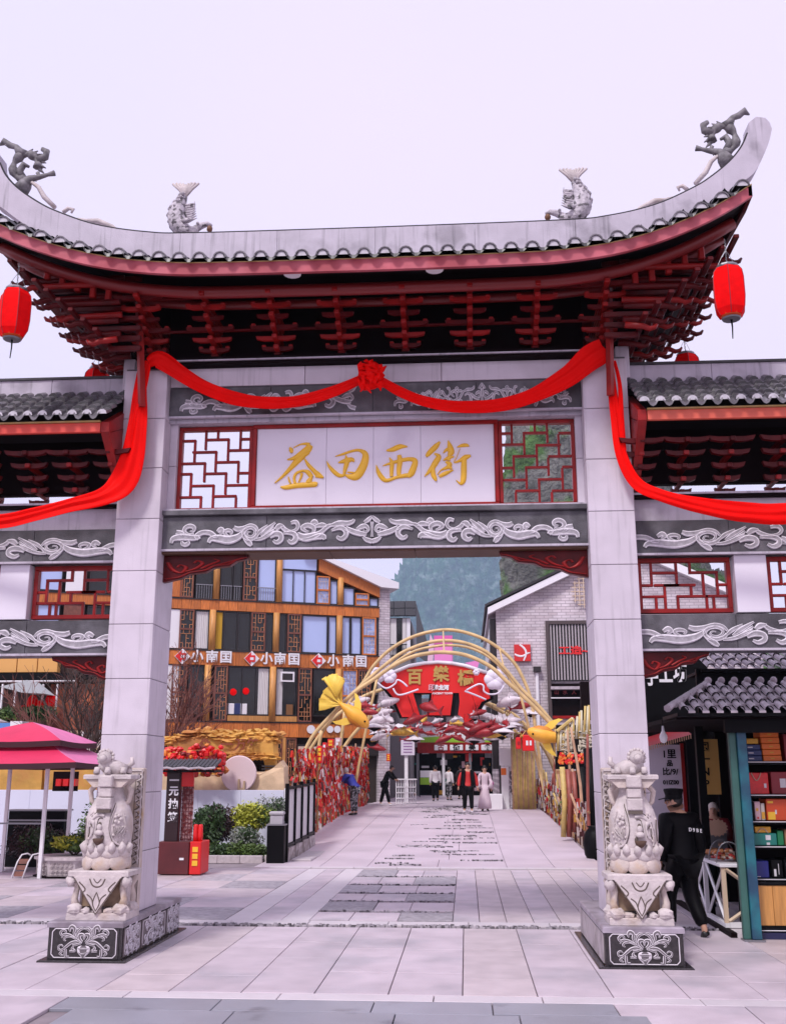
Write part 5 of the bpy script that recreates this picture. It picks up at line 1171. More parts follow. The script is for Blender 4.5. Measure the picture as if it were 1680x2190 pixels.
# --- guard
def skinmesh(name, V, E, rad, m, parent, sub=1):
    d = bpy.data.meshes.new(name); d.from_pydata(V, E, []); d.materials.append(m)
    o = bpy.data.objects.new(name, d); col.objects.link(o); o.parent = parent
    md = o.modifiers.new('skin', 'SKIN'); md.use_smooth_shade = True
    sv = d.skin_vertices[0].data
    for i, r_ in enumerate(rad): sv[i].radius = r_ if isinstance(r_, tuple) else (r_, r_)
    sv[0].use_root = True
    s_ = o.modifiers.new('sub', 'SUBSURF'); s_.levels = s_.render_levels = sub
    return o
SKINM = mat('skin', (.50, .28, .19), .55); HAIR = mat('black_hair', (.012, .010, .010), .4); SHOE = mat('black_shoe', (.012, .012, .012), .4)
def person(label, loc, heading, h=1.7, top=BLACK, legs=BLACK, pose=None, hair=HAIR, shoes=SHOE, bulk=1.0, coat=0.0, extras=None):
    """figure facing +Y before turning; joints in fractions of the height"""
    J = dict(pel=(0, 0, .53), waist=(0, 0, .61), chest=(0, .005, .73), nb=(0, 0, .815), neck=(0, .008, .855), head=(0, .015, .90), crown=(0, .01, .955),
             shL=(-.105, 0, .795), elL=(-.135, -.01, .63), wrL=(-.14, .03, .49), shR=(.105, 0, .795), elR=(.135, -.01, .63), wrR=(.14, .03, .49),
             hipL=(-.05, 0, .50), knL=(-.055, .01, .285), anL=(-.055, -.01, .05), toL=(-.065, .075, .02), hipR=(.05, 0, .50), knR=(.055, .01, .285), anR=(.055, -.01, .05), toR=(.065, .075, .02))
    J.update(pose or {}); J = {k: Vector(v) * h for k, v in J.items()}
    t = thing('person', label, 'person', (0, 0, 0)); k = h * bulk
    ks = ['pel', 'waist', 'chest', 'nb', 'neck', 'head', 'crown', 'shL', 'elL', 'wrL', 'shR', 'elR', 'wrR', 'hipL', 'knL', 'anL', 'toL', 'hipR', 'knR', 'anR', 'toR']
    ix = {n_: i for i, n_ in enumerate(ks)}; ch_ = [('pel', 'waist'), ('waist', 'chest'), ('chest', 'nb'), ('nb', 'neck'), ('neck', 'head'), ('head', 'crown'), ('nb', 'shL'), ('shL', 'elL'), ('elL', 'wrL'), ('nb', 'shR'), ('shR', 'elR'), ('elR', 'wrR'), ('pel', 'hipL'), ('hipL', 'knL'), ('knL', 'anL'), ('anL', 'toL'), ('pel', 'hipR'), ('hipR', 'knR'), ('knR', 'anR'), ('anR', 'toR')]
    rd = dict(pel=.065, waist=.06, chest=.07, nb=.05, neck=.032, head=.050, crown=.035, shL=.036, elL=.024, wrL=.016, shR=.036, elR=.024, wrR=.016, hipL=.05, knL=.034, anL=.022, toL=.018, hipR=.05, knR=.034, anR=.022, toR=.018)
    skinmesh('body', [J[n_] for n_ in ks], [(ix[a], ix[b]) for a, b in ch_], [rd[n_] * h for n_ in ks], SKINM, t, 1)
    tk = ['waist', 'chest', 'nb', 'pel', 'shL', 'elL', 'cuL', 'shR', 'elR', 'cuR', 'hem']
    J['cuL'] = J['elL'].lerp(J['wrL'], .93); J['cuR'] = J['elR'].lerp(J['wrR'], .93); J['hem'] = J['pel'] + Vector((0, 0, -coat * h if coat else -.03 * h))
    tx = {n_: i for i, n_ in enumerate(tk)}
    skinmesh('jacket', [J[n_] for n_ in tk], [(tx[a], tx[b]) for a, b in (('waist', 'chest'), ('chest', 'nb'), ('waist', 'pel'), ('pel', 'hem'), ('nb', 'shL'), ('shL', 'elL'), ('elL', 'cuL'), ('nb', 'shR'), ('shR', 'elR'), ('elR', 'cuR'))],
             [(.088 * k, .068 * k), (.098 * k, .072 * k), (.058 * k, .05 * k), (.092 * k, .07 * k), .052 * k, .04 * k, .03 * k, .052 * k, .04 * k, .03 * k, (.10 * k, .075 * k)], top, t, 1)
    lk = ['pel', 'hipL', 'knL', 'cfL', 'hipR', 'knR', 'cfR']; J['cfL'] = J['knL'].lerp(J['anL'], .92); J['cfR'] = J['knR'].lerp(J['anR'], .92)
    lx = {n_: i for i, n_ in enumerate(lk)}
    skinmesh('trousers', [J[n_] for n_ in lk], [(0, 1), (1, 2), (2, 3), (0, 4), (4, 5), (5, 6)], [.075 * k, .06 * k, .045 * k, .036 * k, .06 * k, .045 * k, .036 * k], legs, t, 1)
    for s_ in 'LR':
        a, b = J['an' + s_], J['to' + s_]; d_ = (b - a); MB().tube([a + Vector((0, -.012 * h, -.015 * h)), a.lerp(b, .4) + Vector((0, 0, -.008 * h)), b + Vector((0, 0, .002 * h))], [.026 * h, .027 * h, .02 * h], 8, flat=.8).build('shoe', shoes, t, smooth=True)
        w1, e1 = J['wr' + s_], J['el' + s_]; dr = (w1 - e1).normalized(); sd_ = dr.orthogonal().normalized(); hm = MB()
        hm.tube([w1, w1 + dr * .035 * h], [.014 * h, .02 * h], 6, flat=.6)
        for q in range(4):
            o_ = sd_ * (.007 * (q - 1.5)) * h; L_ = (.030, .034, .033, .026)[q] * h; bend = dr.cross(sd_) * .008 * h
            hm.tube([w1 + dr * .033 * h + o_, w1 + dr * (.033 * h + L_ * .6) + o_, w1 + dr * (.033 * h + L_ * .95) + o_ + bend], [.0055 * h, .005 * h, .0035 * h], 5)
        hm.tube([w1 + dr * .01 * h + sd_ * .012 * h, w1 + dr * .028 * h + sd_ * .024 * h, w1 + dr * .042 * h + sd_ * .026 * h], [.006 * h, .0055 * h, .004 * h], 5)
        hm.build('hand', SKINM, t, smooth=True)
    hc = J['head'].lerp(J['crown'], .35); hr = MB(); hr.ball(hc + Vector((0, -.012 * h, .012 * h)), (.050 * h, .054 * h, .058 * h), 12, 8)
    for v in range(len(hr.v)):                         # hair stays off the face
        q = Vector(hr.v[v]) - hc
        if q.y > .022 * h and q.z < .028 * h: hr.v[v] = tuple(hc + Vector((q.x, .022 * h, q.z)))
    hr.build('hair', hair, t, smooth=True)
    fc = MB(); f0 = hc + Vector((0, .048 * h, -.005 * h)); fc.tube([f0 + Vector((0, -.004 * h, .008 * h)), f0 + Vector((0, .012 * h, -.012 * h)), f0 + Vector((0, 0, -.016 * h))], [.006 * h, .009 * h, .006 * h], 6)
    for x in (-1, 1): fc.ball(hc + Vector((x * .05 * h, -.002 * h, -.006 * h)), (.008 * h, .012 * h, .017 * h), 6, 5)
    fc.tube([f0 + Vector((-.012 * h, -.006 * h, -.03 * h)), f0 + Vector((0, .0, -.031 * h)), f0 + Vector((.012 * h, -.006 * h, -.03 * h))], [.003 * h, .005 * h, .003 * h], 5, mi=1)
    for x in (-1, 1): fc.ball(f0 + Vector((x * .018 * h, -.004 * h, .010 * h)), (.007 * h, .004 * h, .004 * h), 6, 4, mi=2)
    fc.build('face_features', [SKINM, mat('lips', (.4, .12, .1), .5), HAIR], t, smooth=True)
    if extras: extras(t, J, h)
    t.location = loc; t.rotation_euler = (0, 0, heading)
    return t
def guard_extras(t, J, h):
    hc = J['head'].lerp(J['crown'], .35)
    cp_ = MB().lathe([(.058 * h, .0), (.061 * h, .018 * h), (.060 * h, .03 * h), (.070 * h, .062 * h), (.067 * h, .074 * h), (.02 * h, .078 * h)], 18, tuple(hc + Vector((0, -.004, .010 * h))))
    cp_.box(tuple(hc + Vector((0, .075 * h, .014 * h))), (.085 * h, .05 * h, .006 * h), (radians(-14), 0, 0)); cp_.build('cap', BLACK, t, smooth=False)
    gm = MB()
    for x in (-1, 1): gm.tube([tuple(hc + Vector((x * .02 * h + .013 * h * cos(a), .056 * h, .004 * h + .011 * h * sin(a)))) for a in [i * pi / 4 for i in range(9)]], .0018 * h, 4); gm.tube([tuple(hc + Vector((x * .034 * h, .055 * h, .004 * h))), tuple(hc + Vector((x * .054 * h, 0, .004 * h)))], .002 * h, 4)
    gm.build('glasses', BLACK, t)
gd = person('man in black uniform and peaked cap seen from behind, walking past the right base', (2.50, 13.0, 0), radians(28), 1.66, bulk=1.32, coat=.14,
    pose=dict(head=(-.02, .02, .90), crown=(-.025, .02, .955), knR=(.06, .0, .285), anR=(.06, -.13, .065), toR=(.06, -.10, .015), knL=(-.05, .10, .29), anL=(-.05, .10, .05), toL=(-.055, .18, .02), elL=(-.15, .0, .63), wrL=(-.13, .07, .50), elR=(.16, -.02, .63), wrR=(.155, .02, .49)), extras=guard_extras)
_rot = Matrix.Rotation(radians(28), 3, 'Z')
for i, s_ in enumerate('D9BE'):
    o = text(s_, .058, WHITE, gd, (0, 0, 0), ext=.002, bold=.001, name='back_lettering'); o.location = (.02 + i * .052, -.168, 1.205 - .006 * i); o.rotation_euler = (pi / 2, 0, 0)
# heads turn: face features look left
for c in gd.children:
    if c.name.startswith(('face', 'glasses', 'hair', 'cap')):
        hc = Vector((-.02, .02, .925)) * 1.66; M_ = Matrix.Translation(hc) @ Matrix.Rotation(radians(40), 4, 'Z') @ Matrix.Translation(-hc); c.matrix_basis = M_

# =====================================================================
# RIGHT-HAND MARKET STALL
# =====================================================================
sh = thing('gift_stall', 'market stall with tiled roof, green and blue corner posts and shelves of gift boxes', 'stall', (3.6, 13, 0))
GRNP = mat('dark_green_paint', (.035, .12, .10), .45, var=.15, vs=4); BLUP = mat('petrol_blue_paint', (.012, .055, .11), .4, var=.25, vs=4, c2=(.01, .12, .15), c2s=2)
MB().bb(3.06, 3.14, 12.62, 12.70, .05, 2.45).build('corner_post', GRNP, sh, bev=.006)
MB().bb(3.143, 3.25, 12.58, 12.72, .05, 2.45).build('corner_post', BLUP, sh, bev=.006)
MB().bb(3.05, 3.28, 12.56, 12.74, 0.03, .048).build('post_foot', GREYM, sh)
for xq, y in ((3.06, 14.4), (3.5, 16.1)): MB().bb(xq, xq + .1, y, y + .1, 0.03, 2.45).build('corner_post', BLACK, sh)
MB().bb(5.2, 5.3, 12.6, 16.3, .03, 2.45).build('back_wall', BLACK, sh)
MB().bb(3.252, 5.2, 13.5, 13.56, .03, 2.45).build('shelf_back', SHADEBLK, sh)
MB().bb(3.75, 5.2, 16.3, 16.4, .03, 2.45).build('rear_wall', SHADEBLK, sh)
SHL = mat('shelf_edge_white', (.6, .58, .6), .5)
for z in (.66, 1.02, 1.30, 1.60, 1.98): 
    MB().bb(3.26, 5.19, 12.95, 13.495, z - .035, z).build('shelf', BLACK, sh); MB().bb(3.26, 5.19, 12.935, 12.949, z - .012, z - .002).build('shelf_edge', SHL, sh)
MB().bb(3.26, 3.275, 12.93, 12.949, .7, 2.4).build('shelf_upright', SHL, sh)
for i in range(9): MB().fslab(3.262 + i * .2, 3.458 + i * .2, 12.80, 12.82, .17, .60, .003).build('counter_plank', WOODL, sh)
MB().bb(3.255, 5.2, 12.79, 12.93, .605, .625).build('counter_ledge', BLACK, sh); MB().bb(3.255, 5.2, 12.78, 12.93, .10, .165).build('kick_rail', BLACK, sh)
MB().bb(3.255, 5.2, 12.77, 12.93, .03, .098).build('kick_board', mat('navy_board', (.01, .012, .06), .4), sh); MB().bb(3.255, 5.2, 12.765, 12.77, .118, .126).build('white_line', WHITE, sh)
MB().bb(2.45, 5.3, 12.5, 16.4, 2.45, 2.50).build('ceiling', SHADEBLK, sh)
MB().bb(3.0, 5.3, 12.52, 12.6, 2.30, 2.45).build('fascia', BLACK, sh)
def tiled_roof(x0, x1, y0, z0, y1, z1, parent, pt=.145, m=TILEP, nr=4, hipl=0.0):
    n_ = int((x1 - x0) / pt)
    rl2 = MB()
    for k in range(n_):
        x = x0 + (k + .5) * pt; fr_ = 0
        for i in range(nr):
            xs = x0 + hipl * (i / nr)
            if x < xs: continue
            a, b = i / nr, min((i + 1.08) / nr, 1.02); ya, yb = y0 + (y1 - y0) * a, y0 + (y1 - y0) * b; za, zb = z0 + (z1 - z0) * a + .012, z0 + (z1 - z0) * b
            t_ = MB()
            for (yv, zv, r_) in ((ya, za, .048), (yb, zb, .040)):
                for j in range(6): q = pi * j / 5; t_.v.append((x + cos(q) * r_, yv, zv + .012 + sin(q) * r_))
            for j in range(5): t_.f.append((j, j + 1, 7 + j, 6 + j)); t_.m.append(0)
            t_.tube([(x + cos(pi * j / 5) * .044, ya - .004, za + .012 + sin(pi * j / 5) * .044) for j in range(6)], .006, 4, mi=1)
            xa, xb = x + .04, x + pt - .04
            t_.add([(xa, ya - .01, za), (xb, ya - .01, za), (xb, yb, zb - .012), (xa, yb, zb - .012), (xa, ya - .01, za - .022), (xb, ya - .01, za - .022)], [(0, 1, 2, 3), (4, 5, 1, 0)])
            t_.build('roof_tile', [m, BLACK], parent)
rf = node('tiled_canopy', sh)
tiled_roof(2.42, 5.3, 12.25, 2.52, 13.2, 2.90, rf, .158, hipl=.55)
MB().bb(2.42, 5.3, 12.27, 13.2, 2.475, 2.515).build('canopy_board', BLACK, rf)
hp = MB(); 
for i in range(6): hp.tube([(2.30 + i * .115, 12.22 + i * .16, 2.56 + i * .06), (2.30 + (i + 1) * .115, 12.22 + (i + 1) * .16, 2.575 + (i + 1) * .06)], [.045, .035], 7)
hp.build('hip_tiles', TILEP, rf, kind='stuff')
for i in range(9): MB().ball((2.98 + i * .158 + .02, 13.18, 2.955), .045, 8, 6).build('ridge_cap', TILEP, rf, smooth=True)
r2 = node('upper_canopy', sh); tiled_roof(3.05, 5.9, 13.55, 3.13, 14.4, 3.42, r2, .165, nr=3, hipl=.2)
MB().bb(2.95, 5.9, 13.6, 13.66, 2.5, 3.14).build('gable_wall', BLACK, r2); MB().bb(3.0, 5.9, 13.5, 14.4, 3.09, 3.125).build('canopy_board', BLACK, r2)
# goods on the shelves (each thing apart)
def gbox(label, x0, x1, z0, z1, m, y=13.02, d=.3, nm='gift_box', cat='box', marks=None, grp='goods on the stall shelves', rope=False):
    t = thing(nm, label, cat, ((x0 + x1) / 2, y, z0), grp); MB().bb(x0, x1, y, y + d, z0 + .002, z1).build('carton', m, t, bev=.006)
    for (a, b, c, e, mm) in (marks or []): MB().bb(x0 + (x1 - x0) * a, x0 + (x1 - x0) * b, y - .003, y - .0005, z0 + (z1 - z0) * c, z0 + (z1 - z0) * e).build('printed_panel', mm, t)
    if rope: MB().tube([(x0 + (x1 - x0) * (.3 + .4 * i / 8), y - .012, z1 - .09 * sin(pi * i / 8) ** 1 * (1 if rope == 1 else -.6)) for i in range(9)], .006, 5).build('handle', mat('tan_cord', (.5, .35, .25), .7), t, smooth=True)
    return t
ORG = mat('orange_card', (.75, .16, .015), .5); NAVY = mat('navy_card', (.02, .035, .13), .45); REDC = mat('red_bag_card', (.62, .012, .012), .35, var=.15, vs=25); MARO = mat('maroon_card', (.22, .008, .015), .4); GRNC = mat('emerald_card', (.004, .16, .055), .35); TEAL = mat('teal_card', (.01, .17, .14), .4); PINKC = mat('pink_card', (.65, .42, .45), .5); YEL = mat('amber_card', (.7, .36, .03), .5)
gbox('flat amber box lying on the dark blue boxes', 3.31, 3.50, 2.185, 2.25, YEL)
for i in range(3): gbox(('lowest', 'middle', 'topmost')[i] + ' of the dark blue boxes on the upper shelf', 3.29, 3.53 - .012 * (i == 2), 1.982 + i * .066, 2.046 + i * .066, NAVY, marks=[(.35, .6, .4, .6, SHL)])
for i in range(5): gbox(('bottom', 'second', 'third', 'fourth', 'top')[i] + ' box of the orange stack beside the dark blue boxes', 3.545 - .005 * i, 3.76 - .004 * i, 1.982 + i * .07, 2.05 + i * .07, ORG, marks=[(.4, .6, .4, .6, YEL)])
gbox('dark red box stack end right of the orange boxes', 3.80, 4.1, 1.982, 2.3, MARO)
gbox('bright red patterned gift bag with a cord handle', 3.30, 3.58, 1.602, 1.85, REDC, marks=[(.8, .9, .3, .5, SHL)], rope=1, nm='gift_bag', cat='bag')
gbox('dark red bag with a white round print beside the bright red bag', 3.61, 3.95, 1.602, 1.86, MARO, marks=[(.3, .5, .3, .7, SHL)], nm='gift_bag', cat='bag')
gbox('black box with white print on the middle shelf', 3.29, 3.38, 1.302, 1.52, BLACK, marks=[(.1, .8, .1, .4, SHL), (.1, .7, .7, .8, SHL)])
gbox('slim pink box on the middle shelf', 3.395, 3.46, 1.302, 1.52, PINKC, marks=[(.3, .6, .1, .2, REDC), (.2, .6, .5, .65, YEL)])
gbox('slim pale box next to the slim pink box', 3.465, 3.51, 1.302, 1.50, mat('pale_card', (.55, .5, .45), .5), marks=[(.1, .9, .1, .5, YEL)])
gbox('large red orange book box with gold picture', 3.53, 3.85, 1.302, 1.55, mat('vermilion_card', (.62, .07, .012), .45), marks=[(.04, .3, .05, .4, GOLD), (.05, .25, .8, .9, GOLD), (.3, .36, .3, .5, SHL)])
gbox('green gift carton with white seals', 3.30, 3.62, 1.022, 1.16, TEAL, marks=[(.6, .78, .45, .85, SHL), (.62, .74, .05, .25, SHL)], rope=2)
gbox('glossy green carton beside the teal carton', 3.63, 3.70, 1.022, 1.19, GRNC)
gbox('row of brown card boxes next to the green carton', 3.715, 3.95, 1.022, 1.2, mat('kraft_card', (.3, .16, .08), .6))
gbox('yellow wrapped packet on the green carton', 3.38, 3.56, 1.165, 1.235, YEL, nm='packet', cat='packet')
gbox('pink wrapped packet on the green carton', 3.30, 3.365, 1.165, 1.225, PINKC, nm='packet', cat='packet')
gbox('deep blue gift box on the lowest shelf', 3.30, 3.50, .662, .85, mat('deep_blue_card', (.01, .015, .16), .35), marks=[(.05, .5, .06, .1, SHL)])
gbox('black gift box with white print on the lowest shelf', 3.53, 3.66, .662, .86, BLACK, marks=[(.2, .4, .1, .5, SHL), (.6, .65, .2, .8, SHL)])
gbox('second black gift box on the lowest shelf', 3.68, 3.9, .662, .87, BLACK, marks=[(.1, .2, .1, .8, SHL)])
# white counter with crossed braces
ct = thing('white_counter', 'white counter table with crossed braces beside the green post', 'table', (3.1, 14.0, 0))
MB().bb(2.98, 3.5, 13.2, 15.2, .76, .80).build('counter_top', WHITE, ct, bev=.006)
CRM = mat('cream_wood', (.62, .48, .34), .5)
for y in (13.22, 14.2, 15.12): MB().bb(3.0, 3.05, y, y + .05, .14, .758).build('leg', CRM if y < 14 else WHITE, ct)
MB().bb(3.0, 3.05, 13.2, 15.2, .09, .138).build('bottom_rail', WHITE, ct)
MB().bb(3.052, 3.46, 13.2, 13.24, .09, .15).build('bottom_rail', WHITE, ct); MB().bb(3.45, 3.5, 13.2, 13.25, .03, .758).build('leg', CRM, ct)
for x0, x1, y, z0, z1 in ((3.05, 3.45, 13.215, .45, .74), (3.05, 3.45, 13.215, .42, .16)): MB().tube([(x0, y, z1), (x1, y, z0)] if z0 > z1 else [(x0, y, z1), (x1, y, z0)], .022, 4).build('brace', CRM, ct)
for y0 in (13.27, 14.25):
    MB().tube([(3.025, y0, .16), (3.025, y0 + .88, .74)], .02, 4).build('brace', WHITE, ct); MB().tube([(3.03, y0, .74), (3.03, y0 + .88, .16)], .02, 4).build('brace', WHITE, ct)
kb = thing('stall_plinth', 'dark stone plinth under the white counter', 'plinth', (3.1, 14.0, 0)); MB().bb(2.97, 3.04, 12.85, 16.0, .03, .085).build('edge', SHADEBLK, kb); MB().bb(3.045, 3.5, 12.85, 16.0, .03, .08).build('top', PAVEL, kb)
gf = mat('fried_food', (.5, .2, .07), .6, var=.4, vs=20)
cov = thing('food_cover', 'clear domed cover with fried snacks on the counter', 'food cover', (3.2, 13.4, .8))
MB().tube([(3.05 + .16 * cos(a) + .1, 13.4, .80 + .24 * sin(a)) for a in [pi * i / 12 for i in range(13)]], .008, 6).build('rim', GREYM, cov)
MB().tube([(3.05 + .16 * cos(a) + .1, 13.8, .80 + .24 * sin(a)) for a in [pi * i / 12 for i in range(13)]], .008, 6).build('rim', GREYM, cov)
sn = MB(); rn = random.Random(5)
for _ in range(60): sn.ball((3.15 + rn.uniform(-.12, .12), 13.6 + rn.uniform(-.18, .18), .83 + rn.uniform(0, .1)), (.03, .03, .02), 6, 4, mi=rn.randint(0, 2), wob=.4)
sn.build('snacks', [gf, mat('red_sauce', (.4, .03, .02), .4), mat('pale_dough', (.62, .5, .4), .6)], cov, kind='stuff')
tr = thing('sausage_tray', 'tray of orange grilled sausages on the white counter', 'tray', (3.15, 14.3, .8)); MB().bb(3.0, 3.4, 14.05, 14.7, .802, .83).build('tray', GREYM, tr)
for i in range(8): MB().tube([(3.05, 14.1 + i * .07, .86), (3.2, 14.1 + i * .07, .875), (3.35, 14.1 + i * .07, .86)], .022, 7).build('sausage', gf, tr, smooth=True)
sb = thing('star_price_card', 'peach starburst price card standing on a grey box at the back of the counter', 'price card', (3.3, 14.9, .8))
pc = [(3.36 + (.15 if i % 2 else .125) * cos(2 * pi * i / 32), 1.13 + (.12 if i % 2 else .10) * sin(2 * pi * i / 32)) for i in range(32)]
MB().prism(pc, 14.88, 14.89).build('card', mat('peach_card', (.75, .48, .34), .6), sb); MB().bb(3.2, 3.5, 14.95, 15.1, .802, 1.18).build('stand_box', GREYM, sb)
sg_ = thing('amber_sign_board', 'amber banner board with dark lettering hanging inside the stall', 'sign', (3.5, 15.6, 1.5))
MB().bb(3.36, 3.62, 15.6, 15.63, 1.55, 2.32).build('board', mat('amber_board', (.72, .42, .12), .5), sg_)
for i, s_ in enumerate(('图', '一', 'N', 'P')): text(s_, .15, BLACK, sg_, (3.42, 15.59, 2.2 - i * .17), ext=.002, bold=.003, name='character')
vn = person('stall keeper bending behind the counter in dark red top and white cap', (3.42, 15.3, 0.05), radians(165), 1.42, top=MARO, legs=BLACK, hair=mat('white_cap_cloth', (.7, .62, .58), .7), bulk=1.15, pose=dict(elL=(-.16, .12, .66), wrL=(-.08, .22, .62), elR=(.16, .12, .66), wrR=(.08, .22, .62)))
bl = thing('lamp_bulb', 'pale bare lamp bulb under the dark eave of the stall', 'lamp', (2.42, 13.0, 2.24)); MB().lathe([(.012, .16), (.018, .10), (.045, .05), (.05, .02), (.035, -.03), (.01, -.045)], 12, (2.38, 13.0, 2.24)).build('bulb', WHITE, bl, smooth=True); MB().tube([(2.38, 13.0, 2.39), (2.38, 13.0, 2.475)], .006, 5).build('cord', BLACK, bl)
# booth farther back: black posts, pale sign, red scalloped awning
bo = thing('sign_booth', 'black booth behind the guard with a pale sign and a small red awning', 'booth', (3.3, 17.5, 0))
MB().bb(3.44, 3.72, 16.9, 17.0, .002, 2.45).build('post', BLACK, bo); MB().bb(2.82, 3.95, 17.2, 17.3, 2.34, 2.75).build('lintel', BLACK, bo)
MB().bb(2.86, 3.40, 17.1, 17.14, 1.0, 2.28).build('sign_panel', mat('lilac_board', (.68, .62, .72), .5), bo)
for i, (s_, z, q) in enumerate((('1里', 2.13, .15), ('品', 1.99, .1), ('比/9/', 1.86, .12), ('01IZ00', 1.70, .085))): text(s_, q, BLACK, bo, (3.2, 17.09, z), ext=.002, bold=.003, name='lettering')
MB().bb(3.38, 3.43, 17.08, 17.14, 1.0, 2.30).build('red_edge', LACQ, bo)
aw = MB(); aw.sheet([[(2.7, 16.5, 2.22), (3.45, 16.5, 2.42)], [(2.75, 17.2, 2.36), (3.45, 17.2, 2.56)]]); aw.build('awning', mat('awning_red', (.3, .015, .02), .6), bo)
for i in range(22): x = 2.71 + i * .034; MB().bb(x, x + .014, 16.49, 16.498, 2.165 + i * .009, 2.225 + i * .009).build('awning_fringe', mat('peach_fringe', (.75, .45, .3), .6), bo)
MB().bb(2.7, 3.0, 17.3, 20, .002, 2.75).build('side_wall', SHADEBLK, bo)
sg2 = thing('white_character_sign', 'black sign wall with tall white characters beside the right pillar', 'sign', (2.9, 20, 2.6))
MB().bb(2.75, 4.6, 20.2, 20.3, 2.3, 4.1).build('sign_wall', BLACK, sg2)
for i, s_ in enumerate('山水手工坊'): text(s_, .42, WHITE, sg2, (3.0 + i * .27, 20.19, 3.55 + .035 * i), ext=.01, bold=.012, name='character', sx=.62)
text('行', .42, WHITE, sg2, (3.0, 20.19, 2.86), ext=.01, bold=.012, name='character', sx=.6)
MB().bb(3.45, 6.5, 17.6, 20.1, .002, 2.44).build('hall_block', SHADEBLK, sg2)

# =====================================================================
# BUILDINGS BEYOND THE BRIDGE
# =====================================================================
def plane_px(A, B):
    """maps view points to (u, z) on the upright plane through ground points A and B"""
    A = Vector(A); B = Vector(B); d = (B - A).normalized(); nrm_ = Vector((-d.y, d.x))
    def f(x, y):
        q = at(x, y, 10) - Vector(EYE); r2 = Vector((q.x, q.y)); t = (A - Vector(EYE[:2])).dot(nrm_) / r2.dot(nrm_)
        p = Vector(EYE) + q * t; return ((Vector((p.x, p.y)) - A).dot(d), p.z)
    return f, A, math.atan2(d.y, d.x)
PANE = mat('sky_reflection_glass', (.42, .52, .82), .15, metal=0.0, spec=.8, var=.06, vs=.5); PANED = mat('dark_glass', (.012, .014, .014), .12, spec=.5)  # blue of the pale panes is sky reflection put into the base colour
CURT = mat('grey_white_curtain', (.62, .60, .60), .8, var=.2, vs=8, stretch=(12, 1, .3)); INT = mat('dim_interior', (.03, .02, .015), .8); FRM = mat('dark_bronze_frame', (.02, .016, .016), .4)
def brickm():
    m = mat('washed_pale_brick', (.60, .54, .58), .8); t = m.node_tree; b = t.nodes['Principled BSDF']
    br = t.nodes.new('ShaderNodeTexBrick'); co = t.nodes.new('ShaderNodeTexCoord'); mp = t.nodes.new('ShaderNodeMapping'); mp.inputs['Rotation'].default_value = (radians(90), 0, 0)
    t.links.new(co.outputs['Object'], mp.inputs[0]); t.links.new(mp.outputs[0], br.inputs['Vector'])
    br.inputs['Scale'].default_value = 1; br.inputs['Brick Width'].default_value = .36; br.inputs['Row Height'].default_value = .12; br.inputs['Mortar Size'].default_value = .012
    br.inputs['Color1'].default_value = (.66, .60, .64, 1); br.inputs['Color2'].default_value = (.54, .47, .50, 1); br.inputs['Mortar'].default_value = (.36, .31, .34, 1)
    nz_ = t.nodes.new('ShaderNodeTexNoise'); nz_.inputs['Scale'].default_value = .8; nz_.inputs['Detail'].default_value = 8; t.links.new(co.outputs['Object'], nz_.inputs['Vector'])
    mr = t.nodes.new('ShaderNodeMapRange'); mr.inputs[1].default_value = .35; mr.inputs[2].default_value = .65; mr.inputs[3].default_value = .72; mr.inputs[4].default_value = 1.15; t.links.new(nz_.outputs['Fac'], mr.inputs[0])
    mx = t.nodes.new('ShaderNodeMix'); mx.data_type = 'RGBA'; mx.blend_type = 'MULTIPLY'; mx.inputs[0].default_value = 1
    t.links.new(br.outputs['Color'], mx.inputs[6]); t.links.new(mr.outputs[0], mx.inputs[7]); t.links.new(mx.outputs[2], b.inputs['Base Color'])
    bp = t.nodes.new('ShaderNodeBump'); bp.inputs['Strength'].default_value = .6; bp.inputs['Distance'].default_value = .02; t.links.new(br.outputs['Fac'], bp.inputs['Height']); bp.invert = True; t.links.new(bp.outputs[0], b.inputs['Normal'])
    return m
BRK = brickm()
# ---- wood and glass restaurant building (built in its own frame, then turned)
A_, B_ = at(370, 1400, 46), at(811, 1415, 49.5); fx_, AA, ang = plane_px((A_.x, A_.y), (B_.x, B_.y))
wb = thing('timber_glass_building', 'tall building with orange timber bands, lattice screens and large windows', 'building', (0, 0, 0))
C5 = lambda cx, cy: fx_(320.8 + cx * .3819, 1176.3 + cy * .3819)     # detail-view units
U = lambda cx, cy=600: C5(cx, cy)[0]
zb1, zt1 = C5(700, 352)[1], C5(700, 293)[1]; zb2, zt2 = C5(700, 655)[1], C5(700, 573)[1]; zb3, zt3 = C5(700, 1048)[1], C5(700, 963)[1]
ul, ur, uw = U(-700), U(1281), U(1342)
gable = [(ul, 0), (ur, 0), (ur, C5(1283, 215)[1]), (U(945), C5(945, 48)[1]), (U(500), C5(500, -130)[1]), (ul, C5(500, -130)[1])]
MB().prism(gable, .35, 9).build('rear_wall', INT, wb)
MB().bb(ur, uw, 0, 9, 0, C5(1315, 190)[1]).build('brick_end_wall', BRK, wb)
def planks(u0, u1, z0, z1, y0=-.06, par=wb, w_=.42, m=WOOD):
    n_ = max(1, int(round((u1 - u0) / w_)))
    for i in range(n_): MB().bb(u0 + (u1 - u0) * i / n_ + .006, u0 + (u1 - u0) * (i + 1) / n_ - .006, y0, .34, z0, z1).build('cladding_plank', m, par)
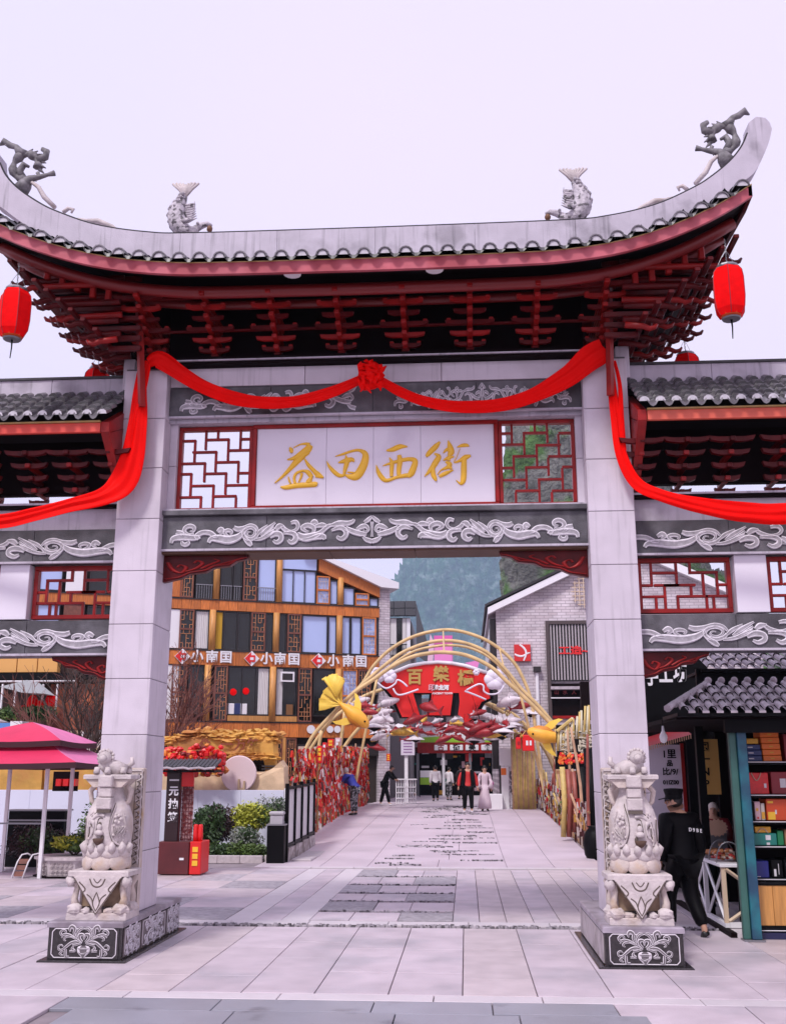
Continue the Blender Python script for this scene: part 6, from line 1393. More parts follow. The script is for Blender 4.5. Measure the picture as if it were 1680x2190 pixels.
for z0, z1, nm in ((zb1, zt1, 'upper'), (zb2, zt2, 'sign'), (zb3, zt3, 'lower')):
    bd = MB().bb(ul, ur, .0, .34, z0 + .02, z1 - .02).build('timber_band', WOODD, wb); planks(U(0), ur, z0, z1, par=bd)
    MB().bb(ul, U(0), -.05, -.005, z0, z1).build('plain_band', WOOD, bd)
    MB().bb(ul, ur, -.09, -.065, z1 - .05, z1).build('edge_strip', FRM, bd)
# raked band and white verge under the roof
P0, P1 = C5(945, 48), C5(1283, 215); dz_ = .62
rk = MB().prism([P0, P1, (P1[0], P1[1] - dz_ * .75), (P0[0], P0[1] - dz_)], -.1, .34).build('raked_band', WOOD, wb)
MB().prism([(P0[0] - .9, P0[1] + .42), (uw + .35, C5(1355, 190)[1] + .02), (uw + .35, C5(1355, 205)[1] - .15), (P1[0], P1[1] + .01), P0, (P0[0] - .9, P0[1] + .2)], -.35, 9.2).build('white_verge', WHITE, wb)
def fretscreen(u0, u1, z0, z1, par, m=WOODD, pale=False, yy=-.02):
    """lattice screen: frame, mid rail and a fret of small bars over a back board"""
    s_ = node('lattice_screen', par); mm = m if not pale else WHITE
    for a in ((u0, u0 + .05, z0, z1), (u1 - .05, u1, z0, z1), (u0 + .05, u1 - .05, z0, z0 + .06), (u0 + .05, u1 - .05, z1 - .06, z1), (u0 + .05, u1 - .05, (z0 + z1) / 2 - .04, (z0 + z1) / 2 + .04)): MB().bb(a[0], a[1], yy - .04, yy + .04, a[2], a[3]).build('screen_frame', WOODD if not pale else WOOD, s_)
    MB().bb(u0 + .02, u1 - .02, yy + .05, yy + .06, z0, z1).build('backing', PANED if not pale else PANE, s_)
    fm = MB(); rn = random.Random(int(u0 * 97) & 255); nx = 4; nz_ = int((z1 - z0) / .2)
    for i in range(nx + 1):
        for j in range(nz_):
            x = u0 + .06 + (u1 - u0 - .12) * i / nx; z = z0 + .06 + (z1 - z0 - .12) * j / nz_; h_ = (z1 - z0 - .12) / nz_; w_ = (u1 - u0 - .12) / nx
            if rn.random() < .75: fm.bb(x - .012, x + .012, yy - .01, yy + .01, z, z + h_)
            if i < nx and rn.random() < .6: fm.bb(x + .013, x + w_ - .013, yy - .012, yy + .012, z - .012, z + .012)
    fm.build('fretwork', mat('fret_ochre', (.50, .21, .09), .6, var=.3, vs=9) if not pale else mat('fret_pale', (.5, .40, .40), .6), s_, kind='stuff')
def window(u0, u1, z0, z1, par, glass, mull=0, rail=False, curtain=None, frame=FRM):
    s_ = node('window', par); MB().bb(u0, u1, .10, .115, z0, z1).build('pane', glass, s_)
    for a in ((u0, u0 + .04, z0, z1), (u1 - .04, u1, z0, z1), (u0 + .04, u1 - .04, z0, z0 + .05), (u0 + .04, u1 - .04, z1 - .05, z1)): MB().bb(a[0], a[1], .02, .098, a[2], a[3]).build('window_frame', frame, s_)
    for i in range(mull): x = u0 + (u1 - u0) * (i + 1) / (mull + 1); MB().bb(x - .02, x + .02, .03, .098, z0 + .05, z1 - .05).build('mullion', frame, s_)
    if rail:
        MB().bb(u0, u1, -.03, .01, z0 + .62, z0 + .66).build('handrail', GREYM, s_); rb = MB()
        for i in range(int((u1 - u0) / .11)): rb.bb(u0 + .05 + i * .11, u0 + .07 + i * .11, -.02, 0, z0, z0 + .62)
        rb.build('balusters', GREYM, s_, kind='stuff')
    if curtain:
        rows_ = []
        for i in range(25): x = curtain[0] + (curtain[1] - curtain[0]) * i / 24; rows_.append([(x, .07 + .02 * sin(i * 1.7), z0 + .06), (x, .07 + .02 * sin(i * 1.7), z1 - .06)])
        MB().sheet(rows_).build('curtain', CURT if len(curtain) < 3 else curtain[2], s_, smooth=True)
    return s_
f4 = [(150, 225, 's'), (238, 335, 'd', 1, 1), (378, 447, 'd', 0, 1), (452, 500, 'd', 0, 1), (507, 585, 's'), (590, 693, 'p', 0, 1), (727, 923, 'p', 2, 0), (925, 1000, 'q'), (1003, 1047, 'p', 0, 0), (1078, 1142, 'p', 0, 0), (1145, 1222, 'q'), (1226, 1278, 'p', 0, 0)]
f3 = [(130, 153, 'p', 0, 0), (156, 238, 's'), (243, 325, 'c'), (358, 405, 'y'), (407, 485, 'd', 0, 0), (487, 558, 'd', 0, 0), (560, 640, 's'), (643, 688, 'd', 0, 0), (717, 762, 'd', 0, 0), (765, 843, 's'), (848, 993, 'p', 0, 0), (996, 1043, 'p', 0, 0), (1073, 1120, 'p', 0, 0), (1123, 1182, 'p', 0, 0), (1186, 1263, 'q'), (1265, 1279, 'p', 0, 0)]
f2 = [(128, 213, 's'), (220, 307, 'd', 0, 0), (365, 440, 's'), (445, 675, 'w'), (708, 828, 'v'), (832, 908, 's'), (918, 1040, 'd', 0, 0), (1075, 1160, 'q'), (1165, 1235, 's')]
for fl, z0, ztop in ((f4, zt1, None), (f3, zt2, zb1), (f2, zt3, zb2)):
    for e in fl:
        u0, u1 = U(e[0]), U(e[1])
        if ztop is None:
            ln = lambda u: P0[1] - dz_ + (P1[1] - dz_ * .75 - P0[1] + dz_) * (u - P0[0]) / (P1[0] - P0[0]); z1 = min(C5(500, 20)[1], ln(u1)) - .02
        else: z1 = ztop - .02
        zs = z0 + (.02 if fl is not f2 else .28)
        k = e[2]
        if k in 'sq': fretscreen(u0, u1, z0 + .02, z1, wb, pale=(k == 'q'))
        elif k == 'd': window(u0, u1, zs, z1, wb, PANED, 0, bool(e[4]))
        elif k == 'p': window(u0, u1, zs, z1, wb, PANE, e[3], bool(e[4]))
        elif k == 'c': window(u0, u1, zs, z1, wb, PANED, 0, curtain=(u0 + .05, u1 - .05))
        elif k == 'y': window(u0, u1, zs, z1, wb, PANED, 0, curtain=(u0 + .03, u1 - .03, mat('mustard_blind', (.62, .38, .03), .6)))
        elif k == 'w':
            window(u0, u1, zs, z1, wb, PANED, 2, curtain=(U(612), U(672))); MB().bb(u0, u1, -.05, .09, z0 + .02, z0 + .26).build('sill_panel', WOODL, wb)
        elif k == 'v':
            window(u0, u1, zs, z1, wb, PANED, 0, curtain=(U(712), U(748))); MB().bb(u0, u1, -.05, .09, z0 + .02, z0 + .26).build('sill_panel', WOODL, wb)
            w0, h0 = C5(728, 738); w1, h1 = C5(806, 684); ac = MB().bb(w0, w1, -.12, .0, h0, h1).build('ventilator', WHITE, wb); MB().bb(w0 + .08, w1 - .08, -.13, -.122, h0 + .08, h1 - .08).build('grille', FRM, ac)
        if ztop is None and k in 'dp' and u1 < U(930): MB().bb(u0, u1, .0, .09, z1 + .02, z1 + .6).build('transom', PANE, wb)
for cx, z0, z1 in ((355, zt1, zt1 + 3), (712, zt1, zt1 + 3), (1061, zt1, C5(1061, 105)[1] - .45), (343, zt2, zb1), (702, zt2, zb1), (1058, zt2, zb1), (328, zt3, zb2), (691, zt3, zb2), (1056, zt3, zb2)):
    u = U(cx); MB().lathe([(.15, 0), (.15, z1 - z0 - .004)], 12, (u, -.02, z0 + .002)).build('timber_column', WOODL, wb, smooth=True)
# ground storey with lattice doors
for a, b in ((705, 752), (773, 830)): fretscreen(U(a), U(b), .1, zb3 - .04, wb)
MB().bb(U(754), U(771), -.05, .1, .0, zb3 - .02).build('door_post', WOODL, wb); MB().bb(U(835), ur, .0, .1, zb3 - .8, zb3 - .3).build('shop_transom', FRM, wb)
for i in range(5): MB().bb(U(840 + i * 80), U(905 + i * 80), -.02, -.005, zb3 - .7, zb3 - .4).build('shop_plate', mat('cream_plate', (.6, .45, .35), .6), wb)
q0, q1 = C5(1085, 1000), C5(880, 1000)
for cx, r_ in ((905, .24), (955, .2), (1010, .2), (1050, .2)): MB().lathe([(r_, -.02), (r_, .02)], 14, (0, 0, 0)).build('white_letter_blob', WHITE, wb).matrix_basis = Matrix.Translation((U(cx), -.12, C5(cx, 1005)[1])) @ Matrix.Rotation(pi / 2, 4, 'X') @ Matrix.Scale(.8, 4)
# left continuation of the facade behind the gate
for k in range(3):
    u0 = ul + .3 + k * 2.15
    for z0, z1 in ((zt1, zt1 + 2.2), (zt2, zb1), (zt3, zb2)):
        window(u0, u0 + 1.0, z0 + .05, z1 - .05, wb, PANE if (k + int(z0)) % 2 else PANED, 0); MB().bb(u0 + 1.15, u0 + 1.95, .0, .1, z0 + .05, z1 - .05).build('wall_panel', (WHITE, WOODD, WOOD)[(k + int(z0)) % 3], wb)
# restaurant signs on the middle band
zc2 = (zb2 + zt2) / 2
for a, ch3 in ((180, (262, 345, 423)), (567, (650, 725, 803)), (940, (1022, 1105, 1178))):
    u = U(a); r_ = .35
    dm_ = MB().prism([(u - r_, zc2), (u, zc2 - r_), (u + r_, zc2), (u, zc2 + r_)], -.16, -.065).build('diamond_plate', WHITE, wb)
    MB().prism([(u - r_ * .93, zc2), (u - r_ * .1, zc2 - r_ * .83), (u - r_ * .1, zc2 + r_ * .83)], -.17, -.162).build('red_corner', REDP, dm_)
    MB().bb(u - .15, u + .15, -.19, -.172, zc2 - .15, zc2 + .15).build('red_seal', REDP, dm_); MB().bb(u - .08, u + .08, -.2, -.192, zc2 - .07, zc2 + .05).build('seal_mark', WHITE, dm_)
    for b, s_ in zip(ch3, '小南国'): text(s_, .58, WHITE, wb, (U(b), -.12, zc2), ext=.03, bold=.014, name='sign_character')
# figures and lanterns seen behind the dining room glass stand just proud of it
for cx, cy, r_ in ((475, 795, .16), (545, 790, .16)): MB().ball((U(cx), .075, C5(cx, cy)[1]), (r_, .02, r_), 12, 8).build('hanging_lamp', LANT, wb)
for cx, m_ in ((465, WHITE), (500, NAVY), (535, WHITE), (790, mat('brown_chair_back', (.2, .09, .03), .6)), (430, WHITE), (880, WHITE)): MB().bb(U(cx) - .16, U(cx) + .16, .06, .09, zt3 + .30, zt3 + .8).build('chair_back', m_, wb, bev=.04)
wb.location = (AA.x, AA.y, 0); wb.rotation_euler = (0, 0, ang)

# ---- small dark modern building
mb_ = thing('dark_modern_house', 'narrow charcoal panelled house with curtained balcony window before the hill', 'building', (at(850, 1400, 60).x, 60, 0))
def px(x, Y): return at(x, 1400, Y).x
def pzz(y, Y, x=860): return at(x, y, Y).z
CHAR = mat('charcoal_panel', (.06, .062, .07), .45)
MB().bb(px(800, 60), px(876, 60), 60.2, 68, 0, pzz(1320, 60)).build('wall', mat('grey_render', (.22, .21, .22), .7), mb_)
for i in range(3):
    for j in range(2): MB().fslab(px(818 + i * 24, 60) + .01, px(842 + i * 24, 60) - .01, 59.8, 60.2, pzz(1318 - j * 16, 60) + .01, pzz(1302 - j * 16, 60) - .01, .02).build('roof_panel', CHAR, mb_)
MB().add([(px(890, 60), 60, pzz(1290, 60)), (px(890, 60), 60, pzz(1318, 60)), (px(912, 60), 66, pzz(1370, 60)), (px(912, 60), 66, pzz(1400, 60)), (px(890, 60), 60.5, pzz(1400, 60))], [(0, 2, 3, 4, 1)]).build('side_slope', CHAR, mb_)
for x0, x1, m_ in ((835, 847, CURT), (849, 858, PANED), (860, 868, CURT), (869, 877, WHITE)): MB().bb(px(x0, 60), px(x1, 60), 60.1, 60.15, pzz(1400, 60), pzz(1322, 60)).build('window_panel', m_, mb_)
for i in range(12): MB().bb(px(834 + i * 3, 60), px(834.7 + i * 3, 60), 59.9, 59.93, pzz(1402, 60), pzz(1380, 60)).build('baluster', BLACK, mb_)
MB().bb(px(833, 60), px(870, 60), 59.88, 59.94, pzz(1380, 60), pzz(1378, 60)).build('handrail', BLACK, mb_)

# ---- pale brick gabled building on the right
YR = 43.0
rb_ = thing('pale_brick_gabled_house', 'pale brick house with raked white verge, round window and slatted screen', 'building', (at(1064, 1500, YR).x, YR, 0))
Q = lambda x, y: (at(x, y, YR).x, at(x, y, YR).z)
xw, xr, xe = Q(1064, 1500)[0], Q(1330, 1150)[0], Q(1620, 1300)[0]; zR = Q(1330, 1178)[1]; zE = Q(1064, 1306)[1]
MB().prism([(xw, 0), (xe, 0), (xe, zE), (xr, zR), (xw, zE)], YR, YR + 12).build('brick_wall', BRK, rb_)
e_ = Q(1042, 1302); MB().prism([(e_[0], e_[1]), (e_[0], e_[1] - .28), (xw, zE - .02), (xr, zR + .02), (xe, zE), (xe + .4, zE - .1), (xe + .4, zE + .2), (xr, zR + .34)], YR - .35, YR + 12.2).build('white_verge', WHITE, rb_)
MB().prism([(e_[0] - .12, e_[1] + .03), (xr, zR + .345), (xr, zR + .46), (e_[0] - .12, e_[1] + .13)], YR - .4, YR + 12).build('roof_edge', TILED, rb_)
MB().bb(e_[0] + .1, e_[0] + .35, YR + 1, YR + 12, zE - 1.6, zE - .4).build('eaves_gutter', WHITE, rb_); MB().bb(xw - .25, xw - .02, YR + .2, YR + 1.5, 2, zE - .3).build('side_shade', FRM, rb_)
S0, S1 = Q(1167, 1331), Q(1262, 1457)
sc_n = node('slatted_screen', rb_); MB().bb(S0[0], S1[0] + .6, YR - .06, YR - .02, S1[1], S0[1]).build('backing', FRM, sc_n)
for i in range(24): x = S0[0] + .14 + i * .125; MB().bb(x, x + .05, YR - .14, YR - .065, S1[1] + .05, S0[1] - .12).build('slat', mat('pale_slat', (.42, .38, .40), .5), sc_n)
for a in ((S0[0] - .05, S0[0] + .1, 2.2, S0[1] + .04), (S0[0] + .1, S1[0] + .6, S0[1] - .1, S0[1] + .04)): MB().bb(a[0], a[1], YR - .2, YR - .145, a[2], a[3]).build('screen_frame', mat('bronze_post', (.07, .05, .05), .5), sc_n)
text('工造~社', .36, REDP, sc_n, (Q(1224, 1393)[0] + .25, YR - .17, Q(1224, 1393)[1]), ext=.01, bold=.012, name='red_script', sx=1.3)
s0, s1 = Q(1175, 1462), Q(1262, 1535)
MB().bb(s0[0], s1[0] + .6, YR - .08, YR - .01, s1[1], s0[1]).build('shop_opening', SHADEBLK, rb_)
MB().bb(s0[0], s1[0] + .6, YR - .5, YR - .09, Q(1200, 1476)[1], Q(1200, 1470)[1]).build('small_tiled_eave', TILEP, rb_)
for x in (1188, 1206, 1225, 1243): MB().lathe([(.15, -.03), (.15, .03)], 14).build('round_plaque', mat('pink_plaque', (.6, .35, .4), .5), rb_).matrix_basis = Matrix.Translation((Q(x, 1482)[0] - rb_.location.x, -.25, Q(x, 1482)[1])) @ Matrix.Rotation(pi / 2, 4, 'X')
for i, x in enumerate((1188, 1206, 1225, 1243)): text('山水人家'[i], .2, MARO, rb_, (Q(x, 1482)[0], YR - .29, Q(x, 1482)[1]), ext=.003, bold=.003, name='plaque_character')
MB().bb(s0[0], s1[0] + .6, YR - .3, YR - .09, Q(1200, 1486)[1] - .16, Q(1200, 1486)[1] - .12).build('white_ledge', WHITE, rb_); MB().bb(s0[0], s1[0] + .6, YR - .12, YR - .085, Q(1200, 1537)[1], Q(1200, 1531)[1]).build('red_rail', LACQ, rb_)
rw = node('round_window', rb_); c_ = Q(1256, 1266)
def disc_at(r0, dep, m_, nm, y): o = MB().lathe([(r0, -dep / 2), (r0, dep / 2)], 28).build(nm, m_, rw); o.matrix_basis = Matrix.Translation((c_[0] - rb_.location.x, y - YR, c_[1])) @ Matrix.Rotation(pi / 2, 4, 'X')
disc_at(.80, .1, mat('ochre_ring', (.42, .25, .08), .5), 'window_frame', YR - .02); disc_at(.70, .1, PANED, 'pane', YR - .06)
for i in range(-3, 4):
    h_ = math.sqrt(.49 - (i * .18) ** 2); MB().bb(c_[0] + i * .18 - .015, c_[0] + i * .18 + .015, YR - .14, YR - .115, c_[1] - h_, c_[1] + h_).build('muntin', CRM, rw); MB().bb(c_[0] - h_, c_[0] + h_, YR - .138, YR - .113, c_[1] + i * .18 - .015, c_[1] + i * .18 + .015).build('muntin', CRM, rw)
MB().tube([(Q(1147, 1440)[0], YR - .1, 1.2), (Q(1147, 1440)[0], YR - .1, Q(1147, 1440)[1])], .07, 8).build('downpipe', WHITE, rb_); MB().box((Q(1147, 1432)[0], YR - .15, Q(1147, 1432)[1]), (.3, .25, .2)).build('camera_box', FRM, rb_)
sq = thing('red_square_sign', 'square red sign with a white flowing bird mark on the pale brick wall', 'sign', (Q(1116, 1397)[0], YR - .1, Q(1116, 1397)[1]))
a, b = Q(1099, 1415), Q(1133, 1379); MB().bb(a[0], b[0], YR - .14, YR - .03, a[1], b[1]).build('board', mat('sign_red', (.6, .02, .02), .5), sq, bev=.01)
mk = MB(); fs_ = lambda u, v, d: (a[0] + u * (b[0] - a[0]), YR - .141 - d, b[1] - v * (b[1] - a[1]))
for st in ([(.33, .02, .10), (.50, .12, .12), (.66, .3, .13), (.72, .48, .12), (.68, .7, .11), (.56, .97, .08)], [(.02, .57, .10), (.2, .66, .12), (.45, .7, .12), (.66, .62, .10)], [(.68, .6, .08), (.85, .52, .09), (.98, .50, .04)]): mk.stroke(st, fs_, .02, 'round', sub=5)
mk.build('bird_mark', WHITE, sq)

# ---- hills
def hill(name, blobs, m, seed, nu=120, nv=60):
    mb = MB()
    for (c, r) in blobs:
        o = len(mb.v)
        for i in range(nv + 1):
            a = pi / 2 * i / nv
            for j in range(nu):
                q = 2 * pi * j / nu; d_ = Vector((cos(q) * cos(a), sin(q) * cos(a), sin(a)))
                k = 1 + .10 * noise.noise(d_ * 2.2 + Vector((seed, 0, 0))) + .055 * noise.noise(d_ * 7 + Vector((0, seed, 0))) + .045 * noise.noise(d_ * 22) + .03 * noise.noise(d_ * 50)
                mb.v.append((c[0] + r[0] * d_.x * k, c[1] + r[1] * d_.y * k, c[2] + r[2] * (d_.z ** .75 if d_.z > 0 else 0) * k))
        for i in range(nv):
            for j in range(nu):
                j2 = (j + 1) % nu; mb.f.append((o + i * nu + j, o + i * nu + j2, o + (i + 1) * nu + j2, o + (i + 1) * nu + j)); mb.m.append(0)
    return struct(mb.build(name, m, None, smooth=False))
FOR = mat('forest_cover', (.022, .065, .030), .9, var=.95, vs=.035, bump=1.0, bs=.09, c2=(.13, .17, .15), c2s=.045, c2t=(.48, .66))
FOR.node_tree.nodes['Bump'].inputs['Distance'].default_value = 14.0
hl = at(846, 1260, 2400)
hill('forested_hill', [((hl.x + 185, 2620, -20), (250, 200, 690)), ((hl.x + 65, 2560, -20), (135, 120, 470))], FOR, 3.1, 360, 140)
CLF = mat('limestone_cliff', (.13, .13, .12), .9, var=.6, vs=.25, bump=1.0, bs=.8, c2=(.06, .13, .03), c2s=.12, c2t=(.47, .55)); CLF.node_tree.nodes['Bump'].inputs['Distance'].default_value = 1.5
hr_ = at(1085, 1250, 150)
hill('limestone_hill', [((hr_.x + 13.2, 160, -2), (14.6, 10, 84)), ((hr_.x + 26, 165, -2), (20, 13, 36))], CLF, 8.4, 240, 120)
HZ = bpy.data.materials.new('valley_haze'); HZ.use_nodes = True; t_ = HZ.node_tree; t_.nodes.remove(t_.nodes['Principled BSDF']); pv = t_.nodes.new('ShaderNodeVolumePrincipled')
pv.inputs['Color'].default_value = (.55, .80, 1.0, 1); pv.inputs['Density'].default_value = .00018; pv.inputs['Anisotropy'].default_value = 0.0
t_.links.new(pv.outputs[0], t_.nodes['Material Output'].inputs['Volume'])
hz = MB().bb(-900, 900, -60, 2900, -1.5, 720).build('haze', HZ, None, kind='stuff')

# =====================================================================
# THE DECORATED BRIDGE
# =====================================================================
D6 = lambda cx, cy: (748.6 + cx * .3819, 1176.3 + cy * .3819)
def P6(cx, cy, Y): return tuple(at(*D6(cx, cy), Y))
HOOP = mat('gilded_steel_hoop', (.62, .44, .20), .5, var=.2, vs=3)
hoops = [('tallest gilded hoop arching over the bridge', 39.6, .065, [(-30, 900), (30, 800), (80, 730), (130, 650), (220, 560), (340, 490), (480, 452), (600, 452), (740, 495), (850, 565), (930, 650), (985, 760), (1015, 850)]),
         ('second gilded hoop just inside the tallest one', 37.5, .065, [(-160, 1010), (-60, 880), (60, 760), (200, 640), (300, 570), (430, 520), (530, 508), (640, 520), (760, 570), (860, 660), (960, 780), (1060, 880), (1150, 990)]),
         ('third gilded hoop, thin, between the second and the lowest wide one', 38.6, .05, [(150, 720), (240, 640), (340, 575), (440, 545), (560, 533), (680, 552), (790, 610), (880, 700), (950, 800)]),
         ('wide front gilded hoop with the fish lanterns on its sides', 34, .065, [(-284, 1245), (-262, 1150), (-200, 1030), (-80, 900), (20, 800), (130, 725), (230, 655), (340, 600), (440, 578), (530, 573), (650, 590), (780, 650), (880, 740), (1000, 850), (1100, 950), (1150, 1000)]),
         ('low gilded hoop left half hidden behind the red stage board', 41.2, .07, [(-260, 1180), (-200, 1080), (-110, 960), (0, 870), (120, 800), (300, 760), (560, 750), (740, 850), (900, 935), (1000, 1020), (1090, 1120), (1160, 1280), (1190, 1400)]),
         ('lowest gilded hoop beside the wishing wall', 41.6, .07, [(-95, 1210), (-50, 1130), (20, 1030), (120, 930), (230, 850), (420, 800), (600, 795), (760, 855), (880, 900), (960, 960), (1050, 1060), (1130, 1160), (1200, 1330)])]
for lab, Y, r_, pts in hoops:
    t = thing('gilded_hoop', lab, 'hoop', P6(pts[0][0], pts[0][1], Y), 'gilded hoops over the bridge')
    P = [P6(a, b, Y) for a, b, _ in spline([(a, b, 0) for a, b in pts], 4)]
    MB().tube(P, r_, 8).build('hoop_tube', HOOP, t, smooth=True)
    for e, d_ in ((P[0], P[1]), (P[-1], P[-2])):
        g_ = (min(e[0] - .35 * (e[2] > 1.2), -4.15) if e[0] < -1 else max(e[0] + .3 * (e[2] > 1.2), 2.9), Y, zg(Y)); k_2 = tuple((e[i] * .45 + g_[i] * .55) + (e[i] - d_[i]) * .5 for i in range(3))
        MB().tube([x_[:3] for x_ in spline([(*e, 0), (*k_2, 0), (*g_, 0)], 5)], r_ * .98, 8).build('hoop_foot', HOOP, t, smooth=True)
for lab, a, b in (('short strut joining the tops of the hoops', (520, 455, 39.6), (525, 575, 34.2)), ('strut joining the hoops on their right shoulder', (835, 555, 39.6), (860, 660, 38.1))):
    t = thing('hoop_strut', lab, 'strut', P6(*a)); MB().tube([P6(*a), P6(*b)], .03, 6).build('rod', HOOP, t)
# goldfish lanterns
FISHG = mat('golden_fish_cloth', (.85, .42, .04), .5, var=.1, vs=3); FISHO = mat('orange_fish_belly', (.60, .22, .02), .5); FISHY = mat('yellow_fin_cloth', (.88, .60, .08), .5)
def goldfish(label, c, L_, head, m=(FISHG, FISHO, FISHY)):
    """head = unit vector in XZ towards the head"""
    t = thing('goldfish_lantern', label, 'lantern', c, 'large goldfish lanterns'); hx, hz_ = head; H = lambda a, b, y=0.0: (c[0] + hx * a * L_ - hz_ * b * L_, c[1] + y * L_, c[2] + hz_ * a * L_ + hx * b * L_)
    b = MB(); b.tube([H(.55, -.02), H(.48, 0), H(.30, .02), (H(.05, .03)), H(-.2, .03), H(-.38, .02), H(-.5, .02)], [.05 * L_, .13 * L_, .21 * L_, .235 * L_, .16 * L_, .08 * L_, .05 * L_], 14, flat=.9)
    b.build('fish_body', m[0], t, smooth=True)
    MB().tube([H(.5, -.05), H(.28, -.07), H(.05, -.08), H(-.2, -.05)], [.05 * L_, .17 * L_, .18 * L_, .08 * L_], 12, flat=.8).build('belly', m[1], t, smooth=True)
    for s_, an in enumerate((-38, -14, 12, 36)):
        tl = MB(); d_ = (-cos(radians(an)), sin(radians(an)))
        rows_ = []
        for i in range(5): w_ = (.02, .05, .10, .15, .17)[i]; k = i / 4 * .62; rows_.append([H(-.42 + d_[0] * k - d_[1] * e * w_, .02 + d_[1] * k + d_[0] * e * w_, .03 * sin(e * 5 + i) + (.04 if s_ % 2 else -.04)) for e in (-1, -.5, 0, .5, 1)])
        tl.sheet(rows_); tl.sheet([[(p[0], p[1] + .02, p[2]) for p in r[::-1]] for r in rows_]); tl.build('tail_fin', m[2], t, smooth=True)
    for sd_ in (1, -1):
        rows_ = [[H(-.1 + .25 * e, sd_ * .18, 0), H(-.22 + .22 * e, sd_ * .38, 0), H(-.34 + .12 * e, sd_ * .5, .03)] for e in (0, .5, 1)]
        MB().sheet(rows_).sheet([r[::-1] for r in [[(p[0], p[1] + .02, p[2]) for p in r] for r in rows_]]).build('side_fin', m[2], t, smooth=True)
    for y in (-.16, .16): MB().ball(H(.4, .06, y), .03 * L_, 8, 5).build('eye', BLACK, t, smooth=True)
    return t
Y_ = 33.5; g1 = at(754, 1528, Y_); goldfish('large golden goldfish lantern with upswept tail on the left side of the hoops', tuple(g1), 1.15, (cos(radians(-38)), sin(radians(-38))))
g2 = at(1170, 1572, Y_); goldfish('large golden goldfish lantern on the right side of the hoops', tuple(g2), 1.15, (-cos(radians(-12)), -sin(radians(-12))))
# curled upper tail of the left fish
tl = thing('curled_fish_tail', 'pale yellow curled upper tail of the left goldfish lantern', 'lantern', tuple(at(712, 1470, 33.4)))
for k in range(5):
    p = at(694 + k * 9, 1442 + abs(k - 2) * 4, 33.4); q = at(718, 1490, 33.4); MB().tube([q, q.lerp(p, .5) + Vector((0, .05, .02)), p, p + Vector((.08 * (k - 2) * .5, 0, -.06))], [.05, .11, .15, .05], 8, flat=.4).build('tail_lobe', FISHY, tl, smooth=True)

# red stage board across the bridge end
YS = 40.3
rs = thing('red_stage_board', 'big red fan-shaped board on three legs with golden characters', 'board', P6(500, 940, YS))
out_ = [(245, 690), (330, 655), (410, 640), (490, 634), (570, 640), (650, 655), (770, 695), (782, 830), (735, 850), (705, 905), (695, 940), (640, 972), (630, 940), (603, 922), (612, 850), (608, 800), (575, 800), (560, 925), (440, 925), (448, 880), (457, 800), (352, 800), (366, 850), (392, 935), (290, 935), (240, 825), (172, 745)]
O_ = [(P6(a, b, YS)[0], P6(a, b, YS)[2]) for a, b in out_]
SRED = mat('signal_red_board', (.72, .008, .006), .55)
MB().prism(O_, YS, YS + .06).build('board_face', SRED, rs); cx_ = sum(p[0] for p in O_) / len(O_)
MB().prism([(p[0] + (.13 if p[0] > cx_ else -.10), p[1] - .04) for p in O_], YS + .07, YS + .3).build('board_side_shadow', BLACK, rs)  # black offset copy: shadow along the board's sides put into the shape
ed = MB(); ed.tube([P6(a, b - 6, YS - .02) for a, b in out_[:7]], .07, 6); ed.build('top_rim', WHITE, rs, smooth=True)
for s_, a, b in (('百', 360, 715), ('樂', 508, 700), ('橋', 645, 722)): p = P6(a, b, YS - .03); text(s_, .62, mat('dull_gold', (.55, .36, .10), .4, metal=.3), rs, p, ext=.02, bold=.02, name='gold_character')
p = P6(508, 772, YS - .03); text('遇龙河', .20, WHITE, rs, p, ext=.01, bold=.012, name='small_lettering'); p = P6(455, 772, YS - .03); text('印', .26, mat('pink_print', (.7, .35, .4), .5), rs, p, ext=.01, bold=.01, name='small_lettering')
p = P6(515, 803, YS - .03); text('ANCIENT TOWN', .10, WHITE, rs, p, ext=.005, bold=.004, name='small_lettering')
for a, b in ((370, 850), (585, 850)): MB().bb(P6(a - 22, 0, YS)[0], P6(a + 22, 0, YS)[0], YS + .4, YS + .45, P6(a, b + 75, YS)[2], P6(a, b - 45, YS)[2]).build('leg_gap_panel', CHAR, rs)
CLOUD = mat('white_cloud_foam', (.76, .72, .82), .7)
def cloud(label, blobs, tails, Y):
    t = thing('cloud_ornament', label, 'cloud ornament', P6(blobs[0][0], blobs[0][1], Y), 'white cloud ornaments on the red board')
    for a, b, r_ in blobs:
        for k in range(6): q = P6(a + r_ * .45 * cos(k * 1.05), b + r_ * .45 * sin(k * 1.05), Y); rr = r_ * .52 * .3819 / FPX * Y; MB().ball(q, (rr, .15, rr), 14, 8).build('puff', CLOUD, t, smooth=True)
    for tl_ in tails: MB().tube([P6(a, b, Y - .05) for a, b, _ in spline([(a, b, 0) for a, b in tl_], 4)], .035, 7).build('wisp', CLOUD, t, smooth=True)
cloud('white cloud ornament at the left end of the red board', [(155, 697, 44), (220, 707, 42)], [[(150, 740), (200, 775), (250, 750), (262, 728), (290, 738), (320, 765)], [(240, 775), (262, 808), (300, 808), (382, 780)]], 39.9)
cloud('white cloud ornament at the right end of the red board', [(808, 725, 62), (705, 685, 20)], [[(860, 760), (830, 800), (780, 808), (748, 790), (745, 760), (715, 752), (650, 785)], [(640, 790), (700, 812), (760, 838)]], 39.9)
pb = thing('pink_lightbox', 'pink square lantern box standing behind the top of the red board', 'light box', P6(520, 630, 42)); a, b = P6(470, 640, 42), P6(572, 522, 42)
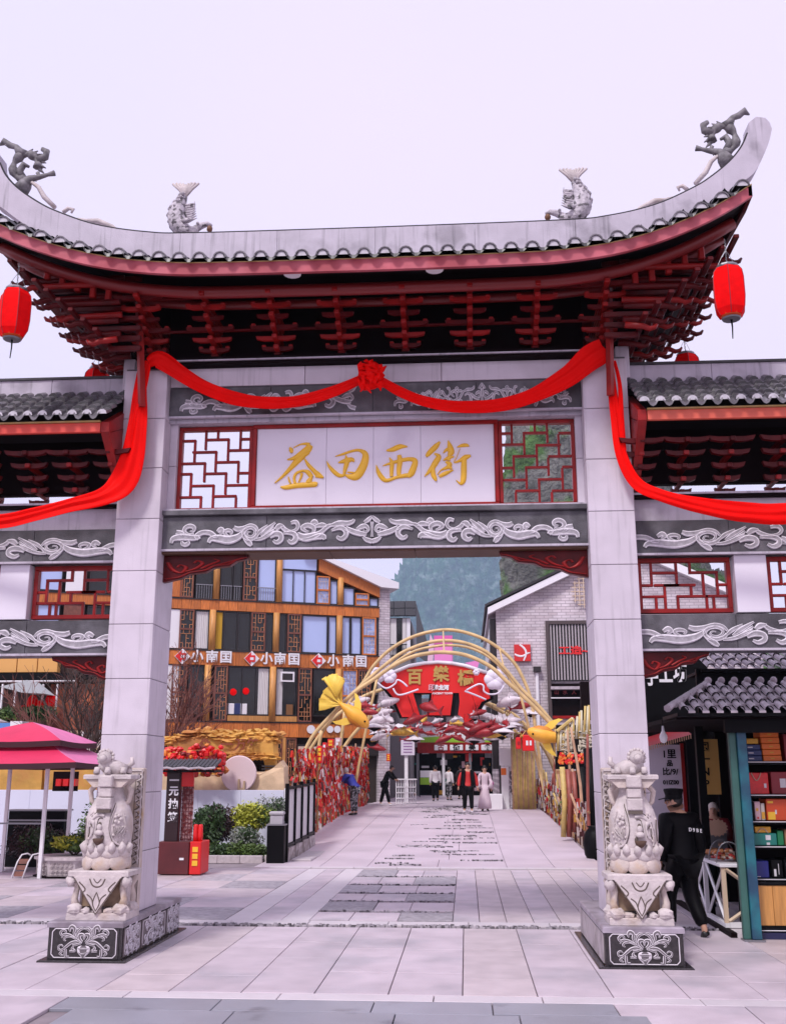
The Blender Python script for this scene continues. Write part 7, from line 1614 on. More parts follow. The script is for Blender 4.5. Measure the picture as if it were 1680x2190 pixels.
PK = mat('orchid_pink_cloth', (.80, .25, .58), .5); MB().bb(a[0], b[0], 42, 43, a[2] - .3, b[2]).build('box', PK, pb, bev=.03); MB().bb(a[0], b[0], 41.97, 41.995, a[2] + 1.15, b[2] - .02).build('dark_panel', mat('deep_orchid', (.70, .12, .42), .5), pb)
pt = thing('pink_pennant', 'slender pink pennant left of the pink box', 'pennant', P6(455, 600, 42)); q = [P6(448, 470, 42), P6(470, 520, 42), P6(462, 620, 42), P6(430, 640, 42), P6(438, 560, 42)]; MB().prism([(p[0], p[2]) for p in q], 42, 42.08).build('cloth', mat('pale_orchid', (.72, .48, .62), .6), pt)
pt = thing('pink_pennant', 'pink triangular pennant right of the pink box', 'pennant', P6(690, 620, 42)); q = [P6(640, 632, 42), P6(725, 616, 42), P6(712, 660, 42)]; MB().prism([(p[0], p[2]) for p in q], 42, 42.08).build('cloth', PK, pt)
for x in (835, 1020): pass

# fish lanterns and paper umbrellas strung over the street
FR = mat('deep_red_fish_cloth', (.30, .015, .02), .45, var=.3, vs=4); FW = mat('white_fish_cloth', (.62, .56, .60), .6, var=.3, vs=4); FY = mat('ochre_fish_cloth', (.62, .36, .05), .5, var=.3)
def small_fish(mm):
    t = thing('fish_lantern', 'x', 'lantern', (0, 0, 0), 'fish lanterns strung over the street')
    b = MB().tube([(-.5, 0, 0), (-.42, 0, 0), (-.2, 0, .02), (.05, 0, .02), (.28, 0, 0), (.4, 0, 0)], [.03, .10, .19, .18, .07, .04], 10, flat=.75); b.build('fish_body', mm, t, smooth=True)
    MB().prism([(.36, 0), (.58, .16), (.52, 0), (.6, -.14)], -.02, .02).build('tail_fin', mm, t); MB().prism([(-.15, .15), (.1, .16), (.0, .27)], -.015, .015).build('dorsal_fin', mm, t)
    MB().tube([(0, 0, .15), (0, 0, .9)], .008, 4).build('wire', BLACK, t)
    return t
def umbrella(mm):
    t = thing('paper_umbrella', 'x', 'umbrella', (0, 0, 0), 'small paper umbrellas strung over the street')
    MB().lathe([(.50, -.02), (.52, 0), (.30, .12), (.05, .19), (.02, .22)], 14).build('canopy', mm, t); MB().tube([(0, 0, -.35), (0, 0, .2)], .012, 5).build('stick', BLACK, t); MB().lathe([(.02, -.16), (.28, -.03)], 10).build('ribs', SHADEBLK, t)
    return t
protos = {'r': small_fish(FR), 'w': small_fish(FW), 'y': small_fish(FY), 'u': umbrella(mat('white_paper', (.64, .60, .63), .6, var=.15))}
FL = [('r', 448, 888, 45, 1.5), ('r', 368, 948, 44, 1.25), ('w', 200, 860, 45, 1.3), ('w', 110, 880, 42, .9), ('r', 85, 875, 37, .9), ('r', 97, 910, 36, .9), ('w', 185, 915, 42, 1.0), ('r', 215, 905, 43, .8), ('w', 150, 960, 40, 1.3), ('w', 210, 945, 43, .9), ('u', 135, 995, 40, 1.1), ('r', 255, 1015, 42, .9), ('y', 300, 1025, 41, 1.2), ('y', 330, 1018, 44, .8),
      ('w', 165, 1045, 41, 1.0), ('u', 215, 1020, 45, .9), ('u', 365, 1062, 44, .9), ('r', 420, 975, 48, .9), ('r', 500, 985, 50, .9), ('r', 555, 1010, 46, 1.1), ('r', 520, 1000, 48, .8), ('r', 535, 1058, 44, 1.1), ('r', 600, 985, 52, .8), ('r', 680, 985, 45, 1.0), ('r', 735, 990, 45, 1.2), ('r', 785, 985, 44, 1.1), ('r', 675, 1040, 42, 1.3), ('r', 735, 1030, 43, 1.4),
      ('y', 805, 1040, 42, .9), ('u', 695, 1070, 44, .9), ('u', 850, 1045, 41, .9), ('w', 850, 965, 42, 1.5), ('w', 905, 955, 42, 1.2), ('u', 905, 985, 43, 1.0), ('w', 900, 848, 40, 1.6), ('r', 955, 878, 41, 1.0), ('u', 1010, 915, 40, 1.1), ('w', 930, 900, 44, 1.0), ('w', 690, 930, 47, 1.0), ('r', 715, 915, 48, .9), ('w', 740, 935, 46, 1.1), ('u', 270, 990, 46, .8),
      ('r', 450, 1030, 50, .8), ('w', 480, 960, 52, .9), ('w', 590, 950, 52, .8), ('r', 630, 1010, 49, .8), ('u', 790, 1060, 47, .8), ('w', 60, 850, 39, 1.0), ('w', 840, 1000, 48, .9), ('r', 965, 1045, 40, .9), ('w', 1000, 860, 43, .9), ('r', 150, 1110, 39, .8), ('w', 870, 1010, 45, 1.0)]
nm_ = {'r': 'deep red fish lantern', 'w': 'whitish fish lantern', 'y': 'ochre yellow fish lantern', 'u': 'white paper umbrella'}
used = set(); cnt = {}; seen = {}; rn = random.Random(9)
for (k, cx, cy, Y, s_) in sorted(FL, key=lambda e: e[1]):
    side = 'near the left hoops' if cx < 240 else 'below the left leg of the red board' if cx < 430 else 'under the middle of the red board' if cx < 620 else 'below the right leg of the red board' if cx < 800 else 'near the right hoops'
    cnt[(k, side)] = cnt.get((k, side), 0) + 1
    row = 'top' if cy < 900 else 'upper' if cy < 950 else 'middle' if cy < 1000 else 'lower' if cy < 1040 else 'bottom'
    lab = ('big ' if s_ > 1.15 else 'small ' if s_ < .85 else '') + nm_[k] + ' hung ' + side + ', ' + row + ' row'
    if lab in seen: lab += {1: ', second', 2: ', third', 3: ', fourth'}.get(seen[lab], ', fifth along')
    b_ = lab.rsplit(' row', 1)[0] + ' row'; seen[b_] = seen.get(b_, 0) + 1
    Y = min(Y, 39.5 + (cx % 7) * .2) if cx > 620 or cy < 950 else Y; loc = P6(cx, cy, Y); s_ *= .9; rz_ = rn.uniform(-.5, .5) + (pi if rn.random() < .5 else 0)
    if k not in used: used.add(k); o = protos[k]; o.location = loc; o.rotation_euler = (0, 0, rz_); o.scale = (s_ * .95,) * 3; o['label'] = lab
    else: o = dup(protos[k], loc, rz_, lab, s_ * .95)
    o['group'] = nm_[k] + 's ' + side; o.rotation_euler = (rn.uniform(-.15, .15), rn.uniform(-.35, .35) if k != 'u' else 0, rz_ + rn.uniform(-.5, .5))

for j in range(46):
    k = rn.choice('rrrwwwuy'); cx, cy = rn.uniform(90, 1000), rn.gauss(1000, 38); Y = rn.uniform(43, 58) if cx < 800 else rn.uniform(38, 41)
    o = dup(protos[k], P6(cx, cy, Y), rn.uniform(-3, 3), 'one of the many ' + {'r': 'small deep red fish', 'w': 'small whitish fish', 'y': 'small ochre fish', 'u': 'small paper umbrellas'}[k] + ' crowded far down the street', rn.uniform(.45, .8)); o.rotation_euler = (rn.uniform(-.2, .2), rn.uniform(-.5, .5) if k != 'u' else 0, o.rotation_euler.z); o['group'] = {'r': 'small red fish', 'w': 'small whitish fish', 'y': 'small ochre fish', 'u': 'small umbrellas'}[k] + ' crowded far down the street'
for side_, X0, X1, lab in ((-1, -9.5, -4.6, 'row of low shops with many hanging boards left of the far street'), (1, 1.9, 6.0, 'row of low shops with many hanging boards right of the far street')):
    t = thing('shop_row', lab, 'shops', ((X0 + X1) / 2, 56, .5)); xf = X1 if side_ < 0 else X0
    if side_ > 0: MB().bb(X0, X1, 56.2, 62, .5, 6.2).build('wall', mat('cluttered_wall', (.40, .33, .34), .7), t)
    else: MB().bb(X0, X1, 50, 62, .5, 5.4).build('wall', mat('cluttered_wall', (.40, .33, .34), .7), t); MB().bb(X0, X1 + .6, 49.5, 62, 5.41, 5.6).build('roof', TILED, t)
    for i in range(34):
        y = rn.uniform(50, 61) if side_ < 0 else 56.19 - .003 * i; z = rn.uniform(.8, 5.0); w_, h_ = rn.uniform(.3, .9), rn.uniform(.25, .9); m_ = rn.choice((WHITE, REDC, FRM, PINKC, BLACK, YEL, LACQ, PANED, CURT, TEAL))
        if side_ < 0 and i % 2: x_ = rn.uniform(X1 - 2.6, X1); MB().bb(x_ - w_, x_, 49.95 - .003 * i, 49.99, z, z + h_).build('hanging_board', m_, t)
        elif side_ < 0: MB().bb(xf + .01, xf + .05 + .003 * i, y, y + w_, z, z + h_).build('hanging_board', m_, t)
        else: x_ = rn.uniform(X0, X0 + 2.5); MB().bb(x_, x_ + w_, y - .03, y, z, z + h_).build('hanging_board', m_, t)
# street-end hall with its sign
YE = 64
def pe(x, y, Y=YE): p = at(x, y, Y); return p.x, p.z
eh = thing('street_end_hall', 'dark open market hall with red fascia and white sign tiles ending the street', 'building', (pe(980, 1700)[0], YE, .5))
x0, x1 = pe(790, 1600)[0], pe(1160, 1600)[0]
MB().bb(x0 - 6, x1 + 8, YE + 1.5, YE + 9, .5, pe(900, 1490)[1]).build('upper_wall', mat('cluttered_wall', (.40, .33, .34), .7, c2=(.05, .03, .03), c2s=1.6, c2t=(.46, .54), var=.4, vs=4), eh)
rn = random.Random(21)
for i in range(30):
    a = rn.uniform(x0, x1); z = rn.uniform(2.5, pe(900, 1500)[1] - .8); w_, h_ = rn.uniform(.3, .9), rn.uniform(.3, .9)
    MB().bb(a, a + w_, YE + 1.40 + .002 * i, YE + 1.50, z, z + h_).build('wall_panel', rn.choice((WHITE, WHITE, PINKC, FRM, PANED, REDC, LACQD, CURT)), eh)
a, b = pe(893, 1611), pe(1062, 1588); MB().bb(a[0], b[0], YE - .3, YE, a[1], b[1]).build('red_fascia', LACQ, eh)
for i in range(5): u = a[0] + 1.0 + i * .93; MB().bb(u, u + .78, YE - .36, YE - .305, a[1] + .16, b[1] - .14).build('sign_tile', WHITE, eh, bev=.05); text('古街美食坊'[i], .42, (MARO, BLACK, BLACK, BLACK, BLACK)[i], eh, (u + .39, YE - .37, (a[1] + b[1]) / 2), ext=.005, bold=.01, name='sign_character')
a, b = pe(899, 1588), pe(1058, 1574); gr = [(a[0], a[1]), (b[0], a[1]), (b[0], a[1] + .15), (b[0] - .8, b[1] - .05), (b[0] - 1.7, a[1] + .15), (a[0] + 2.6, a[1] + .12), (a[0] + 1.5, b[1]), (a[0], b[1] - .1)]
MB().prism(gr, YE - .25, YE - .2).build('green_hill_panel', mat('lime_green', (.28, .55, .03), .5), eh); MB().bb(a[0], b[0], YE - .18, YE - .1, a[1], b[1] + .5).build('white_panel', WHITE, eh)
MB().bb(x0, x1, YE + 1.0, YE + 1.3, .5, pe(900, 1608)[1]).build('dark_interior', SHADEBLK, eh)
for x in (845, 893, 948, 1005, 1060, 1100): p = pe(x, 1650); MB().bb(p[0] - .08, p[0] + .08, YE - .1, YE + .1, .5, pe(900, 1611)[1]).build('pillar', (GREYM if x % 2 else WHITE), eh)
for i in range(60):
    a = rn.uniform(x0, x1); z = .5 + rn.uniform(0, 2.6); w_, h_ = rn.uniform(.12, .5), rn.uniform(.1, .5)
    MB().bb(a, a + w_, YE + .6 + .002 * i, YE + .9, z, z + h_).build('stall_good', rn.choice((WHITE, WHITE, FRM, GREYM, YEL, REDC, TEAL, PINKC, BLACK, BLACK, LEAFD)), eh)
for lab, xx, yy, m1, m2 in (('white over lime green notice board at the street end', (898, 931), (1648, 1678), WHITE, mat('lime_green', (.28, .55, .03), .5)),):
    t = thing('notice_board', lab, 'notice board', (pe(915, 1700, 60)[0], 60, .5)); a, b = pe(xx[0], yy[1], 60), pe(xx[1], yy[0], 60); zm = (a[1] + b[1]) / 2
    MB().bb(a[0], b[0], 60, 60.06, zm + .01, b[1]).build('white_panel', m1, t); MB().bb(a[0], b[0], 60, 60.06, a[1], zm).build('green_panel', m2, t); MB().bb(a[0] - .06, a[0] - .003, 59.98, 60.08, .5, b[1]).build('post', BLACK, t); MB().bb(b[0] + .003, b[0] + .06, 59.98, 60.08, .5, b[1]).build('post', BLACK, t)
t = thing('pole_sign', 'lilac board with small writing on a tall white pole', 'sign', (pe(862, 1700, 50)[0], 50, .5)); a, b = pe(857, 1615, 50), pe(886, 1580, 50); BD = mat('lilac_board', (.68, .62, .72), .5)
MB().bb(a[0], b[0], 50, 50.08, a[1], b[1]).build('board', BD, t); MB().bb(pe(860, 1, 50)[0], pe(866, 1, 50)[0], 50.1, 50.2, .5, b[1]).build('pole', WHITE, t)
for i in range(5): MB().bb(a[0] + .12, b[0] - .12, 49.985, 49.998, a[1] + .12 + i * .13, a[1] + .16 + i * .13).build('text_line', mat('violet_print', (.3, .15, .35), .6), t)
t = thing('white_banner_board', 'blank white board beside the right end of the red fascia', 'board', (pe(1080, 1700, 41)[0], 41, .5)); a, b = pe(1067, 1637, 41), pe(1098, 1600, 41); MB().bb(a[0], b[0], 41, 41.06, a[1], b[1]).build('board', WHITE, t); MB().bb(a[0], a[0] + .06, 41.07, 41.13, .5, a[1] + .3).build('leg', FRM, t)
t = thing('white_lattice_stall', 'low white lattice counter left of the walkers', 'counter', (pe(866, 1705, 47)[0], 47, .5)); a, b = pe(847, 1706, 47), pe(888, 1668, 47)
for i in range(9): MB().bb(a[0] + i * (b[0] - a[0]) / 8 - .02, a[0] + i * (b[0] - a[0]) / 8 + .02, 47, 47.05, .5, b[1]).build('upright', WHITE, t)
for i in range(4): MB().bb(a[0], b[0], 46.96, 46.995, .5 + i * .24, .54 + i * .24).build('rail', WHITE, t)
MB().bb(a[0] - .05, b[0] + .05, 46.9, 47.5, b[1], b[1] + .05).build('counter_top', WHITE, t)
t = thing('striped_notice_stand', 'tall pale notice stand covered in small print at the right of the walkers', 'notice stand', (pe(1090, 1700, 40)[0], 40, .5)); a, b = pe(1072, 1698, 40.8), pe(1104, 1640, 40.8)
MB().bb(a[0], (a[0] + b[0]) / 2 - .02, 40.8, 40.9, .5, b[1]).build('panel', WHITE, t); MB().bb((a[0] + b[0]) / 2 + .02, b[0], 40.8, 40.9, .5, b[1]).build('panel', mat('speckled_panel', (.5, .46, .5), .6, c2=(.1, .08, .1), c2s=9, c2t=(.5, .52)), t); MB().bb(a[0], b[0] - .4, 40.78, 40.798, b[1] - .3, b[1] - .05).build('orange_label', ORG, t)
bnc = thing('white_plinth_block', 'knee-high white block on the street between the two strolling people', 'block', (at(1022, 1735, 40).x, 40, .5)); MB().slab(at(1014, 1, 40).x - .12, at(1014, 1, 40).x + .38, 40.4, 40.8, .53, 1.08, .02).build('block', WHITE, bnc)

# =====================================================================
# RAILINGS
# =====================================================================
STICK = [mat('bamboo_yellow', (.55, .40, .13), .5, var=.2, vs=6), mat('bamboo_brown', (.30, .15, .07), .5, var=.3, vs=6), mat('reddish_pole', (.28, .07, .05), .5, var=.2), mat('tan_pole', (.50, .30, .18), .5, var=.2)]
RIB = [mat('ribbon_red', (.55, .01, .015), .6), mat('ribbon_scarlet', (.75, .04, .02), .6), mat('ribbon_white', (.65, .58, .55), .6), mat('ribbon_gold', (.6, .33, .06), .6), mat('ribbon_dark', (.08, .01, .01), .7)]
ww = thing('wishing_wall', 'long rail hung thickly with red wishing ribbons on the left side of the bridge', 'wishing wall', (-3.9, 30, .2))
rn = random.Random(12)
for i in range(20):
    y = 27.2 + i * 1.0; MB().tube([(-4.32, y, zg(y)), (-4.34 + rn.uniform(-.05, .05), y, zg(y) + 1.2), (-4.42 + rn.uniform(-.1, .1), y + .1, zg(y) + rn.uniform(1.9, 2.5))], [.045, .04, .03], 7).build('post', STICK[i % 4], ww, smooth=True)
for z in (.35, 1.0, 1.9): MB().tube([(-4.33, 27 + k, zg(27 + k) + z) for k in range(20)], .03, 6).build('rail', STICK[1], ww)
rb3 = MB()
for _ in range(6500):
    y = 27 + 19.2 * rn.random(); z = zg(y) + 2.35 * rn.random() ** .8; L_ = rn.uniform(.08, .26); w_ = rn.uniform(.015, .04); x = -4.32 + rn.uniform(-.12, .14); a = rn.uniform(-.5, .5)
    if z < zg(y) + .75 and rn.random() < .65: continue
    dx, dy = cos(a * 3) * w_, sin(a * 3) * w_ * 2; ox, oy = rn.uniform(-.05, .05), rn.uniform(-.09, .09)
    rb3.add([(x - dx, y - dy, z), (x + dx, y + dy, z), (x + dx + ox, y + dy + oy, z - L_), (x - dx + ox, y - dy + oy, z - L_)], [(0, 1, 2, 3)], rn.choice((0, 0, 0, 1, 1, 1, 2, 2, 3, 4)))
rb3.build('ribbons', RIB, ww, kind='stuff')
for i, (x, y, a, b) in enumerate(((678, 1595, 688, 1632), (689, 1588, 697, 1625), (700, 1580, 713, 1606), (716, 1578, 728, 1604), (826, 1612, 834, 1628))):
    Y = 30 + i * 2.4; t = thing('red_lantern_box', ('red paper lantern box with gold print, nearest on the left rail', 'pale red printed lantern banner second along the left rail', 'red printed lantern box third along the left rail', 'pink white lantern box fourth along the left rail', 'small red lantern box near the pole sign')[i], 'lantern', tuple(at((x + a) / 2, b, Y)), 'printed lantern boxes')
    p, q = at(x, b, Y), at(a, y, Y); MB().bb(p.x, q.x, Y, Y + .3, p.z, q.z).build('lantern_box', REDP if i != 3 else PINKC, t, bev=.01)
    for j in range(3): MB().bb(p.x + (q.x - p.x) * .2, p.x + (q.x - p.x) * .8, Y - .01, Y - .001, p.z + (q.z - p.z) * (.15 + .27 * j), p.z + (q.z - p.z) * (.33 + .27 * j)).build('print', GOLD if i % 2 == 0 else WHITE, t)
    MB().tube([(p.x, Y + .1, p.z), (p.x, Y + .1, zg(Y) if i < 4 else p.z + 1.2)], .03 if i < 4 else .01, 5).build('pole' if i < 4 else 'wire', STICK[1], t)
rr2 = thing('bamboo_railing', 'railing of bent yellow and brown bamboo poles on the right side of the bridge', 'railing', (2.85, 30, .2))
for i in range(46):
    y = 25.5 + i * .45; h_ = rn.uniform(1.2, 2.9) if i % 3 == 0 else rn.uniform(.7, 1.3); b_ = rn.uniform(-.25, .1); k = [(2.82, y, zg(y)), (2.84 + b_ * .1, y, zg(y) + h_ * .5), (2.86 + b_, y + rn.uniform(-.2, .2), zg(y) + h_)]
    MB().tube([p[:3] for p in spline([(*p, 0) for p in k], 3)], [.045, .045, .042, .04, .038, .034, .03], 6).build('bamboo_pole', STICK[rn.choice((0, 0, 1, 2, 3, 3))], rr2, smooth=True)
for z in (.25, .9): MB().tube([(2.83, 25.3 + k, zg(25.3 + k) + z) for k in range(22)], .03, 6).build('rail', STICK[1], rr2)
rb4 = MB()
for _ in range(900):
    y = 25.5 + 20 * rn.random(); z = zg(y) + .15 + 1.0 * rn.random(); L_ = rn.uniform(.08, .3); w_ = rn.uniform(.015, .035); x = 2.80 + rn.uniform(-.08, .08)
    rb4.add([(x - w_, y - w_, z), (x + w_, y + w_, z), (x + w_ + rn.uniform(-.04, .04), y + w_, z - L_), (x - w_, y - w_, z - L_)], [(0, 1, 2, 3)], rn.choice((0, 4, 4, 2, 3, 2)))
rb4.build('ribbons', RIB, rr2, kind='stuff')
# reed fence panels and lantern boxes farther along the right rail
rf_ = thing('reed_screen', 'honey coloured reed screen behind the red hanging boxes on the right', 'screen', (2.3, 46, .5))
a, b = at(1097, 1700, 40.5).x, at(1143, 1700, 40.5).x
for i in range(14): MB().tube([(a + (b - a) * i / 13, 40.5, .5), (a + (b - a) * i / 13 + rn.uniform(-.03, .03), 40.5, rn.uniform(3.0, 3.5))], .045, 6).build('reed', STICK[0 if i % 3 else 3], rf_, smooth=True)
for i, (x0, y0, x1, y1) in enumerate(((1103, 1577, 1113, 1602), (1117, 1572, 1141, 1606), (1208, 1592, 1230, 1626), (1193, 1598, 1206, 1622))):
    Y = 38; t = thing('red_hanging_box', ('small red box left of the larger one on the right rail', 'larger bright red box with white square hanging at the right rail', 'red pleated lantern box beside the orange flowers at the right', 'dark red rounded lantern left of the pleated box')[i], 'lantern', tuple(at((x0 + x1) / 2, y1, Y)), 'red boxes at the right rail')
    p, q = at(x0, y1, Y), at(x1, y0, Y); MB().bb(p.x, q.x, Y, Y + .35, p.z, q.z).build('box', REDP if i != 3 else LACQ, t, bev=.02)
    for u in (.3, .6): MB().bb(p.x + (q.x - p.x) * u, p.x + (q.x - p.x) * (u + .18), Y - .012, Y - .001, p.z + (q.z - p.z) * .35, p.z + (q.z - p.z) * .65).build('print', WHITE if i == 1 else MARO, t)
    MB().tube([(q.x, Y + .15, q.z), (q.x + .2, Y + .15, q.z + .25)], .02, 5).build('hanger', STICK[0], t)
# bamboo balcony pavilion at the right pillar
bp = thing('bamboo_pavilion', 'black framed pavilion with pale bamboo uprights and fretwork right of the bridge', 'pavilion', (3.4, 30, 0))
def pp_(x, y, Y=30): q = at(x, y, Y); return q.x, q.z
for i in range(13):
    x = 1192 + i * 5.6; y1 = 1562 - (x - 1192) * .85 + rn.uniform(-5, 5); a, b = pp_(x, 1606 if x < 1225 else 1580), pp_(x + 1, max(y1, 1508)); MB().tube([(a[0], 30, a[1]), (b[0] + rn.uniform(-.03, .03), 30, b[1])], .035, 6).build('bamboo_upright', (STICK[0], mat('pale_bamboo', (.62, .58, .42), .5))[i % 2], bp, smooth=True)
a, b = pp_(1190, 1564), pp_(1222, 1538); MB().tube([(a[0], 29.95, a[1]), (b[0], 29.95, b[1])], .05, 6).build('raked_beam', STICK[0], bp)
for (x0, y0, x1, y1, m_) in ((1188, 1645, 1275, 1618, BLACK), (1232, 1548, 1275, 1540, CLOUD), (1225, 1620, 1275, 1560, FRM), (1190, 1655, 1275, 1648, STICK[1])):
    a, b = pp_(min(x0, x1), max(y0, y1)), pp_(max(x0, x1), min(y0, y1)); MB().bb(a[0], b[0], 30.1 + (m_ is FRM) * .3, 30.25 + (m_ is FRM) * .3, a[1], b[1]).build('beam', m_, bp)
a, b = pp_(1196, 1640), pp_(1280, 1548); MB().bb(a[0], b[0], 30.7, 30.8, a[1], b[1]).build('dark_wall', BLACK, bp)
ff = MB()
for i in range(150):
    x, y = rn.choice((rn.uniform(1196, 1222), rn.uniform(1234, 1262))), rn.uniform(1562, 1615); a = pp_(x, y); s_ = rn.uniform(.04, .12)
    if rn.random() < .5: ff.bb(a[0], a[0] + .03, 30.0, 30.03, a[1], a[1] + s_ * 2)
    else: ff.bb(a[0], a[0] + s_ * 1.5, 29.96, 29.99, a[1], a[1] + .03)
ff.build('fretwork', mat('cream_fret', (.6, .55, .42), .6), bp, kind='stuff')
for x, y0, y1, m_ in ((1204, 1640, 1790, STICK[0]), (1216, 1645, 1790, STICK[2]), (1228, 1650, 1780, STICK[2]), (1246, 1640, 1790, BLACK), (1262, 1600, 1860, BLACK)):
    a, b = pp_(x, y1, 28), pp_(x - 3, y0, 28); MB().tube([(a[0], 28, max(a[1], 0)), ((a[0] + b[0]) / 2 + .05, 28, (a[1] + b[1]) / 2), (b[0], 28, b[1])], .07 if m_ is not BLACK else .16, 7).build('bent_post', m_, bp, smooth=True)
of = MB()
for _ in range(70): q = at(rn.uniform(1195, 1250), rn.uniform(1612, 1632), 29.5); of.ball(tuple(q), .05, 6, 4, mi=rn.randint(0, 1), wob=.5)
o = stuff(of.build('orange_blossom_mass', [mat('orange_petal', (.75, .22, .03), .5), REDP])); tag(o, 'row of orange and red blossoms along the pavilion beam', 'flowers')
# back wall and shrubs right of the rail
bw = thing('dark_shop_front', 'dark shop front behind the bamboo poles right of the bridge', 'shop front', (4.4, 33, 0)); MB().bb(3.6, 9, 33, 33.3, 0, 4.6).build('wall', SHADEBLK, bw); MB().bb(3.7, 4.2, 32.9, 32.98, 1.6, 2.8).build('pale_panel', PINKC, bw)
shrub('green bush glimpsed between the bamboo poles on the right', (3.3, 31.5, .3), (.5, .4, .6), [LEAFG, LEAFD], 700, .05, 31)
ur_ = thing('black_urn', 'black round urn at the foot of the bamboo railing', 'urn', (2.78, 23.9, 0)); MB().lathe([(.16, 0), (.24, .12), (.27, .35), (.22, .58), (.14, .68), (.17, .72)], 20, (2.78, 23.9, .002)).build('urn', BLACK, ur_, smooth=True)
pbn = thing('printed_banner', 'cream and yellow printed banner board behind the right pillar', 'banner', (2.9, 21.9, 0)); MB().add([(2.86, 23.4, .08), (2.92, 20.6, .03), (2.92, 20.6, 1.12), (2.86, 23.4, .98), (2.90, 23.4, .08), (2.96, 20.6, .03), (2.96, 20.6, 1.12), (2.90, 23.4, .98)], [(0, 1, 2, 3), (7, 6, 5, 4), (0, 3, 7, 4), (1, 5, 6, 2), (3, 2, 6, 7)]).build('board', mat('cream_yellow_print', (.62, .55, .42), .5, c2=(.7, .45, .03), c2s=1.1, c2t=(.5, .56)), pbn)
ob = thing('orange_panel', 'plain orange panel against the right pillar', 'panel', (2.95, 19.9, 0)); MB().bb(2.90, 2.98, 19.2, 20.55, .06, 1.2).build('board', mat('flat_orange', (.62, .26, .02), .5), ob); MB().bb(2.88, 3.0, 19.2, 23.5, .004, .055).build('foot', BLACK, ob)
MB_w = thing('white_table_top', 'white slanting counter top above the printed banner', 'counter', (3.0, 23, 1)); MB().box((3.0, 23.4, 1.1), (.35, 1.2, .05), (radians(-8), 0, 0)).build('top', WHITE, MB_w)

# =====================================================================
# PEOPLE ON THE BRIDGE
# =====================================================================
RSW = mat('red_sweater', (.50, .02, .02), .7); BLJ = mat('royal_blue_jacket', (.02, .03, .28), .6); WHJ = mat('white_jacket', (.68, .64, .66), .7); GRYT = mat('grey_striped_trousers', (.25, .24, .26), .7, c2=(.02, .02, .02), c2s=14, c2t=(.48, .52)); ROBE = mat('pink_white_robe', (.62, .50, .56), .7, c2=(.45, .08, .28), c2s=2.2, c2t=(.56, .66)); KHA = mat('flat_cap_grey', (.45, .40, .38), .7)
def gpt(x, y):
    lo, hi = 5, 80
    for _ in range(40):
        m = (lo + hi) / 2; p = at(x, y, m)
        if p.z > zg(m) + .03: lo = m
        else: hi = m
    return p
def open_coat(t, J, h):
    for s_ in (-1, 1): MB().box((s_ * .095 * h, .02 * h, .68 * h), (.085 * h, .16 * h, .32 * h), (0, radians(-4) * s_, 0)).build('coat_front', BLACK, t, bev=.03)
p = gpt(1001, 1738); person('man in an open black coat over a red sweater walking toward the gate', (p.x, p.y, zg(p.y) + .03), pi, 1.74, top=RSW, legs=BLACK, bulk=1.15, extras=open_coat, shoes=WHITE, pose=dict(elL=(-.17, 0, .64), wrL=(-.19, .02, .50), elR=(.17, 0, .64), wrR=(.19, .02, .50), anL=(-.07, .03, .05), toL=(-.08, .11, .02), knL=(-.065, .04, .285), knR=(.065, .0, .285), anR=(.075, -.03, .05), toR=(.085, .05, .02)))
def skirt(t, J, h):
    MB().lathe([(.15 * h, .06 * h), (.14 * h, .2 * h), (.10 * h, .40 * h), (.075 * h, .58 * h)], 16, rib=.07, ribs=7).build('long_skirt', ROBE, t, smooth=True)
    for s_ in (-1, 1): MB().tube([(s_ * .12 * h, .0, .70 * h), (s_ * .16 * h, .02, .62 * h), (s_ * .13 * h, .06 * h, .50 * h)], [.045 * h, .07 * h, .09 * h], 10, flat=.6).build('wide_sleeve', ROBE, t, smooth=True)
    MB().ball((.15 * h, .03, .60 * h), (.05 * h, .03 * h, .06 * h), 10, 7).build('pink_bag', mat('magenta_bag', (.6, .03, .25), .5), t, smooth=True)
    MB().ball((0, -.01 * h, .985 * h), (.03 * h, .03 * h, .025 * h), 8, 6).build('hair_bun', HAIR, t, smooth=True)
p = gpt(1037, 1735); person('woman in a flowing pink and white robe with wide sleeves beside the man in red', (p.x, p.y, zg(p.y) + .03), pi, 1.6, top=ROBE, legs=ROBE, extras=skirt, bulk=.95)
p = gpt(931, 1714); person('person in white jacket and black trousers seen from behind', (p.x, p.y, zg(p.y) + .03), .1, 1.68, top=WHJ, bulk=1.2, pose=dict(knR=(.06, .05, .29), anR=(.06, .05, .06), toR=(.065, .12, .03)))
p = gpt(960, 1712); person('person in pale top and grey patterned trousers, right of the white jacket', (p.x, p.y, zg(p.y) + .03), -.6, 1.62, top=WHJ, legs=GRYT, pose=dict(elL=(-.17, .05, .68), wrL=(-.12, .14, .66)))
p = gpt(985, 1712); person('figure in dark clothes half hidden behind the man in red', (p.x, p.y + 2, zg(p.y) + .03), .4, 1.7, top=FRM, legs=BLACK)
p = gpt(757, 1744); person('man in blue jacket bending to tie a ribbon on the wishing wall', (p.x, p.y, zg(p.y) + .03), radians(62), 1.74, top=BLJ, legs=GRYT, bulk=1.2, hair=KHA,
    pose=dict(waist=(0, .03, .60), chest=(0, .10, .70), nb=(0, .16, .76), neck=(0, .185, .79), head=(0, .21, .82), crown=(0, .22, .87), shL=(-.10, .14, .74), elL=(-.12, .24, .66), wrL=(-.08, .37, .65), shR=(.10, .14, .74), elR=(.13, .22, .64), wrR=(.08, .35, .63)))
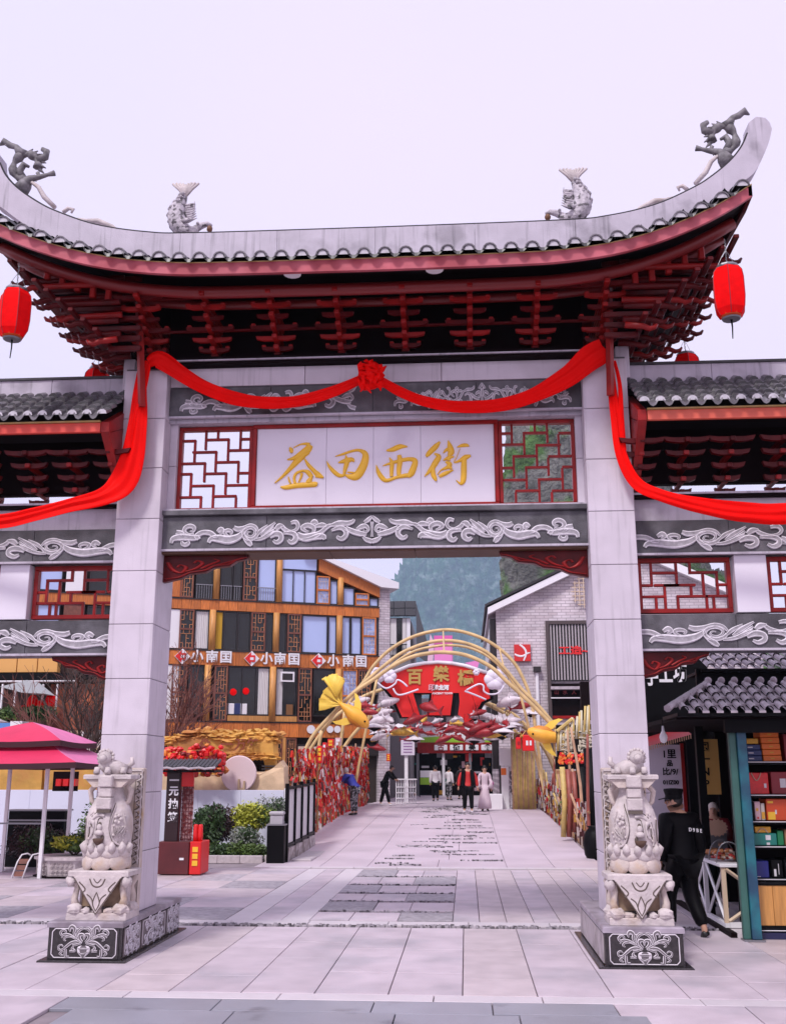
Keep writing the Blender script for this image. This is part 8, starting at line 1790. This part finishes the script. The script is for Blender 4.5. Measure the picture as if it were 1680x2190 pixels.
p = gpt(822, 1723); person('person in black leaning over beside the white lattice counter', (p.x, p.y, zg(p.y) + .03), radians(-100), 1.74, top=BLACK, legs=BLACK, shoes=WHITE, bulk=1.15,
    pose=dict(waist=(0, .02, .60), chest=(0, .08, .71), nb=(0, .13, .78), neck=(0, .15, .81), head=(0, .18, .85), crown=(0, .2, .90), shL=(-.10, .12, .76), elL=(-.12, .2, .66), wrL=(-.1, .28, .6), shR=(.10, .12, .76), elR=(.12, .2, .66), wrR=(.1, .28, .6), anL=(-.06, -.12, .05), toL=(-.06, -.04, .02), knL=(-.055, -.05, .285), anR=(.06, .13, .05), toR=(.06, .21, .02), knR=(.055, .08, .285)))

# =====================================================================
# LEFT BACKGROUND BEHIND THE SIDE BAY
# =====================================================================
lb = thing('terrace_restaurant', 'terraced building with an amber fascia and a dark balcony seen under the left bay', 'building', (-16, 36, 0))
def pl_(x, y, Y=36): q = at(x, y, Y); return q.x, q.z
a, b = pl_(-80, 1660), pl_(236, 1395); MB().bb(a[0], b[0], 36.4, 42, 0, b[1]).build('wall', mat('dark_brown_wall', (.05, .025, .018), .8, var=.4), lb)
for i in range(8):
    x0_, x1_ = pl_(-60 + i * 37, 1, 36)[0], pl_(-23.6 + i * 37, 1, 36)[0]; MB().fslab(x0_, x1_ - .02, 36, 36.3, pl_(50, 1438)[1], pl_(50, 1400)[1], .01).build('fascia_panel', mat('amber_fascia', (.68, .36, .10), .5), lb)
a, b = pl_(-80, 1454), pl_(240, 1439); MB().bb(a[0], b[0], 35.8, 36.2, a[1], b[1]).build('black_band', BLACK, lb)
a, b = pl_(-80, 1460), pl_(170, 1456); MB().bb(a[0], b[0], 35.7, 36.2, a[1], b[1]).build('white_band', WHITE, lb)
a, b = pl_(100, 1560), pl_(236, 1462); MB().bb(a[0], b[0], 36.1, 36.38, a[1], b[1]).build('russet_wall', mat('russet_wall', (.36, .09, .03), .7, var=.4, vs=2, c2=(.12, .03, .02), c2s=1.5), lb)
a, b = pl_(-80, 1650), pl_(240, 1562); MB().bb(a[0], b[0], 35.9, 36.38, a[1], b[1]).build('lower_wall', mat('mottled_tan_wall', (.5, .33, .2), .7, var=.5, vs=2, c2=(.55, .5, .5), c2s=1.2, c2t=(.5, .55)), lb)
for x, m_ in ((12, WHITE), (40, WHITE), (98, WHITE), (128, WHITE)): a, b = pl_(x, 1535), pl_(x + 3, 1465); MB().bb(a[0], b[0], 35.6, 35.68, a[1], b[1]).build('post', m_, lb)
for x, y, r_ in ((60, 1518, .14), (80, 1505, .28), (118, 1500, .25), (96, 1512, .22)): a = pl_(x, y); MB().ball((a[0], 35.6, a[1]), (r_ * .7, r_ * .7, r_), 10, 7).build('red_lantern', LANT, lb, smooth=True)
MB().prism([pl_(40, 1476), pl_(95, 1462), pl_(130, 1490), pl_(85, 1488)], 34.5, 35.5).build('grey_canopy', mat('pale_grey_canvas', (.42, .45, .46), .6), lb)
MB().prism([pl_(-40, 1530), pl_(0, 1528), pl_(50, 1548), pl_(48, 1552), pl_(0, 1536)], 33.5, 35.5).build('sloping_roof', TILEP, lb)
shrub('row of green plants on the terrace behind the parasol', (pl_(35, 1540, 35)[0], 35, pl_(35, 1552, 35)[1]), (1.4, .3, .35), [LEAFG, LEAFD], 1500, .06, 41, blobs=8)
bb_ = thing('blue_awning', 'small blue and white awning just above the parasol tip', 'awning', tuple(at(20, 1555, 30))); a, b = at(-20, 1562, 30), at(40, 1546, 30); MB().bb(a.x, b.x - .25, 30, 30.5, a.z, b.z).build('blue_cloth', mat('azure_cloth', (.10, .25, .6), .6), bb_); MB().bb(b.x - .245, b.x + .1, 30, 30.5, a.z, b.z + .05).build('white_cloth', WHITE, bb_)
def bare_tree(label, loc, h, seed, m, spread=.7, n0=9):
    t = thing('bare_tree', label, 'tree', loc); rn = random.Random(seed); mb = MB(); tr_ = MB()
    def br(p, d, L_, r_, lv):
        q = p + d * L_ * .5 + Vector((rn.uniform(-.1, .1), rn.uniform(-.1, .1), 0)) * L_; e = p + d * L_
        (tr_ if lv == 0 else mb).tube([p, q, e], [r_, r_ * .8, r_ * .65], 5 if lv < 2 else 3, cap=False)
        if lv < 4:
            for _ in range(n0 if lv == 0 else 4): br(e if rn.random() < .6 else q, (d + Vector((rn.uniform(-1, 1), rn.uniform(-1, 1), rn.uniform(-.2, .6))) * spread).normalized(), L_ * rn.uniform(.55, .8), r_ * .62, lv + 1)
    br(Vector(loc), Vector((0, 0, 1)), h * .36, .06, 0); tr_.build('trunk', TWIG, t); mb.build('twigs', m, t, kind='stuff')
q = at(185, 1690, 27); bare_tree('leafless tree with dense reddish twigs left of the left pillar', (q.x, 27, .003), 5.6, 2, [TWIG])
q = at(150, 1690, 31); bare_tree('leafless russet tree farther left behind the parasol', (q.x, 31, .003), 5.8, 5, [TWIGR])
q = at(365, 1700, 30); bare_tree('leafless red brown twiggy tree just right of the left pillar', (q.x, 30, .003), 5.6, 7, [TWIGR])
rsh = thing('red_shelf', 'three small dark red boxes on a rack right of the parasol posts', 'rack', tuple(at(145, 1685, 23)))
for i in range(3): a, b = at(119 + i * 15.5, 1681, 23), at(131 + i * 15.5, 1666, 23); MB().bb(a.x, b.x, 23, 23.2, a.z, b.z).build('red_box', REDC, rsh)
a, b = at(112, 1692, 23.25), at(168, 1650, 23.25); MB().bb(a.x, b.x, 23.25, 23.3, a.z, b.z).build('rack_back', SHADEBLK, rsh)
# planters and far left ground details stay plain
